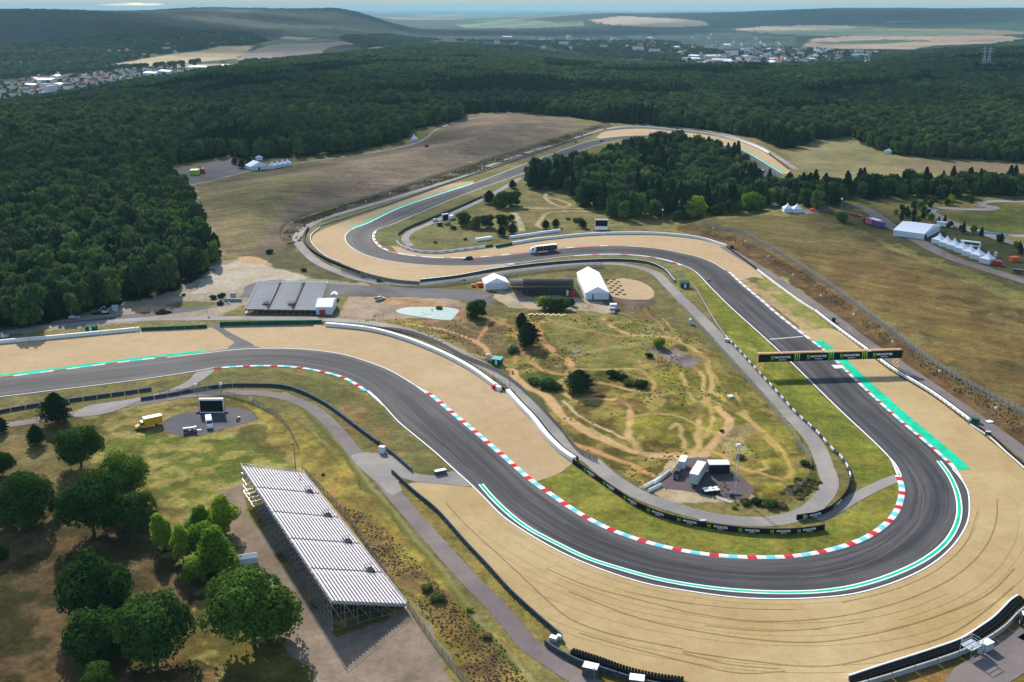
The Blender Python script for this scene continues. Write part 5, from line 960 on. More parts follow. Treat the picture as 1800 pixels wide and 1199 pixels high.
text_banner([(697,427),(707,435.5),(733,443.5),(767,445.5),(807,441.5),(853,435.5)], 'white advertising wall with dark blocks inside the far hairpin')
barrier('tyre_barrier', [(854,435.5),(866,433.5)], 1.4, .6, ['barrier_green'], 'little green barrier after the white advertising wall', 'barrier'); barrier('tyre_barrier', [(872,436),(880,434.5),(900,430.5)], 1.5, .8, ['barrier_green'], 'green barrier with a red end at the gate of the white wall', 'barrier')
barrier('foam_barrier', [(901,430),(934,424.5),(967,420.5),(1034,414),(1100,412),(1150,412.5),(1200,416.5),(1233,421.5),(1276,435)], 1.5, .8, ['white_foam'], 'long white wall above the truck, up to the right bend of the track'.replace('right ', ''), 'barrier', off=.4, blocks=12)
barrier('guard_rail', [(1277,436),(1300,453),(1330,475)], 1.0, .4, ['black'], 'black barrier between the long white wall and the rail', 'guard rail', off=.4)
barrier('guard_rail', [(1330,475),(1367,503),(1407,532),(1430,546.5)], .8, .35, ['white_foam'], 'thin white rail beside the worn grass', 'guard rail', off=.3, posts=(3, 1.0, .12, 'steel', .25))
barrier('foam_barrier', [(1431,549),(1460,572),(1520,616.5),(1567,652),(1634,692.5),(1703,743)], .85, .7, ['white_foam'], 'white barrier on little posts passing under the gantry', 'barrier', off=.4, z0=.5, posts=(3, 1.3, .14, 'steel', -.5), rail=[(.1, 1.2, .15, 'black', .9)])
barrier('guard_rail', [(1705,747),(1740,770),(1767,795),(1800,824),(1850,878),(1880,960)], 1.1, .3, ['black'], 'black rail with pale edge past the end of the white barrier', 'guard rail', off=.4, rail=[(0, .5, .1, 'white_foam', -.3)])
barrier('foam_barrier', [(1067,229),(1100,225.5),(1134,225),(1200,231),(1250,237),(1300,248.5),(1333.5,261),(1351,270)], 1.6, .8, ['white_foam'], 'white wall round the outside of the farthest bend', 'barrier', off=.4, blocks=14)
barrier('guard_rail', [(1352,271),(1368,284),(1386,298)], 1.2, .4, ['black'], 'dark rail after the farthest white wall', 'guard rail')
barrier('guard_rail', [(560,399),(600,386.5),(667,364.5),(733.5,341.5),(800,318.5),(870,295),(960,262),(1040,236)], .9, .3, ['concrete'], 'pale concrete rail beside the far straight', 'guard rail', off=.5)
barrier('guard_rail', [(700,414),(712,405),(756,386),(800,368),(848,347)], 1.0, .3, ['rail_blue'], 'dark rail of the inner lane below the far straight', 'guard rail', rail=[(1.0, .5, .05, 'mesh_dark', 0)])
# fences on posts
for pts, lb, h_ in (([(1240,398),(1300,409),(1350,433),(1413,471),(1490,524),(1567,581),(1650,644),(1733,692),(1800,727),(1900,800)], 'grey wire fence on the bank crest beside the brown field', 1.8),
 ([(1203,545),(1233,580),(1267,617),(1300,655),(1333,690),(1362,725),(1387,757),(1410,790),(1425,812)], 'grey wire fence between motocross field and inner road', 1.8),
 ([(1425,812),(1424,835),(1410,855),(1380,872)], 'sagging wire fence at the foot of the motocross field', 1.6),
 ([(640,580),(700,583),(760,601),(820,632),(865,650),(900,672),(940,708),(985,757),(1020,798),(1050,812)], 'dark wire fence between trail and perimeter road', 1.6),
 ([(640,950),(690,1040),(720,1078),(760,1135),(800,1180),(840,1230)], 'wire fence from the near grandstand down to the picture edge', 1.8),
 ([(280,694),(350,689),(430,703),(470,722),(500,745),(525,790)], 'thin wire fence round the van park', 1.6),
 ([(495,425),(492,408),(505,392),(545,374),(640,350),(740,318),(860,280),(960,252)], 'wire fence on the bank outside the far hairpin', 1.8)):
    if 'near grandstand' in lb: pts = [(532,828),(600,900),(660,985),(716,1066),(760,1130),(800,1180),(840,1230)]
    barrier('wire_fence', pts, h_, .03, ['mesh_grey' if 'dark' not in lb else 'mesh_dark'], lb, 'fence', posts=(3.2, h_+.1, .09, 'steel_dark', 0))
# ================================================================ lamp posts and speaker poles
def pole_meshes(h):
    return MB().bar((0, 0, 0), (0, 0, h), .09, n=6, r2=.06).mesh('pole', 'steel'), MB().box(-.45, .45, -.2, .2, h-.1, h+.75).box(-.1, .1, -.6, -.2, h, h+.3).mesh('speaker_box', 'white_foam')
PM6, SM6 = pole_meshes(6.0)
def spole(px, py, label, s=1.0, group='speaker poles along the perimeter roads'):
    e = empty('speaker_pole', P(px, py), label=label, cat='pole', group=group); e.scale = (s, s, s); link('pole', PM6, e); link('speaker_box', SM6, e)
for i, (x_, y_) in enumerate([(1253,416),(1308,440),(1349,467),(1392,500),(1441,538),(1498,572),(1566,622),(1648,675),(1746,742),(1492,590)]):
    spole(x_, y_, 'speaker pole beside the brown bank, number %s from the far bend' % ['one','two','three','four','five','six','seven','eight','nine','ten'][i], .8 if i < 9 else .5, 'speaker poles beside the brown bank')
for i, (x_, y_) in enumerate([(524,415),(644,367),(686,352),(725,341),(760,329),(791,316),(820,307),(846,299),(870,292),(893,285),(1005,250),(1021,246)]):
    spole(x_, y_, 'speaker pole beside the far straight, number %s from the hairpin' % ['one','two','three','four','five','six','seven','eight','nine','ten','eleven','twelve'][i], .8, 'speaker poles beside the far straight')
for x_, y_, lb, s_ in [(347,707,'speaker pole at one edge of the big dark screen by the vans',1.0),(391,705,'speaker pole at the other edge of the big dark screen, near the thicket',1.0),(317,713,'short white marker pole before the screen',.35),(760,585,'white marker pole beside the curved white barrier',.55),(900,657,'white marker pole beside the gate',.5),(363,545,'thin tall pole before the far grandstand',1.2),(1478,372,'tall grey lamp post by the lone dark tree',1.3),(208,575,'white marker pole behind the long foam barrier, first',.35),(279,570,'white marker pole behind the green barrier, second',.35),(323,566,'white marker pole behind the green barrier, third',.35),(1164,388,'tall pole at the foot of the grove',1.1),(1044,1199,'thin pole beside the white topped cabinet',.5)]:
    spole(x_, y_, lb, s_, None)
e = empty('lamp_post', P(520,830), label='tall dark lamp post at the upper end of the near grandstand', cat='lamp post'); MB().bar((0, 0, 0), (0, 0, 9), .14, n=7, r2=.08).build('pole', 'steel_dark', e); MB().box(-.7, .2, -.25, .25, 8.9, 9.2).build('lamp_head', 'steel_dark', e)
# ================================================================ grandstands
def stand(name, org, u, v, L, Wd, zf, zb, rows, bays, label, seatm='seat_white', back_only=False, vents=True, bay_w=None, aisle='aisle', deckm='deck'):
    rz = math.atan2(u[1], u[0]); e = empty(name, org, rz, label=label, cat='grandstand'); sgn = 1 if (u[0]*v[1]-u[1]*v[0]) > 0 else -1
    Y = lambda y: y*sgn
    dy = Wd/rows; dz = (zb-zf)/rows; aw = 1.1; bl = (L-aw*(bays-1))/bays
    mb = MB()
    for i in range(rows):
        y0, y1 = sorted((Y(i*dy), Y((i+1)*dy))); mb.box(0, L, y0, y1, zf+i*dz-dz-.04, zf+i*dz, 0)
    mb.build('deck', deckm, e)
    mb = MB(); a = MB()
    for i in range(rows):
        for b in range(bays-1): y0, y1 = sorted((Y(i*dy+.05), Y((i+.55)*dy))); a.box((b+1)*bl+b*aw+.1, (b+1)*bl+b*aw+aw-.1, y0, y1, zf+i*dz, zf+i*dz+dz*.5+.04)
    a.build('aisle_steps', aisle, e)
    pit, sw = (.52, .43) if seatm == 'seat_white' else (.85, .55); sm = MB(); x = .08
    while x+sw < bl:
        y0, y1 = sorted((Y(.08), Y(.60))); sm.box(x, x+sw, y0, y1, .34, .42); y0, y1 = sorted((Y(.58), Y(.64))); sm.box(x, x+sw, y0, y1, .42, .74); x += pit
    y0, y1 = sorted((Y(.2), Y(.4))); sm.box(0, bl, y0, y1, .04, .33, 1)
    me = sm.mesh('seat_row', [seatm, 'steel'])
    for i in range(rows):
        for b in range(bays): link('seat_row', me, e, (b*(bl+aw), Y(i*dy), zf+i*dz))
    s = MB(); nx = max(4, int(L/2.6)); ny = max(3, int(Wd/2.6)); r_ = .055
    for i in range(nx+1):
        xx = L*i/nx
        for j in range(ny+1):
            yy = Y(Wd*j/ny); zt = zf+(zb-zf)*j/ny-.1; s.bar((xx, yy, 0), (xx, yy, zt), r_)
            if j < ny:
                y2 = Y(Wd*(j+1)/ny); z2 = zf+(zb-zf)*(j+1)/ny-.1; s.bar((xx, yy, zt), (xx, y2, z2), r_); s.bar((xx, yy, .4), (xx, y2, z2*.95), r_*.8); s.bar((xx, yy, .3), (xx, y2, .3), r_*.8)
            if i < nx and j in (0, ny):
                x2 = L*(i+1)/nx
                for zz in np.arange(.3, zt, 1.9): s.bar((xx, yy, zz), (x2, yy, zz), r_*.8)
                if zt > 2: 
                    for zz in np.arange(.3, zt-1.5, 1.9): s.bar((xx, yy, zz), (x2, yy, zz+1.9) if i % 2 else (x2, yy, zz+1.9), r_*.8)
    s.build('scaffold', 'steel', e)
    g = MB()
    for (xa, ya, za, xb, yb, zb_) in ((0, 0, zf, L, 0, zf), (0, Wd, zb, L, Wd, zb), (0, 0, zf, 0, Wd, zb), (L, 0, zf, L, Wd, zb)):
        for hh in (.55, 1.1): g.bar((xa, Y(ya), za+hh), (xb, Y(yb), zb_+hh), .045)
        n_ = max(2, int(math.hypot(xb-xa, yb-ya)/2.2))
        for k in range(n_+1): t_ = k/n_; p_ = Vector((xa, Y(ya), za)).lerp(Vector((xb, Y(yb), zb_)), t_); g.bar(p_, p_+Vector((0, 0, 1.1)), .04)
    g.build('guard_rails', 'seat_white', e)
    if vents:
        for b in (range(bays-1) if bays > 3 else (0, 1)):
            xx = (b+1)*bl+b*aw+aw/2 + (.8 if bays > 3 else -2.2+b*.4); 
            y0, y1 = sorted((Y(dy*2.2), Y(dy*4.2))); zc = zf+dz*3+.5
            o = MB().box(xx-1.1, xx+1.1, y0, y1, zc-.55, zc+.05).mesh('stair_opening', 'black'); so_ = link('stair_opening', o, e); rr_ = MB()
            for q_ in ((xx-1.2, y0), (xx+1.2, y0), (xx+1.2, y1), (xx-1.2, y1)): rr_.bar((q_[0], q_[1], zc-.4), (q_[0], q_[1], zc+.9), .05)
            for a1, b1 in (((xx-1.2, y0), (xx-1.2, y1)), ((xx+1.2, y0), (xx+1.2, y1)), ((xx-1.2, y0 if sgn < 0 else y1), (xx+1.2, y0 if sgn < 0 else y1))): rr_.bar((a1[0], a1[1], zc+.9), (b1[0], b1[1], zc+.9), .05); rr_.bar((a1[0], a1[1], zc+.4), (b1[0], b1[1], zc+.4), .05)
            rr_.build('hand_rail', 'steel_dark', so_)
    return e
u_ = (Vector((-60.5, 260.3))-Vector((-23.7, 193.4))).normalized(); v_ = Vector((u_.y, -u_.x)); v_ = v_ if v_.x < 0 else -v_
stand('grandstand', (-23.7, 193.4, 0), u_, v_, 75.5, 17.4, 1.3, 7.6, 20, 5, 'long empty white scaffold grandstand casting a saw-tooth shadow, nearest the camera', vents=True, aisle='seat_white')
a_ = P(431,551); b_ = P(557,553); u2 = (b_-a_).xy.normalized(); v2 = Vector((-u2.y, u2.x))
stand('grandstand', (a_.x, a_.y, 0), u2, v2, (b_-a_).length, 23.5, 1.8, 8.5, 17, 3, 'white scaffold grandstand with two brown aisles between dirt yard and green barrier', 'seat_grey', deckm='aisle')
# dark stand seen from behind
a_ = P(1008,519); b_ = P(897,519); u3 = (b_-a_).xy.normalized(); v3 = Vector((-u3.y, u3.x))
# its high back faces the camera: front row is farther away
fa = a_.xy+Vector((0, 15)); e = stand('grandstand', (fa.x, fa.y, 0), u3, Vector((0, -1)), (b_-a_).length, 15, 1.2, 7.2, 12, 3, 'scaffold grandstand seen from behind with dark netting, between two marquees', 'seat_grey', vents=False)
MB().box(0.0, (b_-a_).length-6, 15.25, 15.3, .3, 8.1).build('back_netting', 'mesh_dark', e); 
# ================================================================ tents
def marquee(a, b, depth, eave, ridge, label, ridge_along_depth=True, door=None):
    """front gable from pixel a to pixel b, running back by depth"""
    A = P(*a); B = P(*b); u = (B-A).xy; w = u.length; rz = math.atan2(u.y, u.x); e = empty('marquee', A, rz, label=label, cat='tent'); d = depth
    wl_ = MB(); wl_.add([(0,0,0),(w,0,0),(w,0,eave),(w/2,0,ridge),(0,0,eave),(0,d,0),(w,d,0),(w,d,eave),(w/2,d,ridge),(0,d,eave)], [(0,1,2,3,4),(5,9,8,7,6),(0,4,9,5),(1,6,7,2)])
    wl_.build('wall', 'tent_wall', e); r_ = MB(); o = .25
    r_.add([(-o,-o,eave-.1),(w/2,-o,ridge+.12),(w+o,-o,eave-.1),(-o,d+o,eave-.1),(w/2,d+o,ridge+.12),(w+o,d+o,eave-.1)], [(0,1,4,3),(1,2,5,4),(0,3,5,2),(0,2,1),(3,4,5)]); r_.build('roof', 'tent_white', e)
    if door: MB().box(door[0], door[1], -.05, .05, 0, door[2]).build('door_opening', 'black', e)
    return e
marquee((1029,527), (1070,526.5), 37, 3.4, 6.2, 'long white marquee beside the checkered tiles', door=(3.2, 3.7, 2.6))
marquee((853,510), (894,508), 9.5, 3.2, 5.6, 'small white marquee beside the dark grandstand')
marquee((584,553), (592,537), 7.0, 3.6, 5.3, 'white tent beside the far grandstand')
marquee((582,527), (592,527), 3, 2.4, 3.3, 'tiny white annex tent behind the white tent')
marquee((441,300), (472,297), 12, 3.2, 6.5, 'white gabled tent at the car park, next to four pagodas', door=(6.5, 8.2, 2.2))
marquee((1623,421.5), (1652,406), 17, 3.4, 5.8, 'large white marquee by the field road', door=(1.5, 6, 2.2))
marquee((1553,270), (1566,271), 6, 2.6, 4.2, 'white tent at the wood edge beyond the kart track')
def pagoda(cx, cy, w, label, group, rz=0, eave=2.6, peak=5.6, wallm='tent_wall', roofm='tent_white', name='pagoda_tent', z=None):
    p = P(cx, cy); e = empty(name, p, rz, label=label, cat='tent', group=group); h = w/2
    MB().box(-h, h, -h, h, 0, eave).build('wall', wallm, e); r_ = MB(); vs = []; fs = []; lv = [(h+.15, eave-.1), (h*.62, eave+(peak-eave)*.22), (h*.28, eave+(peak-eave)*.52), (.08, peak)]
    for a, z_ in lv: vs += [(-a, -a, z_), (a, -a, z_), (a, a, z_), (-a, a, z_)]
    for k in range(3): fs += [(4*k+i, 4*k+(i+1) % 4, 4*k+4+(i+1) % 4, 4*k+4+i) for i in range(4)]
    fs += [(0, 3, 2, 1), (12, 13, 14, 15)]; r_.add(vs, fs); r_.build('roof', roofm, e); return e
ordn = ['first', 'second', 'third', 'fourth', 'fifth', 'sixth', 'seventh']
for i, (x_, y_) in enumerate([(1650,428),(1663,433),(1676,437.5),(1690,443),(1704,449),(1718,454.5),(1735,462)]):
    pagoda(x_, y_, 5.6, 'white pagoda tent, %s in the row of seven starting at the large marquee' % ordn[i], 'row of seven pagoda tents', -1.0, 2.6, 6.0)
for i, (x_, y_) in enumerate([(479,296),(488,294.5),(497,293),(506,291.5)]): pagoda(x_, y_, 5.2, 'white pagoda tent, %s of four after the gabled tent' % ordn[i], 'four pagoda tents at the car park', .12, 2.8, 6.2)
pagoda(1384, 372, 5.6, 'white pagoda tent of the pair below the grove, nearer the trailer', 'pair of pagoda tents', 0); pagoda(1400, 373, 5.6, 'white pagoda tent of the pair below the grove, nearer the lamp post', 'pair of pagoda tents', 0)
pagoda(728, 248, 6, 'lone white pagoda tent at the forest edge path', None, 0, 2.8, 7.5)
pagoda(343, 306.5, 7.0, 'yellow cube tent on the car park', None, .1, 4.0, 5.4, 'lime', 'yellow', 'event_tent'); pagoda(353, 304, 5.5, 'red domed tent behind the yellow one', None, .1, 3.8, 5.6, 'red', 'red', 'event_tent')
# ================================================================ gantry bridge
A = P(1331, 657); B = P(1582, 649); u = (B-A).xy; Lg = u.length; rz = math.atan2(u.y, u.x); e = empty('gantry', A, rz, label='black advertising gantry spanning the straight with white lettering and green claw marks', cat='gantry')
MB().box(0, Lg, -.3, .0, 4.55, 7.45).build('banner', 'black', e); MB().box(0, Lg, -.02, .05, 4.5, 7.5).build('banner_backing', 'steel_dark', e)
t_ = MB()
for y_ in (.3, 2.2):
    for z_ in (5.4, 7.6): t_.bar((0, y_, z_), (Lg, y_, z_), .09)
n_ = 28
for k in range(n_+1):
    x_ = Lg*k/n_; t_.bar((x_, .3, 5.4), (x_, .3, 7.6), .06); t_.bar((x_, 2.2, 5.4), (x_, 2.2, 7.6), .06); t_.bar((x_, .3, 7.6), (x_, 2.2, 7.6), .06); t_.bar((x_, .3, 5.4), (x_, 2.2, 5.4), .06)
    if k < n_: x2 = Lg*(k+1)/n_; t_.bar((x_, .3, 7.6), (x2, 2.2, 7.6), .05); t_.bar((x_, 2.2, 5.4), (x2, 2.2, 7.6), .05); t_.bar((x2, .3, 5.4), (x_, 2.2, 5.4), .05)
t_.box(0, Lg, .8, 1.7, 7.66, 7.7); t_.build('truss', 'truss', e)
for x0 in (.1, Lg-2.3):
    w_ = MB()
    for xx in (x0, x0+2.2):
        for yy in (.3, 2.2): w_.bar((xx, yy, 0), (xx, yy, 5.5), .09)
    for zz in (0.2, 2, 3.8):
        for yy in (.3, 2.2): w_.bar((x0, yy, zz), (x0+2.2, yy, zz+1.7), .05); w_.bar((x0, yy, zz), (x0+2.2, yy, zz), .05)
        for xx in (x0, x0+2.2): w_.bar((xx, .3, zz), (xx, 2.2, zz+1.7), .05); w_.bar((xx, .3, zz), (xx, 2.2, zz), .05)
    w_.build('support_tower', 'truss', e)
for fx_ in (.155, .405, .635, .865):
    for me_, dx, dz, sx_, sz_ in ((T_MON, .6, .25, .98, 1.15), (T_EN, .6, -.75, 1.1, 1.1), (CLAW, -3.3, 0, 1.6, 1.9)):
        o = link('lettering' if me_ is not CLAW else 'claw_logo', me_, e); o.location = (Lg*fx_+dx, -.33, 6.0+dz); o.rotation_euler = (math.pi/2, 0, 0); o.scale = (sx_, sz_, 1)
for fx_ in (.265, .50, .735): o = link('claw_logo', CLAW, e); o.location = (Lg*fx_, -.37, 6.05); o.rotation_euler = (math.pi/2, 0, .0); o.scale = (2.6, 3.4, 1)
# ================================================================ vehicles
def heading(a, b): A, B = P(*a), P(*b); return math.atan2(B.y-A.y, B.x-A.x)
def wheels(e, xs, hw, r, w=.25):
    me = MB().disc((0, 0, 0), r, w, 0).disc((0, 0, 0), r*.55, w+.03, 1).mesh('wheel', ['tyre', 'steel'])
    for x in xs:
        for s in (-1, 1): link('wheel', me, e, (x, s*(hw-w/2), r))
def lights(e, x, hw, z, front=True):
    me = MB().box(-.04, .04, -.16, .16, -.09, .09).mesh('headlight' if front else 'tail_light', 'white_foam' if front else 'red')
    for s in (-1, 1): link('headlight' if front else 'tail_light', me, e, (x, s*(hw-.25), z))
def veh(name, px, py, rz, label, cat, group=None): return empty(name, P(px, py, 0), rz, label=label, cat=cat, group=group)
def car(px, py, rz, body, label, name='parked_car', cat='car', L=4.5, Hh=1.5, suv=False):
    e = veh(name, px, py, rz, label, cat); h = Hh
    pts = [(-L/2, .35, .86), (-L/2, .85, .88), (-L/2+.15, .95*h/1.5, .86), (-L*.36, h, .62), (L*.06, h, .64), (L*.22, .98*h/1.5, .84), (L*.46, .82, .86), (L/2, .65, .82), (L/2, .35, .80)]
    if suv: pts[3] = (-L*.42, h, .68)
    MB().prof(pts).build('body', body, e); g = MB(); z0, z1 = h*.66, h*.95
    for s in (-1, 1): g.add([(-L*.36, s*.83, z0), (L*.17, s*.83, z0), (L*.05, s*.675, z1), (-L*.33, s*.665, z1)], [(0, 1, 2, 3) if s < 0 else (3, 2, 1, 0)])
    g.add([(L*.225, -.72, h*.67), (L*.225, .72, h*.67), (L*.085, .6, h*.97), (L*.085, -.6, h*.97)], [(0, 1, 2, 3)]); g.add([(-L*.47, -.7, h*.68), (-L*.47, .7, h*.68), (-L*.385, .58, h*.96), (-L*.385, -.58, h*.96)], [(3, 2, 1, 0)])
    g.build('windows', 'glass', e); wheels(e, (-L*.3, L*.3), .88, .33); lights(e, L/2, .85, .62); lights(e, -L/2, .88, .75, False); return e
def van(px, py, rz, body, label, L=5.8, Hh=2.5, name='panel_van', cat='van', W_=1.0):
    e = veh(name, px, py, rz, label, cat); h = Hh
    MB().prof([(-L/2, .35, W_), (-L/2, h, W_*.92), (L*.22, h, W_*.92), (L*.36, h*.62, W_*.98), (L*.48, h*.44, W_*.96), (L/2, .9, W_*.92), (L/2, .35, W_*.92)]).build('body', body, e)
    g = MB(); g.add([(L*.365, -.86, h*.63), (L*.365, .86, h*.63), (L*.235, .8, h*.95), (L*.235, -.8, h*.95)], [(0, 1, 2, 3)])
    for s in (-1, 1): g.add([(L*.1, s*(W_+.01), h*.6), (L*.33, s*(W_+.01), h*.6), (L*.23, s*(W_*.94+.03), h*.88), (L*.1, s*(W_*.94+.03), h*.88)], [(0, 1, 2, 3) if s < 0 else (3, 2, 1, 0)])
    g.build('windows', 'glass', e); wheels(e, (-L*.3, L*.32), W_, .36); lights(e, L/2, .9, .8); return e
def box_truck(px, py, rz, cabm, boxm, label, L=7.0, bh=3.3, name='box_truck', cabl=1.9, bw=1.15, roofm=None, bonnet=0.0):
    e = veh(name, px, py, rz, label, 'truck'); x0 = L/2-cabl
    MB().prof([(x0, .45, .98), (x0, 2.35, .9), (x0+.35+cabl*.15, 2.35, .9), (L/2-.3-bonnet, 1.5, .96), (L/2, 1.3 if not bonnet else 1.05, .95), (L/2, .45, .92)]).build('cab', cabm, e)
    MB().box(-L/2, x0-.08, -bw, bw, .85, bh).build('cargo_box', boxm, e)
    if roofm: MB().box(-L/2-.01, x0-.06, -bw-.01, bw+.01, bh, bh+.06).build('cargo_roof', roofm, e)
    MB().box(-L/2, L/2-.6, -.5, .5, .5, .8).build('chassis', 'steel_dark', e); g = MB()
    xa = x0+.35+cabl*.15; xb = L/2-.3-bonnet; g.add([(xb-.02, -.85, 1.55), (xb-.02, .85, 1.55), (xa+.05, .8, 2.3), (xa+.05, -.8, 2.3)], [(0, 1, 2, 3)])
    for s in (-1, 1): g.add([(x0+.2, s*.985, 1.45), (xb-.15, s*.985, 1.45), (xa, s*.93, 2.2), (x0+.2, s*.93, 2.2)], [(0, 1, 2, 3) if s < 0 else (3, 2, 1, 0)])
    g.build('windows', 'glass', e); wheels(e, (-L*.3, L/2-1.0), 1.0, .42); lights(e, L/2, .9, .8); return e
box_truck(262, 750, heading((287,746),(237,757)), 'yellow', 'yellow', 'yellow box truck parked on the grass edge', L=8.4, bh=3.3, cabl=2.6, bw=1.15, roofm='cargo_cream', bonnet=.9) if mat('cargo_cream', (.72, .55, .28), .5) else None
van(368, 748, heading((365,732),(370,757)), 'white_foam', 'white panel van beside the big dark screen', L=6.6, Hh=2.6)
e = veh('crane_trailer', 335, 760, heading((322,761),(347,758)), 'small trailer carrying a folded white lift, between yellow truck and white van', 'trailer'); MB().box(-2.2, 2.0, -.8, .8, .5, .75).build('chassis', 'steel_dark', e); MB().box(-2.2, 1.9, -.35, .45, 1.35, 1.75).box(-2.2, -1.7, -.3, .3, .75, 1.4).box(1.2, 1.9, -.5, .5, 1.0, 1.9).build('lift_arm', 'white_foam', e); MB().box(-2.0, -.6, -.7, .7, .75, 1.3).box(.2, 1.0, -.6, .6, .75, 1.1).build('machinery', 'steel_dark', e); MB().bar((2.0, 0, .55), (3.2, 0, .5), .08).build('drawbar', 'steel', e); wheels(e, (-.4, .5), .95, .34)
e = veh('motorbike', 419, 739, 1.2, 'dark motorbike standing at the edge of the screen yard', 'motorbike'); MB().prof([(-.8, .6, .12), (-.7, .95, .15), (0, .85, .2), (.25, 1.05, .2), (.6, .9, .1), (.3, .4, .15), (-.3, .35, .15)]).build('body', 'car_black', e); wm = MB().disc((0, 0, 0), .32, .12).mesh('wheel', 'tyre'); link('wheel', wm, e, (-.7, 0, .32)); link('wheel', wm, e, (.7, 0, .32)); MB().bar((.35, -.4, 1.15), (.35, .4, 1.15), .03).build('handlebar', 'steel', e)
car(822, 456, heading((833,455),(813,457)), 'car_black', 'black estate car driving on the far hairpin, ahead of the truck', 'estate_car', L=5.6, Hh=1.7, suv=True)
# articulated lorry
e = veh('articulated_lorry', 955, 443.5, heading((980,442),(928,448)), 'white cabbed lorry with black patterned open-sided trailer driving on the track', 'truck')
MB().prof([(5.7, .5, 1.2), (5.7, 3.5, 1.15), (7.3, 3.6, 1.12), (8.1, 2.3, 1.2), (8.25, 1.2, 1.22), (8.25, .5, 1.2)]).build('cab', 'white_foam', e); g = MB(); g.add([(8.12, -1.05, 2.25), (8.12, 1.05, 2.25), (7.42, 1.0, 3.3), (7.42, -1.0, 3.3)], [(0, 1, 2, 3)])
for s in (-1, 1): g.add([(6.6, s*1.21, 2.1), (7.9, s*1.215, 2.1), (7.4, s*1.18, 3.1), (6.6, s*1.18, 3.1)], [(0, 1, 2, 3) if s < 0 else (3, 2, 1, 0)])
g.build('windows', 'glass', e); MB().box(-8.2, 5.3, -1.25, 1.25, 1.1, 1.3).build('trailer_floor', 'steel_dark', e); MB().box(-8.2, 5.3, -1.27, 1.27, 3.85, 4.0).build('trailer_roof', 'white_foam', e); MB().box(5.1, 5.3, -1.25, 1.25, 1.3, 3.85).build('headboard', 'white_foam', e)
t_ = MB()
for x_ in np.linspace(-8.1, 5.0, 7):
    for s in (-1, 1): t_.box(x_-.06, x_+.06, s*1.22-.04, s*1.22+.04, 1.3, 3.85)
t_.build('trailer_posts', 'steel', e); t_ = MB()
for i in range(13):
    x_ = -7.9+i*1.0; t_.box(x_, x_+.75, -.9, .9, 1.3, 2.2+.9*((i*7) % 5)/5)
t_.build('cargo', 'car_black', e); t_ = MB()
for i in range(6):
    for s in (-1.24, 1.18): t_.box(-8.0+i*2.2, -6.0+i*2.2, s, s+.06, 1.35, 3.45+.35*((i*3) % 2))
t_.build('side_curtain', 'car_black', e); wheels(e, (-6.3, -5.1, -3.9, 4.6, 7.0), 1.25, .5, .35); lights(e, 8.27, 1.1, .9)
# pick-up, quad, yard vehicles
e = car(668, 527, heading((660,529),(678,524)), 'white_foam', 'white pick-up with a dark loaded bed on the dirt yard', 'pickup_truck', 'pickup truck', L=5.4, Hh=1.7); MB().box(-2.7, -.7, -.8, .8, .9, 1.75).build('load', 'car_black', e)
e = veh('quad_bike', 1246, 494, heading((1246,490),(1245,497)), 'red quad bike on the track where the straight begins', 'quad bike'); MB().prof([(-.9, .5, .35), (-.8, .95, .4), (-.1, .8, .3), (.2, 1.0, .3), (.7, .85, .4), (.95, .5, .3)]).build('body', 'red', e); MB().bar((.2, -.4, 1.15), (.2, .4, 1.15), .04).build('handlebar', 'steel', e); wheels(e, (-.6, .6), .6, .3, .25)
box_truck(1077, 548, heading((1077,536),(1077,556)), 'white_foam', 'steel_dark', 'white and black flatbed truck below the long marquee', L=7.0, bh=2.0, cabl=2.0, roofm=None)
MB().box(-1.5, 1.5, -1.1, 1.1, 0, 2.3).box(-1.45, 1.45, -1.05, 1.05, 2.3, 2.42, 1).build('container', ['tent_wall', 'tent_white'], None, loc=P(1078,543), rz=.05, label='small white container behind the flatbed truck', cat='container')
car(1190, 838, heading((1194,828),(1184,846)), 'car_black', 'dark off-road car in the vehicle yard', 'offroad_car', L=4.9, Hh=1.95, suv=True)
e = veh('box_trailer', 1200, 822, heading((1192,834),(1203,812)), 'white box trailer hitched behind the dark off-road car', 'trailer'); MB().box(-2.4, 2.0, -1.0, 1.0, .7, 3.0).build('cargo_box', 'grey_box', e); MB().box(-2.42, 2.02, -1.02, 1.02, 3.0, 3.06).build('roof', 'white_foam', e); MB().bar((-2.4, 0, .6), (-3.6, 0, .5), .08).build('drawbar', 'steel', e); wheels(e, (-.5, .5), 1.05, .38)
box_truck(1227, 841, heading((1216,855),(1238,820)), 'light_blue', 'grey_box', 'large white roofed lorry with a pale blue cab in the vehicle yard', L=11.5, bh=3.9, cabl=2.2, bw=1.25, roofm='white_foam')
MB().box(-3.0, 3.0, -1.6, 1.6, 0.15, 2.9).box(-3.06, 3.06, -1.66, 1.66, 2.9, 3.05, 1).box(-2.8, -2.4, -1.5, -1.1, 0, .15).build('shipping_container', ['car_black', 'tent_wall'], None, loc=P(1262,829), rz=.02, label='black container with a pale roof between lorry and truss tower', cat='container')
def case_stack(px, py, label, n):
    e = empty('flight_case_stack', P(px, py), .2, label=label, cat='flight cases')
    for i in range(n): link('flight_case', MB().box(-.65, .65, -.45, .45, 0, 1.1, 0).box(-.68, .68, -.48, .48, 1.1, 1.25, 1).mesh('flight_case', ['car_black', 'white_foam']), e, (((i % 3)-1)*1.55, (i//3)*1.3, 0), .1*i)
case_stack(1251, 868, 'black flight cases with pale lids in front of the lorry', 6)
e = empty('truss_tower', P(1291, 868), label='tall white truss mast in the vehicle yard', cat='mast'); t_ = MB()
for s1 in (-.4, .4):
    for s2 in (-.4, .4): t_.bar((s1, s2, 0), (s1, s2, 14.5), .045)
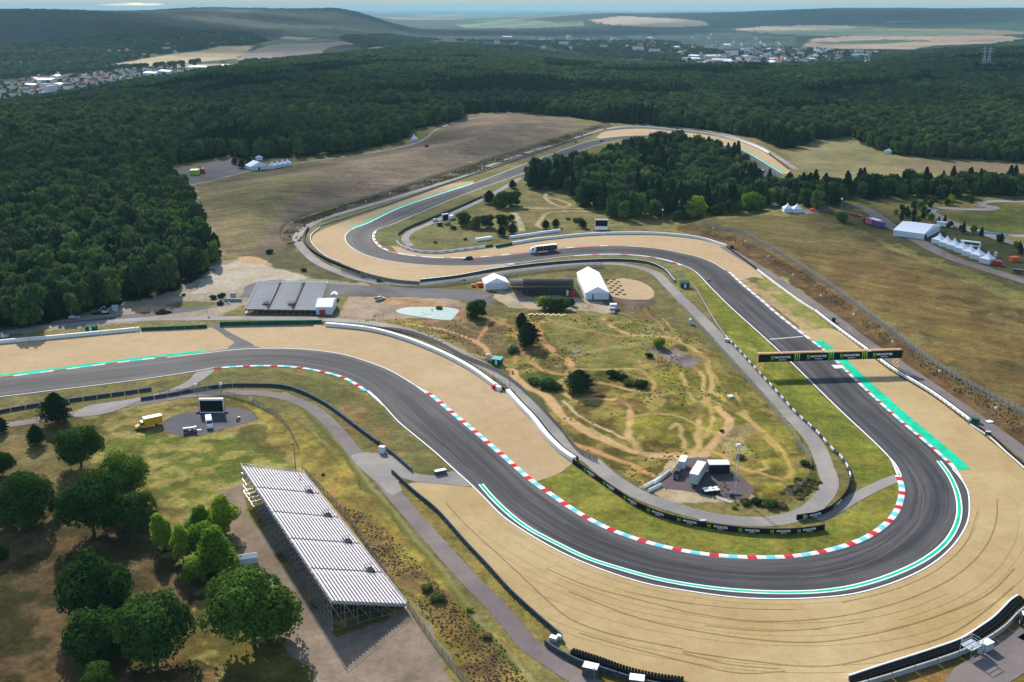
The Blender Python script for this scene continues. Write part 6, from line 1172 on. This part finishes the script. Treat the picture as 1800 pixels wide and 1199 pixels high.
for k in range(17):
    z_ = k*.85
    for a1, b1 in (((-.4, -.4), (.4, -.4)), ((.4, -.4), (.4, .4)), ((.4, .4), (-.4, .4)), ((-.4, .4), (-.4, -.4))): t_.bar((*a1, z_), (*b1, z_+.85), .035)
t_.build('mast', 'steel', e); MB().box(-.5, .5, -.3, .3, 14.5, 15.2).build('mast_head', 'white_foam', e); MB().box(-1.4, 1.4, -1.2, 1.2, 0, .4).box(-1.9, -.7, -1.9, -.9, 0, 1.1).build('base', 'steel_dark', e)
e = empty('truss_section', P(1272, 880), -.7, label='white truss lying on the ground below the mast', cat='truss'); t_ = MB()
for s1 in (-.25, .25):
    for z_ in (.1, .55): t_.bar((-2.4, s1, z_), (2.4, s1, z_), .06)
for k in range(9): t_.bar((-2.4+k*.6, -.25, .1), (-1.8+k*.6 if k < 8 else 2.4, .25, .55), .04)
t_.build('chords', 'white_foam', e)
for i, (a, b, lb) in enumerate([((1131,858),(1172,836),'white jersey barrier row leaning against dark ones in the infield yard'), ((1140,865),(1166,852),'short white plastic barrier row nearest the inner road'), ((1150,851),(1178,830),'upper pale barrier row behind the white one')]):
    A = P(*a); B = P(*b); L_ = (B-A).length; n_ = max(2, int(L_/1.9)); e = empty('jersey_barrier_row', A, math.atan2(B.y-A.y, B.x-A.x), label=lb, cat='barrier')
    me = MB().prof([(-.0, 0, .3), (1.8, 0, .3), (1.8, .3, .25), (1.8, .9, .1), (0, .9, .1), (0, .3, .25)]).mesh('barrier_block', 'white_foam')
    for k in range(n_): link('barrier_block', me, e, (k*1.9, 0, 0))
# screens
def screen(px, py, rz, w, h, z0, label, deep=1.2, back=False):
    e = empty('video_screen', P(px, py), rz, label=label, cat='screen'); MB().box(-w/2, w/2, -.15, .15, z0, z0+h).build('display', 'screen', e)
    f = MB(); f.box(-w/2-.2, w/2+.2, -.2, .9, z0+h, z0+h+.6, 0); f.box(-w/2-.25, -w/2, -.2, .3, 0, z0+h).box(w/2, w/2+.25, -.2, .3, 0, z0+h).box(-w/2, w/2, -.25, .3, z0-.3, z0); f.build('frame', 'tent_wall', e)
    b = MB()
    for s in (-1, 1): b.bar((s*w/2, .3, z0+h*.8), (s*w/2, 2.6, 0), .08); b.box(s*(w/2+.9)-.6, s*(w/2+.9)+.6, -.5, .5, 0, .5)
    b.build('support', 'steel_dark', e); return e
screen(373, 726, .02, 7.6, 4.0, .5, 'big dark video screen at the head of the van park')
e = screen(1057, 405, 0, 7.4, 3.6, 2.6, 'big video screen on a white trailer above the long white wall'); MB().box(-3.7, 3.7, -.1, 1.5, .4, 2.3).build('trailer_body', 'white_foam', e)
screen(783, 392, .75, 4.4, 3.8, 1.4, 'dark video screen inside the far hairpin lane', 1)
MB().box(-1.6, 1.6, -1.0, 1.0, 0, 2.0).box(-1.7, 1.7, -1.1, 1.1, 2.0, 2.15).build('control_cabin', ['car_black'], None, loc=P(773,397), rz=.2, label='low black cabin beside the hairpin screen', cat='cabin')
for a, b, nm, fn, cm, lb in [((758,390),(772,387),'parked_car',car,'white_foam','white car parked before the hairpin screen'), ((790,387),(799,383),'panel_van',van,'white_foam','small white van behind the hairpin screen'), ((1009,251),(1015,249),'parked_car',car,'car_black','black car at the roadside of the far straight'), ((1054,249.5),(1060,248),'racing_car',car,'car_black','tiny dark car driving on the far straight'), ((1338,302),(1344,300),'parked_car',car,'white_foam','white car on the far bend beyond the grove')]:
    fn((a[0]+b[0])/2, (a[1]+b[1])/2, heading(a, b), cm, lb, name=nm)
# pink and purple hospitality truck
e = veh('show_truck', 1536, 397, heading((1560,403),(1512,388)), 'pink and purple exhibition truck with a dark cab by the field road', 'truck'); MB().prof([(7.0, .5, 1.2), (7.0, 3.2, 1.1), (8.2, 3.1, 1.1), (8.9, 1.9, 1.2), (9, .5, 1.2)]).build('cab', 'car_black', e); MB().box(0.4, 6.8, -1.4, 1.4, .6, 3.8).build('pink_body', 'pink', e); MB().box(-8, .3, -1.6, 1.6, .6, 3.8).build('purple_body', 'purple', e); MB().box(-5, 3, -1.3, 1.3, 3.8, 4.3).build('roof_box', 'white_foam', e); MB().box(3.2, 6.4, -1.2, 1.2, 3.8, 4.1).build('roof_deck', 'red', e); wheels(e, (-6, -4.8, 5, 7.8), 1.4, .5, .35)
for px, py, rz, c_, lb, fn in [(1500,378.5,-.5,'red','red car parked before the exhibition truck, farther one',car), (1509,381,-.5,'red','red car parked before the exhibition truck, nearer one',car), (1755,467,-.9,'red','dark red van past the row of pagodas',van)]: fn(px, py, rz, c_, lb)
e = veh('flatbed_trailer', 1789, 480, -.6, 'dark flatbed trailer at the end of the field road', 'trailer'); MB().box(-2.8, 2.8, -1, 1, .7, .95).build('bed', 'steel_dark', e); MB().box(-2.2, 2.4, -.8, .8, .95, 1.9).build('load', 'car_black', e); wheels(e, (-.6, .6), 1.05, .36)
def gazebo(px, py, w, h, m_, label, name='generator', cat='generator'): return MB().box(-w/2, w/2, -w*.35, w*.35, .15, h).box(-w/2-.1, w/2+.1, -w*.35-.1, w*.35+.1, h, h+.12).box(-w*.4, w*.4, -w*.3, w*.3, 0, .15).build(name, m_, None, loc=P(px, py), rz=.2, label=label, cat=cat)
gazebo(1782, 459, 4.2, 2.2, 'orange', 'orange box unit in the grass beside the pagodas', 'container', 'container'); gazebo(1428, 371, 2.6, 1.6, 'orange', 'small red box beside the pagoda pair'); gazebo(1005, 519, 2.6, 1.7, 'red', 'red generator in front of the dark grandstand'); gazebo(844, 503, 3.0, 1.7, 'orange', 'orange generator beside the small marquee'); gazebo(567, 553, 2.4, 2.2, 'red', 'red box standing at the foot of the far grandstand'); gazebo(832, 504, 1.8, 1.2, 'orange', 'low orange box next to the orange generator')
def toilet(px, py, m_, label): return MB().box(-.6, .6, -.6, .6, 0, 2.2, 0).add([(-.65, -.65, 2.2), (.65, -.65, 2.2), (.65, .65, 2.2), (-.65, .65, 2.2), (-.3, -.3, 2.5), (.3, -.3, 2.5), (.3, .3, 2.5), (-.3, .3, 2.5)], [(0, 1, 5, 4), (1, 2, 6, 5), (2, 3, 7, 6), (3, 0, 4, 7), (4, 5, 6, 7), (0, 3, 2, 1)], 1).box(-.4, .4, -.63, -.6, .1, 2.0, 1).build('portable_toilet', [m_, 'tent_wall'], None, loc=P(px, py), rz=.1, label=label, cat='portable toilet')
toilet(858, 633, 'teal', 'teal portable toilet beside the green hut by the perimeter road'); toilet(997, 519, 'lime', 'lime green portable toilet in front of the dark grandstand'); toilet(1750, 451, 'lime', 'lime green portable toilet behind the last pagoda'); toilet(1214, 570, 'teal', 'small teal portable toilet by the infield fence')
def hut(px, py, w, d_, h, m_, rz, label, name='marshal_hut', rm='teal'):
    e = empty(name, P(px, py), rz, label=label, cat='hut'); MB().box(-w/2, w/2, -d_/2, d_/2, 0, h).build('wall', m_, e); MB().add([(-w/2-.2, -d_/2-.2, h), (w/2+.2, -d_/2-.2, h), (w/2+.2, d_/2+.2, h+.5), (-w/2-.2, d_/2+.2, h+.5), (-w/2-.2, -d_/2-.2, h+.1), (w/2+.2, -d_/2-.2, h+.1), (w/2+.2, d_/2+.2, h+.6), (-w/2-.2, d_/2+.2, h+.6)], [(0, 3, 2, 1), (4, 5, 6, 7), (0, 1, 5, 4), (1, 2, 6, 5), (2, 3, 7, 6), (3, 0, 4, 7)]).build('roof', rm, e); MB().box(-w*.12, w*.12, -d_/2-.04, -d_/2, .1, 1.9).build('door', 'white_foam', e); return e
hut(874, 640, 3.6, 2.4, 2.2, 'barrier_green', -.35, 'dark green marshal hut beside the teal toilet'); hut(1203, 505, 4.2, 3, 2.4, 'barrier_green', .1, 'dark green hut where the rail begins on the infield side', rm='barrier_green'); hut(161, 580, 4.2, 2.4, 1.6, 'barrier_green', .05, 'dark green low hut behind the long white foam barrier', rm='barrier_green'); hut(7, 592, 3.4, 2.2, 1.4, 'grey_box', .1, 'grey low hut at the picture edge behind the foam barrier', rm='steel_dark')
def cabinet(px, py, w, d_, h, label, rz, tm='white_foam', bm_='grey_box', leg=0): return MB().box(-w/2, w/2, -d_/2, d_/2, leg, h, 0).box(-w/2-.04, w/2+.04, -d_/2-.04, d_/2+.04, h, h+.08, 1).box(w/2, w/2+.25, -.1, .1, h*.3, h*.9, 0).build('cabinet', [bm_, tm], None, loc=P(px, py), rz=rz, label=label, cat='cabinet')
cabinet(672, 796, 1.7, 1.3, 2.1, 'white cabinet breaking the dark barrier by the sandy patch', -.3, bm_='tent_wall'); cabinet(774, 833, 3.4, 1.3, 1.2, 'white topped box lying on the grass beside the link road', .45, bm_='steel_dark'); cabinet(1038, 1186, 3.0, 2.0, 2.2, 'white topped grey cabinet behind the bottom tyre wall', -.35, bm_='steel_dark'); cabinet(1119, 1207, 2.9, 2.0, 2.2, 'white topped cabinet cut by the bottom edge', -.2, bm_='steel_dark'); cabinet(973, 1126, 1.6, 1.2, .9, 'small white box at the end of the guard rail', -.5); cabinet(983, 1124, 1.0, .7, 1.0, 'smaller white box touching the rail end', -.5); cabinet(1278, 601, 1.6, 1.2, 1.3, 'small white box at the foot of the infield rail', -.5); cabinet(898, 467, 3.4, 1.2, .8, 'long white box beside the track below the truck', .1, bm_='tent_wall'); cabinet(1465, 566, 1.2, 1.0, 1.9, 'dark post box beside the perimeter road', .2, 'car_black', 'car_black'); cabinet(1739, 742, 2.0, 1.6, .25, 'white slab below the leaning speaker pole', .3); cabinet(1712, 742, 2.8, 1.6, 1.3, 'dark hut at the end of the white barrier', -.5, 'barrier_green', 'barrier_green'); cabinet(1736, 765, 1.5, 1.2, 1.3, 'grey box beside the black rail end', -.5, 'grey_box', 'steel_dark'); cabinet(1286, 437, 1.8, 1.2, 1.9, 'dark marshal post where the white wall ends', -.3, 'steel_dark', 'car_black'); cabinet(1235, 917.5, 1.6, .9, .5, 'flat grey box on the inner road', 0, 'grey_box', 'steel_dark') ; cabinet(1413, 912, 0.8, 0.5, 1.2, 'small white stand at the inner road junction', 0)
# gate with guard by the red end block
e = empty('gate_frame', P(880, 680), -.7, label='dark steel gate frame and platform between the two white barriers', cat='gate'); g = MB()
for x_ in (-3, -1.5, 0, 1.5):
    for y_ in (-.8, .8): g.bar((x_, y_, 0), (x_, y_, 2.6), .07)
for z_ in (1.2, 2.6):
    for y_ in (-.8, .8): g.bar((-3, y_, z_), (1.5, y_, z_), .06)
g.box(-3, 1.5, -.8, .8, 1.15, 1.25).bar((3, 1.5, 0), (3, 1.5, 3.2), .1).bar((-4, .9, 0), (-4, .9, 4.5), .07).build('frame', 'steel_dark', e)
# white covers and blocks
def rollrow(a, b, label, n, w=1.1, h=1.1, m_='tent_wall', name='wrapped_barrier_row'):
    A = P(*a); B = P(*b); L_ = (B-A).length; e = empty(name, A, math.atan2(B.y-A.y, B.x-A.x), label=label, cat='barrier store'); s_ = L_/n
    me = MB().prof([(0, 0, w/2), (s_*.94, 0, w/2), (s_*.94, h*.8, w/2), (s_*.94, h, w/2*.7), (0, h, w/2*.7), (0, h*.8, w/2)]).mesh('wrapped_block', m_)
    for k in range(n): link('wrapped_block', me, e, (k*s_, 0, 0))
rollrow((897,419),(942,413), 'pale wrapped blocks in a row behind the white wall, hairpin half', 7, 1.6, 1.5); rollrow((943,412.5),(985,406.5), 'pale wrapped blocks in a row behind the white wall, screen half', 7, 1.6, 1.5); rollrow((836,424),(864,420), 'white covered stack beside the two dark conifers', 4, 2.4, 1.7, 'white_foam'); rollrow((393,529),(425,529.5), 'pale concrete blocks stored beside the far grandstand', 5, 1.2, 1.3, 'concrete', 'block_store')
MB().box(-1.1, 1.1, -.9, .9, 0, 2.8).box(-1.15, 1.15, -.95, .95, 2.8, 2.9).build('concrete_block', 'concrete', None, loc=P(410,525), rz=0, label='tall pale block standing on the block store', cat='block'); MB().box(-1.2, 1.2, -.6, .6, 0, 2.4).box(-1.25, 1.25, -.65, .65, 2.4, 2.5).build('water_tank', 'grey_box', None, loc=P(203,546), rz=.2, label='grey upright tank beside the dark machines', cat='tank')
def machine(px, py, rz, label, s=1.0, name='excavator', body='steel_dark'):
    e = empty(name, P(px, py), rz, label=label, cat='machine'); e.scale = (s, s, s); MB().box(-2, 1.6, -1.1, -.5, 0, .8).box(-2, 1.6, .5, 1.1, 0, .8).build('track_unit', 'tyre', e); MB().box(-1.8, .8, -1, 1, .9, 1.9).build('body', body, e); MB().prof([(.8, .9, .5), (.8, 2.8, .45), (-.4, 2.8, .45), (-.6, 1.9, .5)]).build('cab', 'glass', e); b = MB().bar((.8, .6, 1.5), (3.4, .6, 3.4), .2).bar((3.4, .6, 3.4), (4.6, .6, 1.0), .16).box(4.3, 5.0, .2, 1.0, .4, 1.1); b.build('boom', 'grey_box', e)
machine(170, 552, .1, 'dark parked excavator at the forest corner, outer one', 1.0); machine(186, 552, .4, 'grey parked excavator next to the grey tank', .9, body='grey_box'); machine(388, 535, .0, 'dark machine parked beside the block store', .8)
car(131, 560, .1, 'grey_box', 'grey car in the shrubs by the excavators'); car(1362, 362, -.3, 'white_foam', 'white motor home under the grove beside the pagoda pair', L=6.5, Hh=2.4, suv=True)
for x_, y_, lb in ((450,279,'white small marquee roof beside the dark slim trees'),): marquee((x_,y_+3),(x_+12,y_+2.5),4,2.6,3.6,lb)
car(302, 315, 0.2, 'white_foam', 'white car at the corner of the car park', L=6.5, Hh=2.4, suv=True); van(1660, 399, -.6, 'white_foam', 'white coach-like van hidden behind the pagodas', L=9, Hh=3.0)
pl = empty('playground_frame', P(1705,434), -.6, label='white coach roof behind the pagoda row', cat='bus'); pl.name = 'coach'; MB().prof([(-5, .4, 1.2), (-5, 3.2, 1.15), (4.8, 3.2, 1.15), (5.2, 1.4, 1.2), (5.2, .4, 1.2)]).build('body', 'white_foam', pl); MB().box(-4.6, 4.6, -1.22, 1.22, 1.6, 2.6).build('windows', 'glass', pl); wheels(pl, (-3, 3.5), 1.22, .48)
gg = empty('climbing_frame', P(1760,413), -.5, label='pale blue row of plastic barriers beside the kart track', cat='barrier'); me = MB().prof([(0, 0, .4), (1.8, 0, .4), (1.8, 1.0, .15), (0, 1.0, .15)]).mesh('barrier_block', 'light_blue'); gg.name = 'plastic_barrier_row'
for k in range(9): link('barrier_block', me, gg, (k*2.0-14, 0, 0))
# checkered tiles beside the long marquee, white slabs in the meadow
for r_ in range(8):
    for c__ in range(4):
        if (r_+c__) % 2: continue
        q = P(1062,493).lerp(P(1075,523), r_/8); MB().box(0, 1.6, 0, 1.9, 0, .12).build('rubber_mat', 'rubber', None, loc=(q.x+c__*1.75+.6, q.y, q.z+.08), rz=.0, label='black rubber mat laid in a checker pattern beside the long marquee', cat='mat', group='checkered mats by the long marquee')
for k in range(14): q = P(928,555).lerp(P(995,557), k/14); MB().box(0, 1.1, 0, 1.2, 0, .5).build('block', 'cone_yellow', None, loc=(q.x, q.y+(k % 2)*1.3, q.z), rz=0, label='cream block in the staggered line at the top of the motocross field', cat='block', group='staggered cream blocks of the motocross track')
e = empty('ramp', P(1013,622), .9, label='small white ramp frame lying in the motocross grass', cat='ramp'); t_ = MB()
for k in range(5): t_.box(k*.7, k*.7+.3, 0, 2.4, .05, .25+.05*k)
t_.build('slats', 'concrete', e)
MB().box(-1.0, 1.0, -.8, .8, 0, .5).box(-.9, .9, -.7, .7, .5, .6).build('slab', 'white_foam', None, loc=P(1284,698), rz=.4, label='white slab lying in the infield weeds near the gantry', cat='slab')
MB().bar((0, -2.4, .45), (0, 2.4, .45), .45, n=8).build('pipe', 'orange', None, loc=P(1050,696), rz=-1.3, label='short orange pipe by the sandy trail below the lone pine', cat='pipe')
# heap of soil, pale blue tarpaulin
def heap(px, py, rx, ry, h, m_, label, name):
    p = P(px, py); vs = []; fs = []; K = 16; J = 5
    for j in range(J+1):
        f = j/J
        for k in range(K): a = 2*math.pi*k/K; q = (1-f)*(1+.15*math.sin(3*a+j)); vs.append((rx*q*math.cos(a), ry*q*math.sin(a), h*(math.sin(f*math.pi/2))*(1+.1*math.sin(5*a))-.05))
    for j in range(J): fs += [(j*K+k, j*K+(k+1) % K, (j+1)*K+(k+1) % K, (j+1)*K+k) for k in range(K)]
    mb = MB(); mb.add(vs, fs); return mb.build(name, m_, None, loc=p, rz=0, label=label, cat='heap')
heap(286, 550, 4.2, 3.2, 1.8, 'soil', 'dark heap of soil beside the forest corner road', 'soil_heap')
tp = sheet('tarpaulin', spline(PXY([(696,547),(712,541),(745,540),(790,541),(806,545),(800,556),(792,563),(770,562),(735,557),(705,552)]), 1.5, True), .12, 'tarp', kind='thing', label='pale blue-green tarpaulin or puddle on the dirt beside the round dark tree'.replace(' or puddle', '')); tp['category'] = 'tarpaulin'
# marshal stand at the bottom right, with cabinets
e = empty('marshal_platform', P(1705,1150), .55, label='scaffold marshal platform behind the tyre wall with the white belt', cat='platform'); g = MB()
for x_ in (-1.8, 1.8):
    for y_ in (-1.3, 1.3): g.bar((x_, y_, 0), (x_, y_, 3.6), .08)
for z_ in (2.9, 3.6):
    for s in (-1, 1): g.bar((-1.8, s*1.3, z_), (1.8, s*1.3, z_), .06); g.bar((s*1.8, -1.3, z_), (s*1.8, 1.3, z_), .06)
g.bar((-1.8, -1.3, 0), (1.8, -1.3, 2.2), .05).bar((-1.8, 1.3, 0), (1.8, 1.3, 2.2), .05).build('frame', 'steel', e); MB().box(-1.85, 1.85, -1.35, 1.35, 2.2, 2.35).build('deck', 'grey_box', e)
cabinet(1733, 1141, 2.4, 1.7, 1.8, 'grey equipment box next to the marshal platform', .5); cabinet(1722, 1148, .7, .7, 2.4, 'slim upright white cabinet between platform and grey box', .5, bm_='tent_wall')
e = empty('tractor', P(1800, 1096), 1.3, label='dark tractor with a white roof at the end of the tyre wall', cat='tractor'); MB().prof([(-1.6, .7, .6), (-1.6, 1.7, .6), (0, 1.7, .55), (1.8, 1.6, .4), (1.8, .7, .4)]).build('body', 'barrier_green', e); MB().box(-1.5, .1, -.75, .75, 1.7, 2.9).build('cab', 'glass', e); MB().box(-1.6, .2, -.85, .85, 2.9, 3.05).build('cab_roof', 'white_foam', e); wheels(e, (-.9,), 1.15, .8, .45); wheels(e, (1.3,), .95, .5, .3)
MB().box(-2.5, 2.5, -1.2, 1.2, .3, 1.9).add([(-2.6, -1.3, 1.9), (2.6, -1.3, 1.9), (2.6, 1.3, 1.9), (-2.6, 1.3, 1.9), (-2.6, 0, 2.6), (2.6, 0, 2.6)], [(0, 1, 5, 4), (2, 3, 4, 5), (0, 4, 3), (1, 2, 5), (0, 3, 2, 1)], 1).build('covered_trailer', ['tent_wall', 'white_foam'], None, loc=P(434,990), rz=.3, label='white covered trailer half hidden behind the big round tree', cat='trailer')
# pylons
for x_, y_, s_ in ((1726,124,1.0),(1735,124,1.0),(1519,119,.8),(1525,119,.8)):
    p = P(x_, y_); e = empty('power_pylon', p, .2, label='grey lattice power pylon above the dark forest, %s pair' % ('nearer' if x_ > 1600 else 'farther'), cat='pylon', group='power pylons in the forest %d' % (1 if x_ > 1600 else 2)); e.scale = (s_*1.0,)*3
    g = MB(); H_ = 46
    for sx in (-1, 1):
        for sy in (-1, 1): g.bar((sx*4, sy*4, 0), (sx*.9, sy*.9, H_), .35)
    for k in range(6): z_ = 5+k*6; w_ = 4-3.1*z_/H_; g.bar((-w_, -w_, z_), (w_*.8, -w_, z_+6), .2); g.bar((w_, w_, z_), (-w_*.8, w_, z_+6), .2)
    g.build('mast', 'steel', e); MB().bar((-11, 0, 37), (11, 0, 37), .5).bar((-8, 0, 43), (8, 0, 43), .5).build('crossarm', 'steel', e)
# ================================================================ villages
HM = [MB().box(-6, 6, -4.5, 4.5, -1, h_, 0).add([(-6.5, -5, h_), (6.5, -5, h_), (6.5, 5, h_), (-6.5, 5, h_), (-6.5, 0, h_+3.4), (6.5, 0, h_+3.4)], [(0, 1, 5, 4), (2, 3, 4, 5), (0, 4, 3), (1, 2, 5)], 1).mesh('house', ['house_wall', rm]) for h_, rm in ((5.5, 'roof_red'), (6.5, 'roof_grey'), (7, 'roof_red'))]
HALL = MB().box(-20, 20, -9, 9, -1, 6, 0).add([(-20.5, -9.5, 6), (20.5, -9.5, 6), (20.5, 9.5, 6), (-20.5, 9.5, 6), (-20.5, 0, 8), (20.5, 0, 8)], [(0, 1, 5, 4), (2, 3, 4, 5), (0, 4, 3), (1, 2, 5)], 1).mesh('hall', ['house_wall', 'tent_wall'])
BLK = MB().box(-12, 12, -6, 6, -1, 13, 0).box(-12.2, 12.2, -6.2, 6.2, 13, 13.5, 1).mesh('apartment_block', ['house_wall', 'roof_grey'])
rg = np.random.default_rng(21)
def village(poly, n, halls, blocks, label, group, smin=1.0, smax=1.3):
    L = np.array(poly, float); x0, y0 = L.min(0); x1, y1 = L.max(0); c_ = 0; tries = 0
    while c_ < n and tries < n*40:
        tries += 1; px = rg.uniform(x0, x1); py = rg.uniform(y0, y1)
        if not pip(np.array([px]), np.array([py]), L)[0]: continue
        p = P(px, py); 
        if p.y > 9000: continue
        k = rg.random(); mm, nm = (HALL, 'hall') if k < halls else ((BLK, 'apartment_block') if k < halls+blocks else (HM[int(rg.integers(0, 3))], 'house'))
        o = link(nm, mm, None, p, rg.uniform(0, 3.14), label=label if nm == 'house' else ('pale flat hall '+label.split('house ')[1] if nm == 'hall' else 'pale apartment block '+label.split('house ')[1]), cat='house' if nm == 'house' else 'building', group=group+(' ' + nm if nm != 'house' else '')); s_ = rg.uniform(smin, smax); o.scale = (s_, s_, s_); c_ += 1
village([(-30,178),(0,152),(60,136),(170,130),(300,120),(345,120),(330,130),(230,140),(150,154),(60,170)], 95, .05, .02, 'small pale house in the valley village beyond the forest', 'village houses in the valley')
village([(60,90),(150,72),(300,62),(430,62),(470,74),(420,80),(330,92),(230,106),(60,112)], 30, 0, 0, 'small pale house scattered on the wooded hill', 'houses on the wooded hill')
village([(300,112),(345,110),(440,116),(430,121),(310,123)], 6, .5, 0, 'small pale house in the yard strip below the stubble field', 'buildings below the stubble field')
village([(1190,116),(1230,98),(1340,86),(1420,88),(1550,92),(1500,102),(1400,112),(1340,116)], 135, .10, .05, 'small pale house in the distant town', 'houses of the distant town', 1.1, 1.5)
village([(790,76),(800,69),(900,66),(1080,66),(1200,76),(1230,92),(1180,104),(1060,90),(920,84)], 60, .08, .08, 'small pale house among trees of the middle valley', 'houses among the middle trees', 1.4, 2.0)
village([(1100,60),(1300,62),(1400,72),(1380,82),(1240,86),(1120,72)], 30, .15, .1, 'small pale house on the near side of the far plain', 'houses before the far plain', 1.1, 1.6)
# ================================================================ haze: one even body of air round the whole place, ground included
hm = bpy.data.materials.new('haze'); hm.use_nodes = True; nt = hm.node_tree; nt.nodes.clear(); o_ = N(nt, 'ShaderNodeOutputMaterial'); v_ = N(nt, 'ShaderNodeVolumePrincipled')
v_.inputs['Color'].default_value = (.36, .62, .76, 1); v_.inputs['Density'].default_value = 3.4e-5; v_.inputs['Anisotropy'].default_value = .0; nt.links.new(v_.outputs[0], o_.inputs['Volume']); M['haze'] = hm
gmin = float((gz+roughz).min())-1.0; gmax = max(float((gz+roughz).max())+25, CAM_H+4)
mb = MB().box(-72000, 72000, -800, 72000, gmin, gmax); mb.build('haze', 'haze', kind='stuff', label='thin blue haze over the distant hills')

# ================================================================ clouds out of view, placed to throw shade on woods, ridges, fields and meadow
cm = bpy.data.materials.new('shade_cloud'); cm.use_nodes = True; nt = cm.node_tree; nt.nodes.clear(); M['shade_cloud'] = cm
o_ = N(nt, 'ShaderNodeOutputMaterial'); d_ = N(nt, 'ShaderNodeBsdfDiffuse'); d_.inputs[0].default_value = (.8, .8, .8, 1); t_ = N(nt, 'ShaderNodeBsdfTransparent'); x_ = N(nt, 'ShaderNodeMixShader'); x_.inputs[0].default_value = .80
nt.links.new(d_.outputs[0], x_.inputs[1]); nt.links.new(t_.outputs[0], x_.inputs[2]); nt.links.new(x_.outputs[0], o_.inputs[0])
CL = []
def shade_cloud(sx, sy, rx, ry, seed, label):
    alt = 1300.0; off = alt/math.tan(SUN_EL); cx_ = sx+off*math.sin(SUN_AZ); cy_ = sy+off*math.cos(SUN_AZ); g = random.Random(seed); mb = MB(); V, F = ico()
    for i in range(26):
        a = g.random()*6.283; q = g.random()**.5; r_ = g.uniform(.22, .42)*(1.1-.6*q); x0, y0 = math.cos(a)*q*rx, math.sin(a)*q*ry
        mb.add([(x0+v[0]*r_*rx, y0+v[1]*r_*ry, v[2]*r_*min(rx, ry)*.45) for v in V], [tuple(int(k) for k in f) for f in F])
    o = mb.build('shade_cloud', 'shade_cloud', None, loc=(cx_, cy_, alt), kind='structure', label=label); return o
for i, (sx, sy, rx, ry) in enumerate([(950, 1750, 650, 560), (-300, 860, 460, 270), (330, 560, 150, 170), (-250, 170, 150, 110), (-600, 1700, 700, 500), (1500, 2500, 900, 700), (-1500, 5200, 2600, 1500), (-3000, 6500, 2200, 1700), (500, 4300, 1500, 700), (-300, 9000, 3800, 1800), (4500, 10500, 4200, 2400), (3000, 4200, 1500, 900), (-5200, 8000, 2600, 2400)]): shade_cloud(sx, sy, rx, ry, i, 'unseen cloudbank added to shade the land')
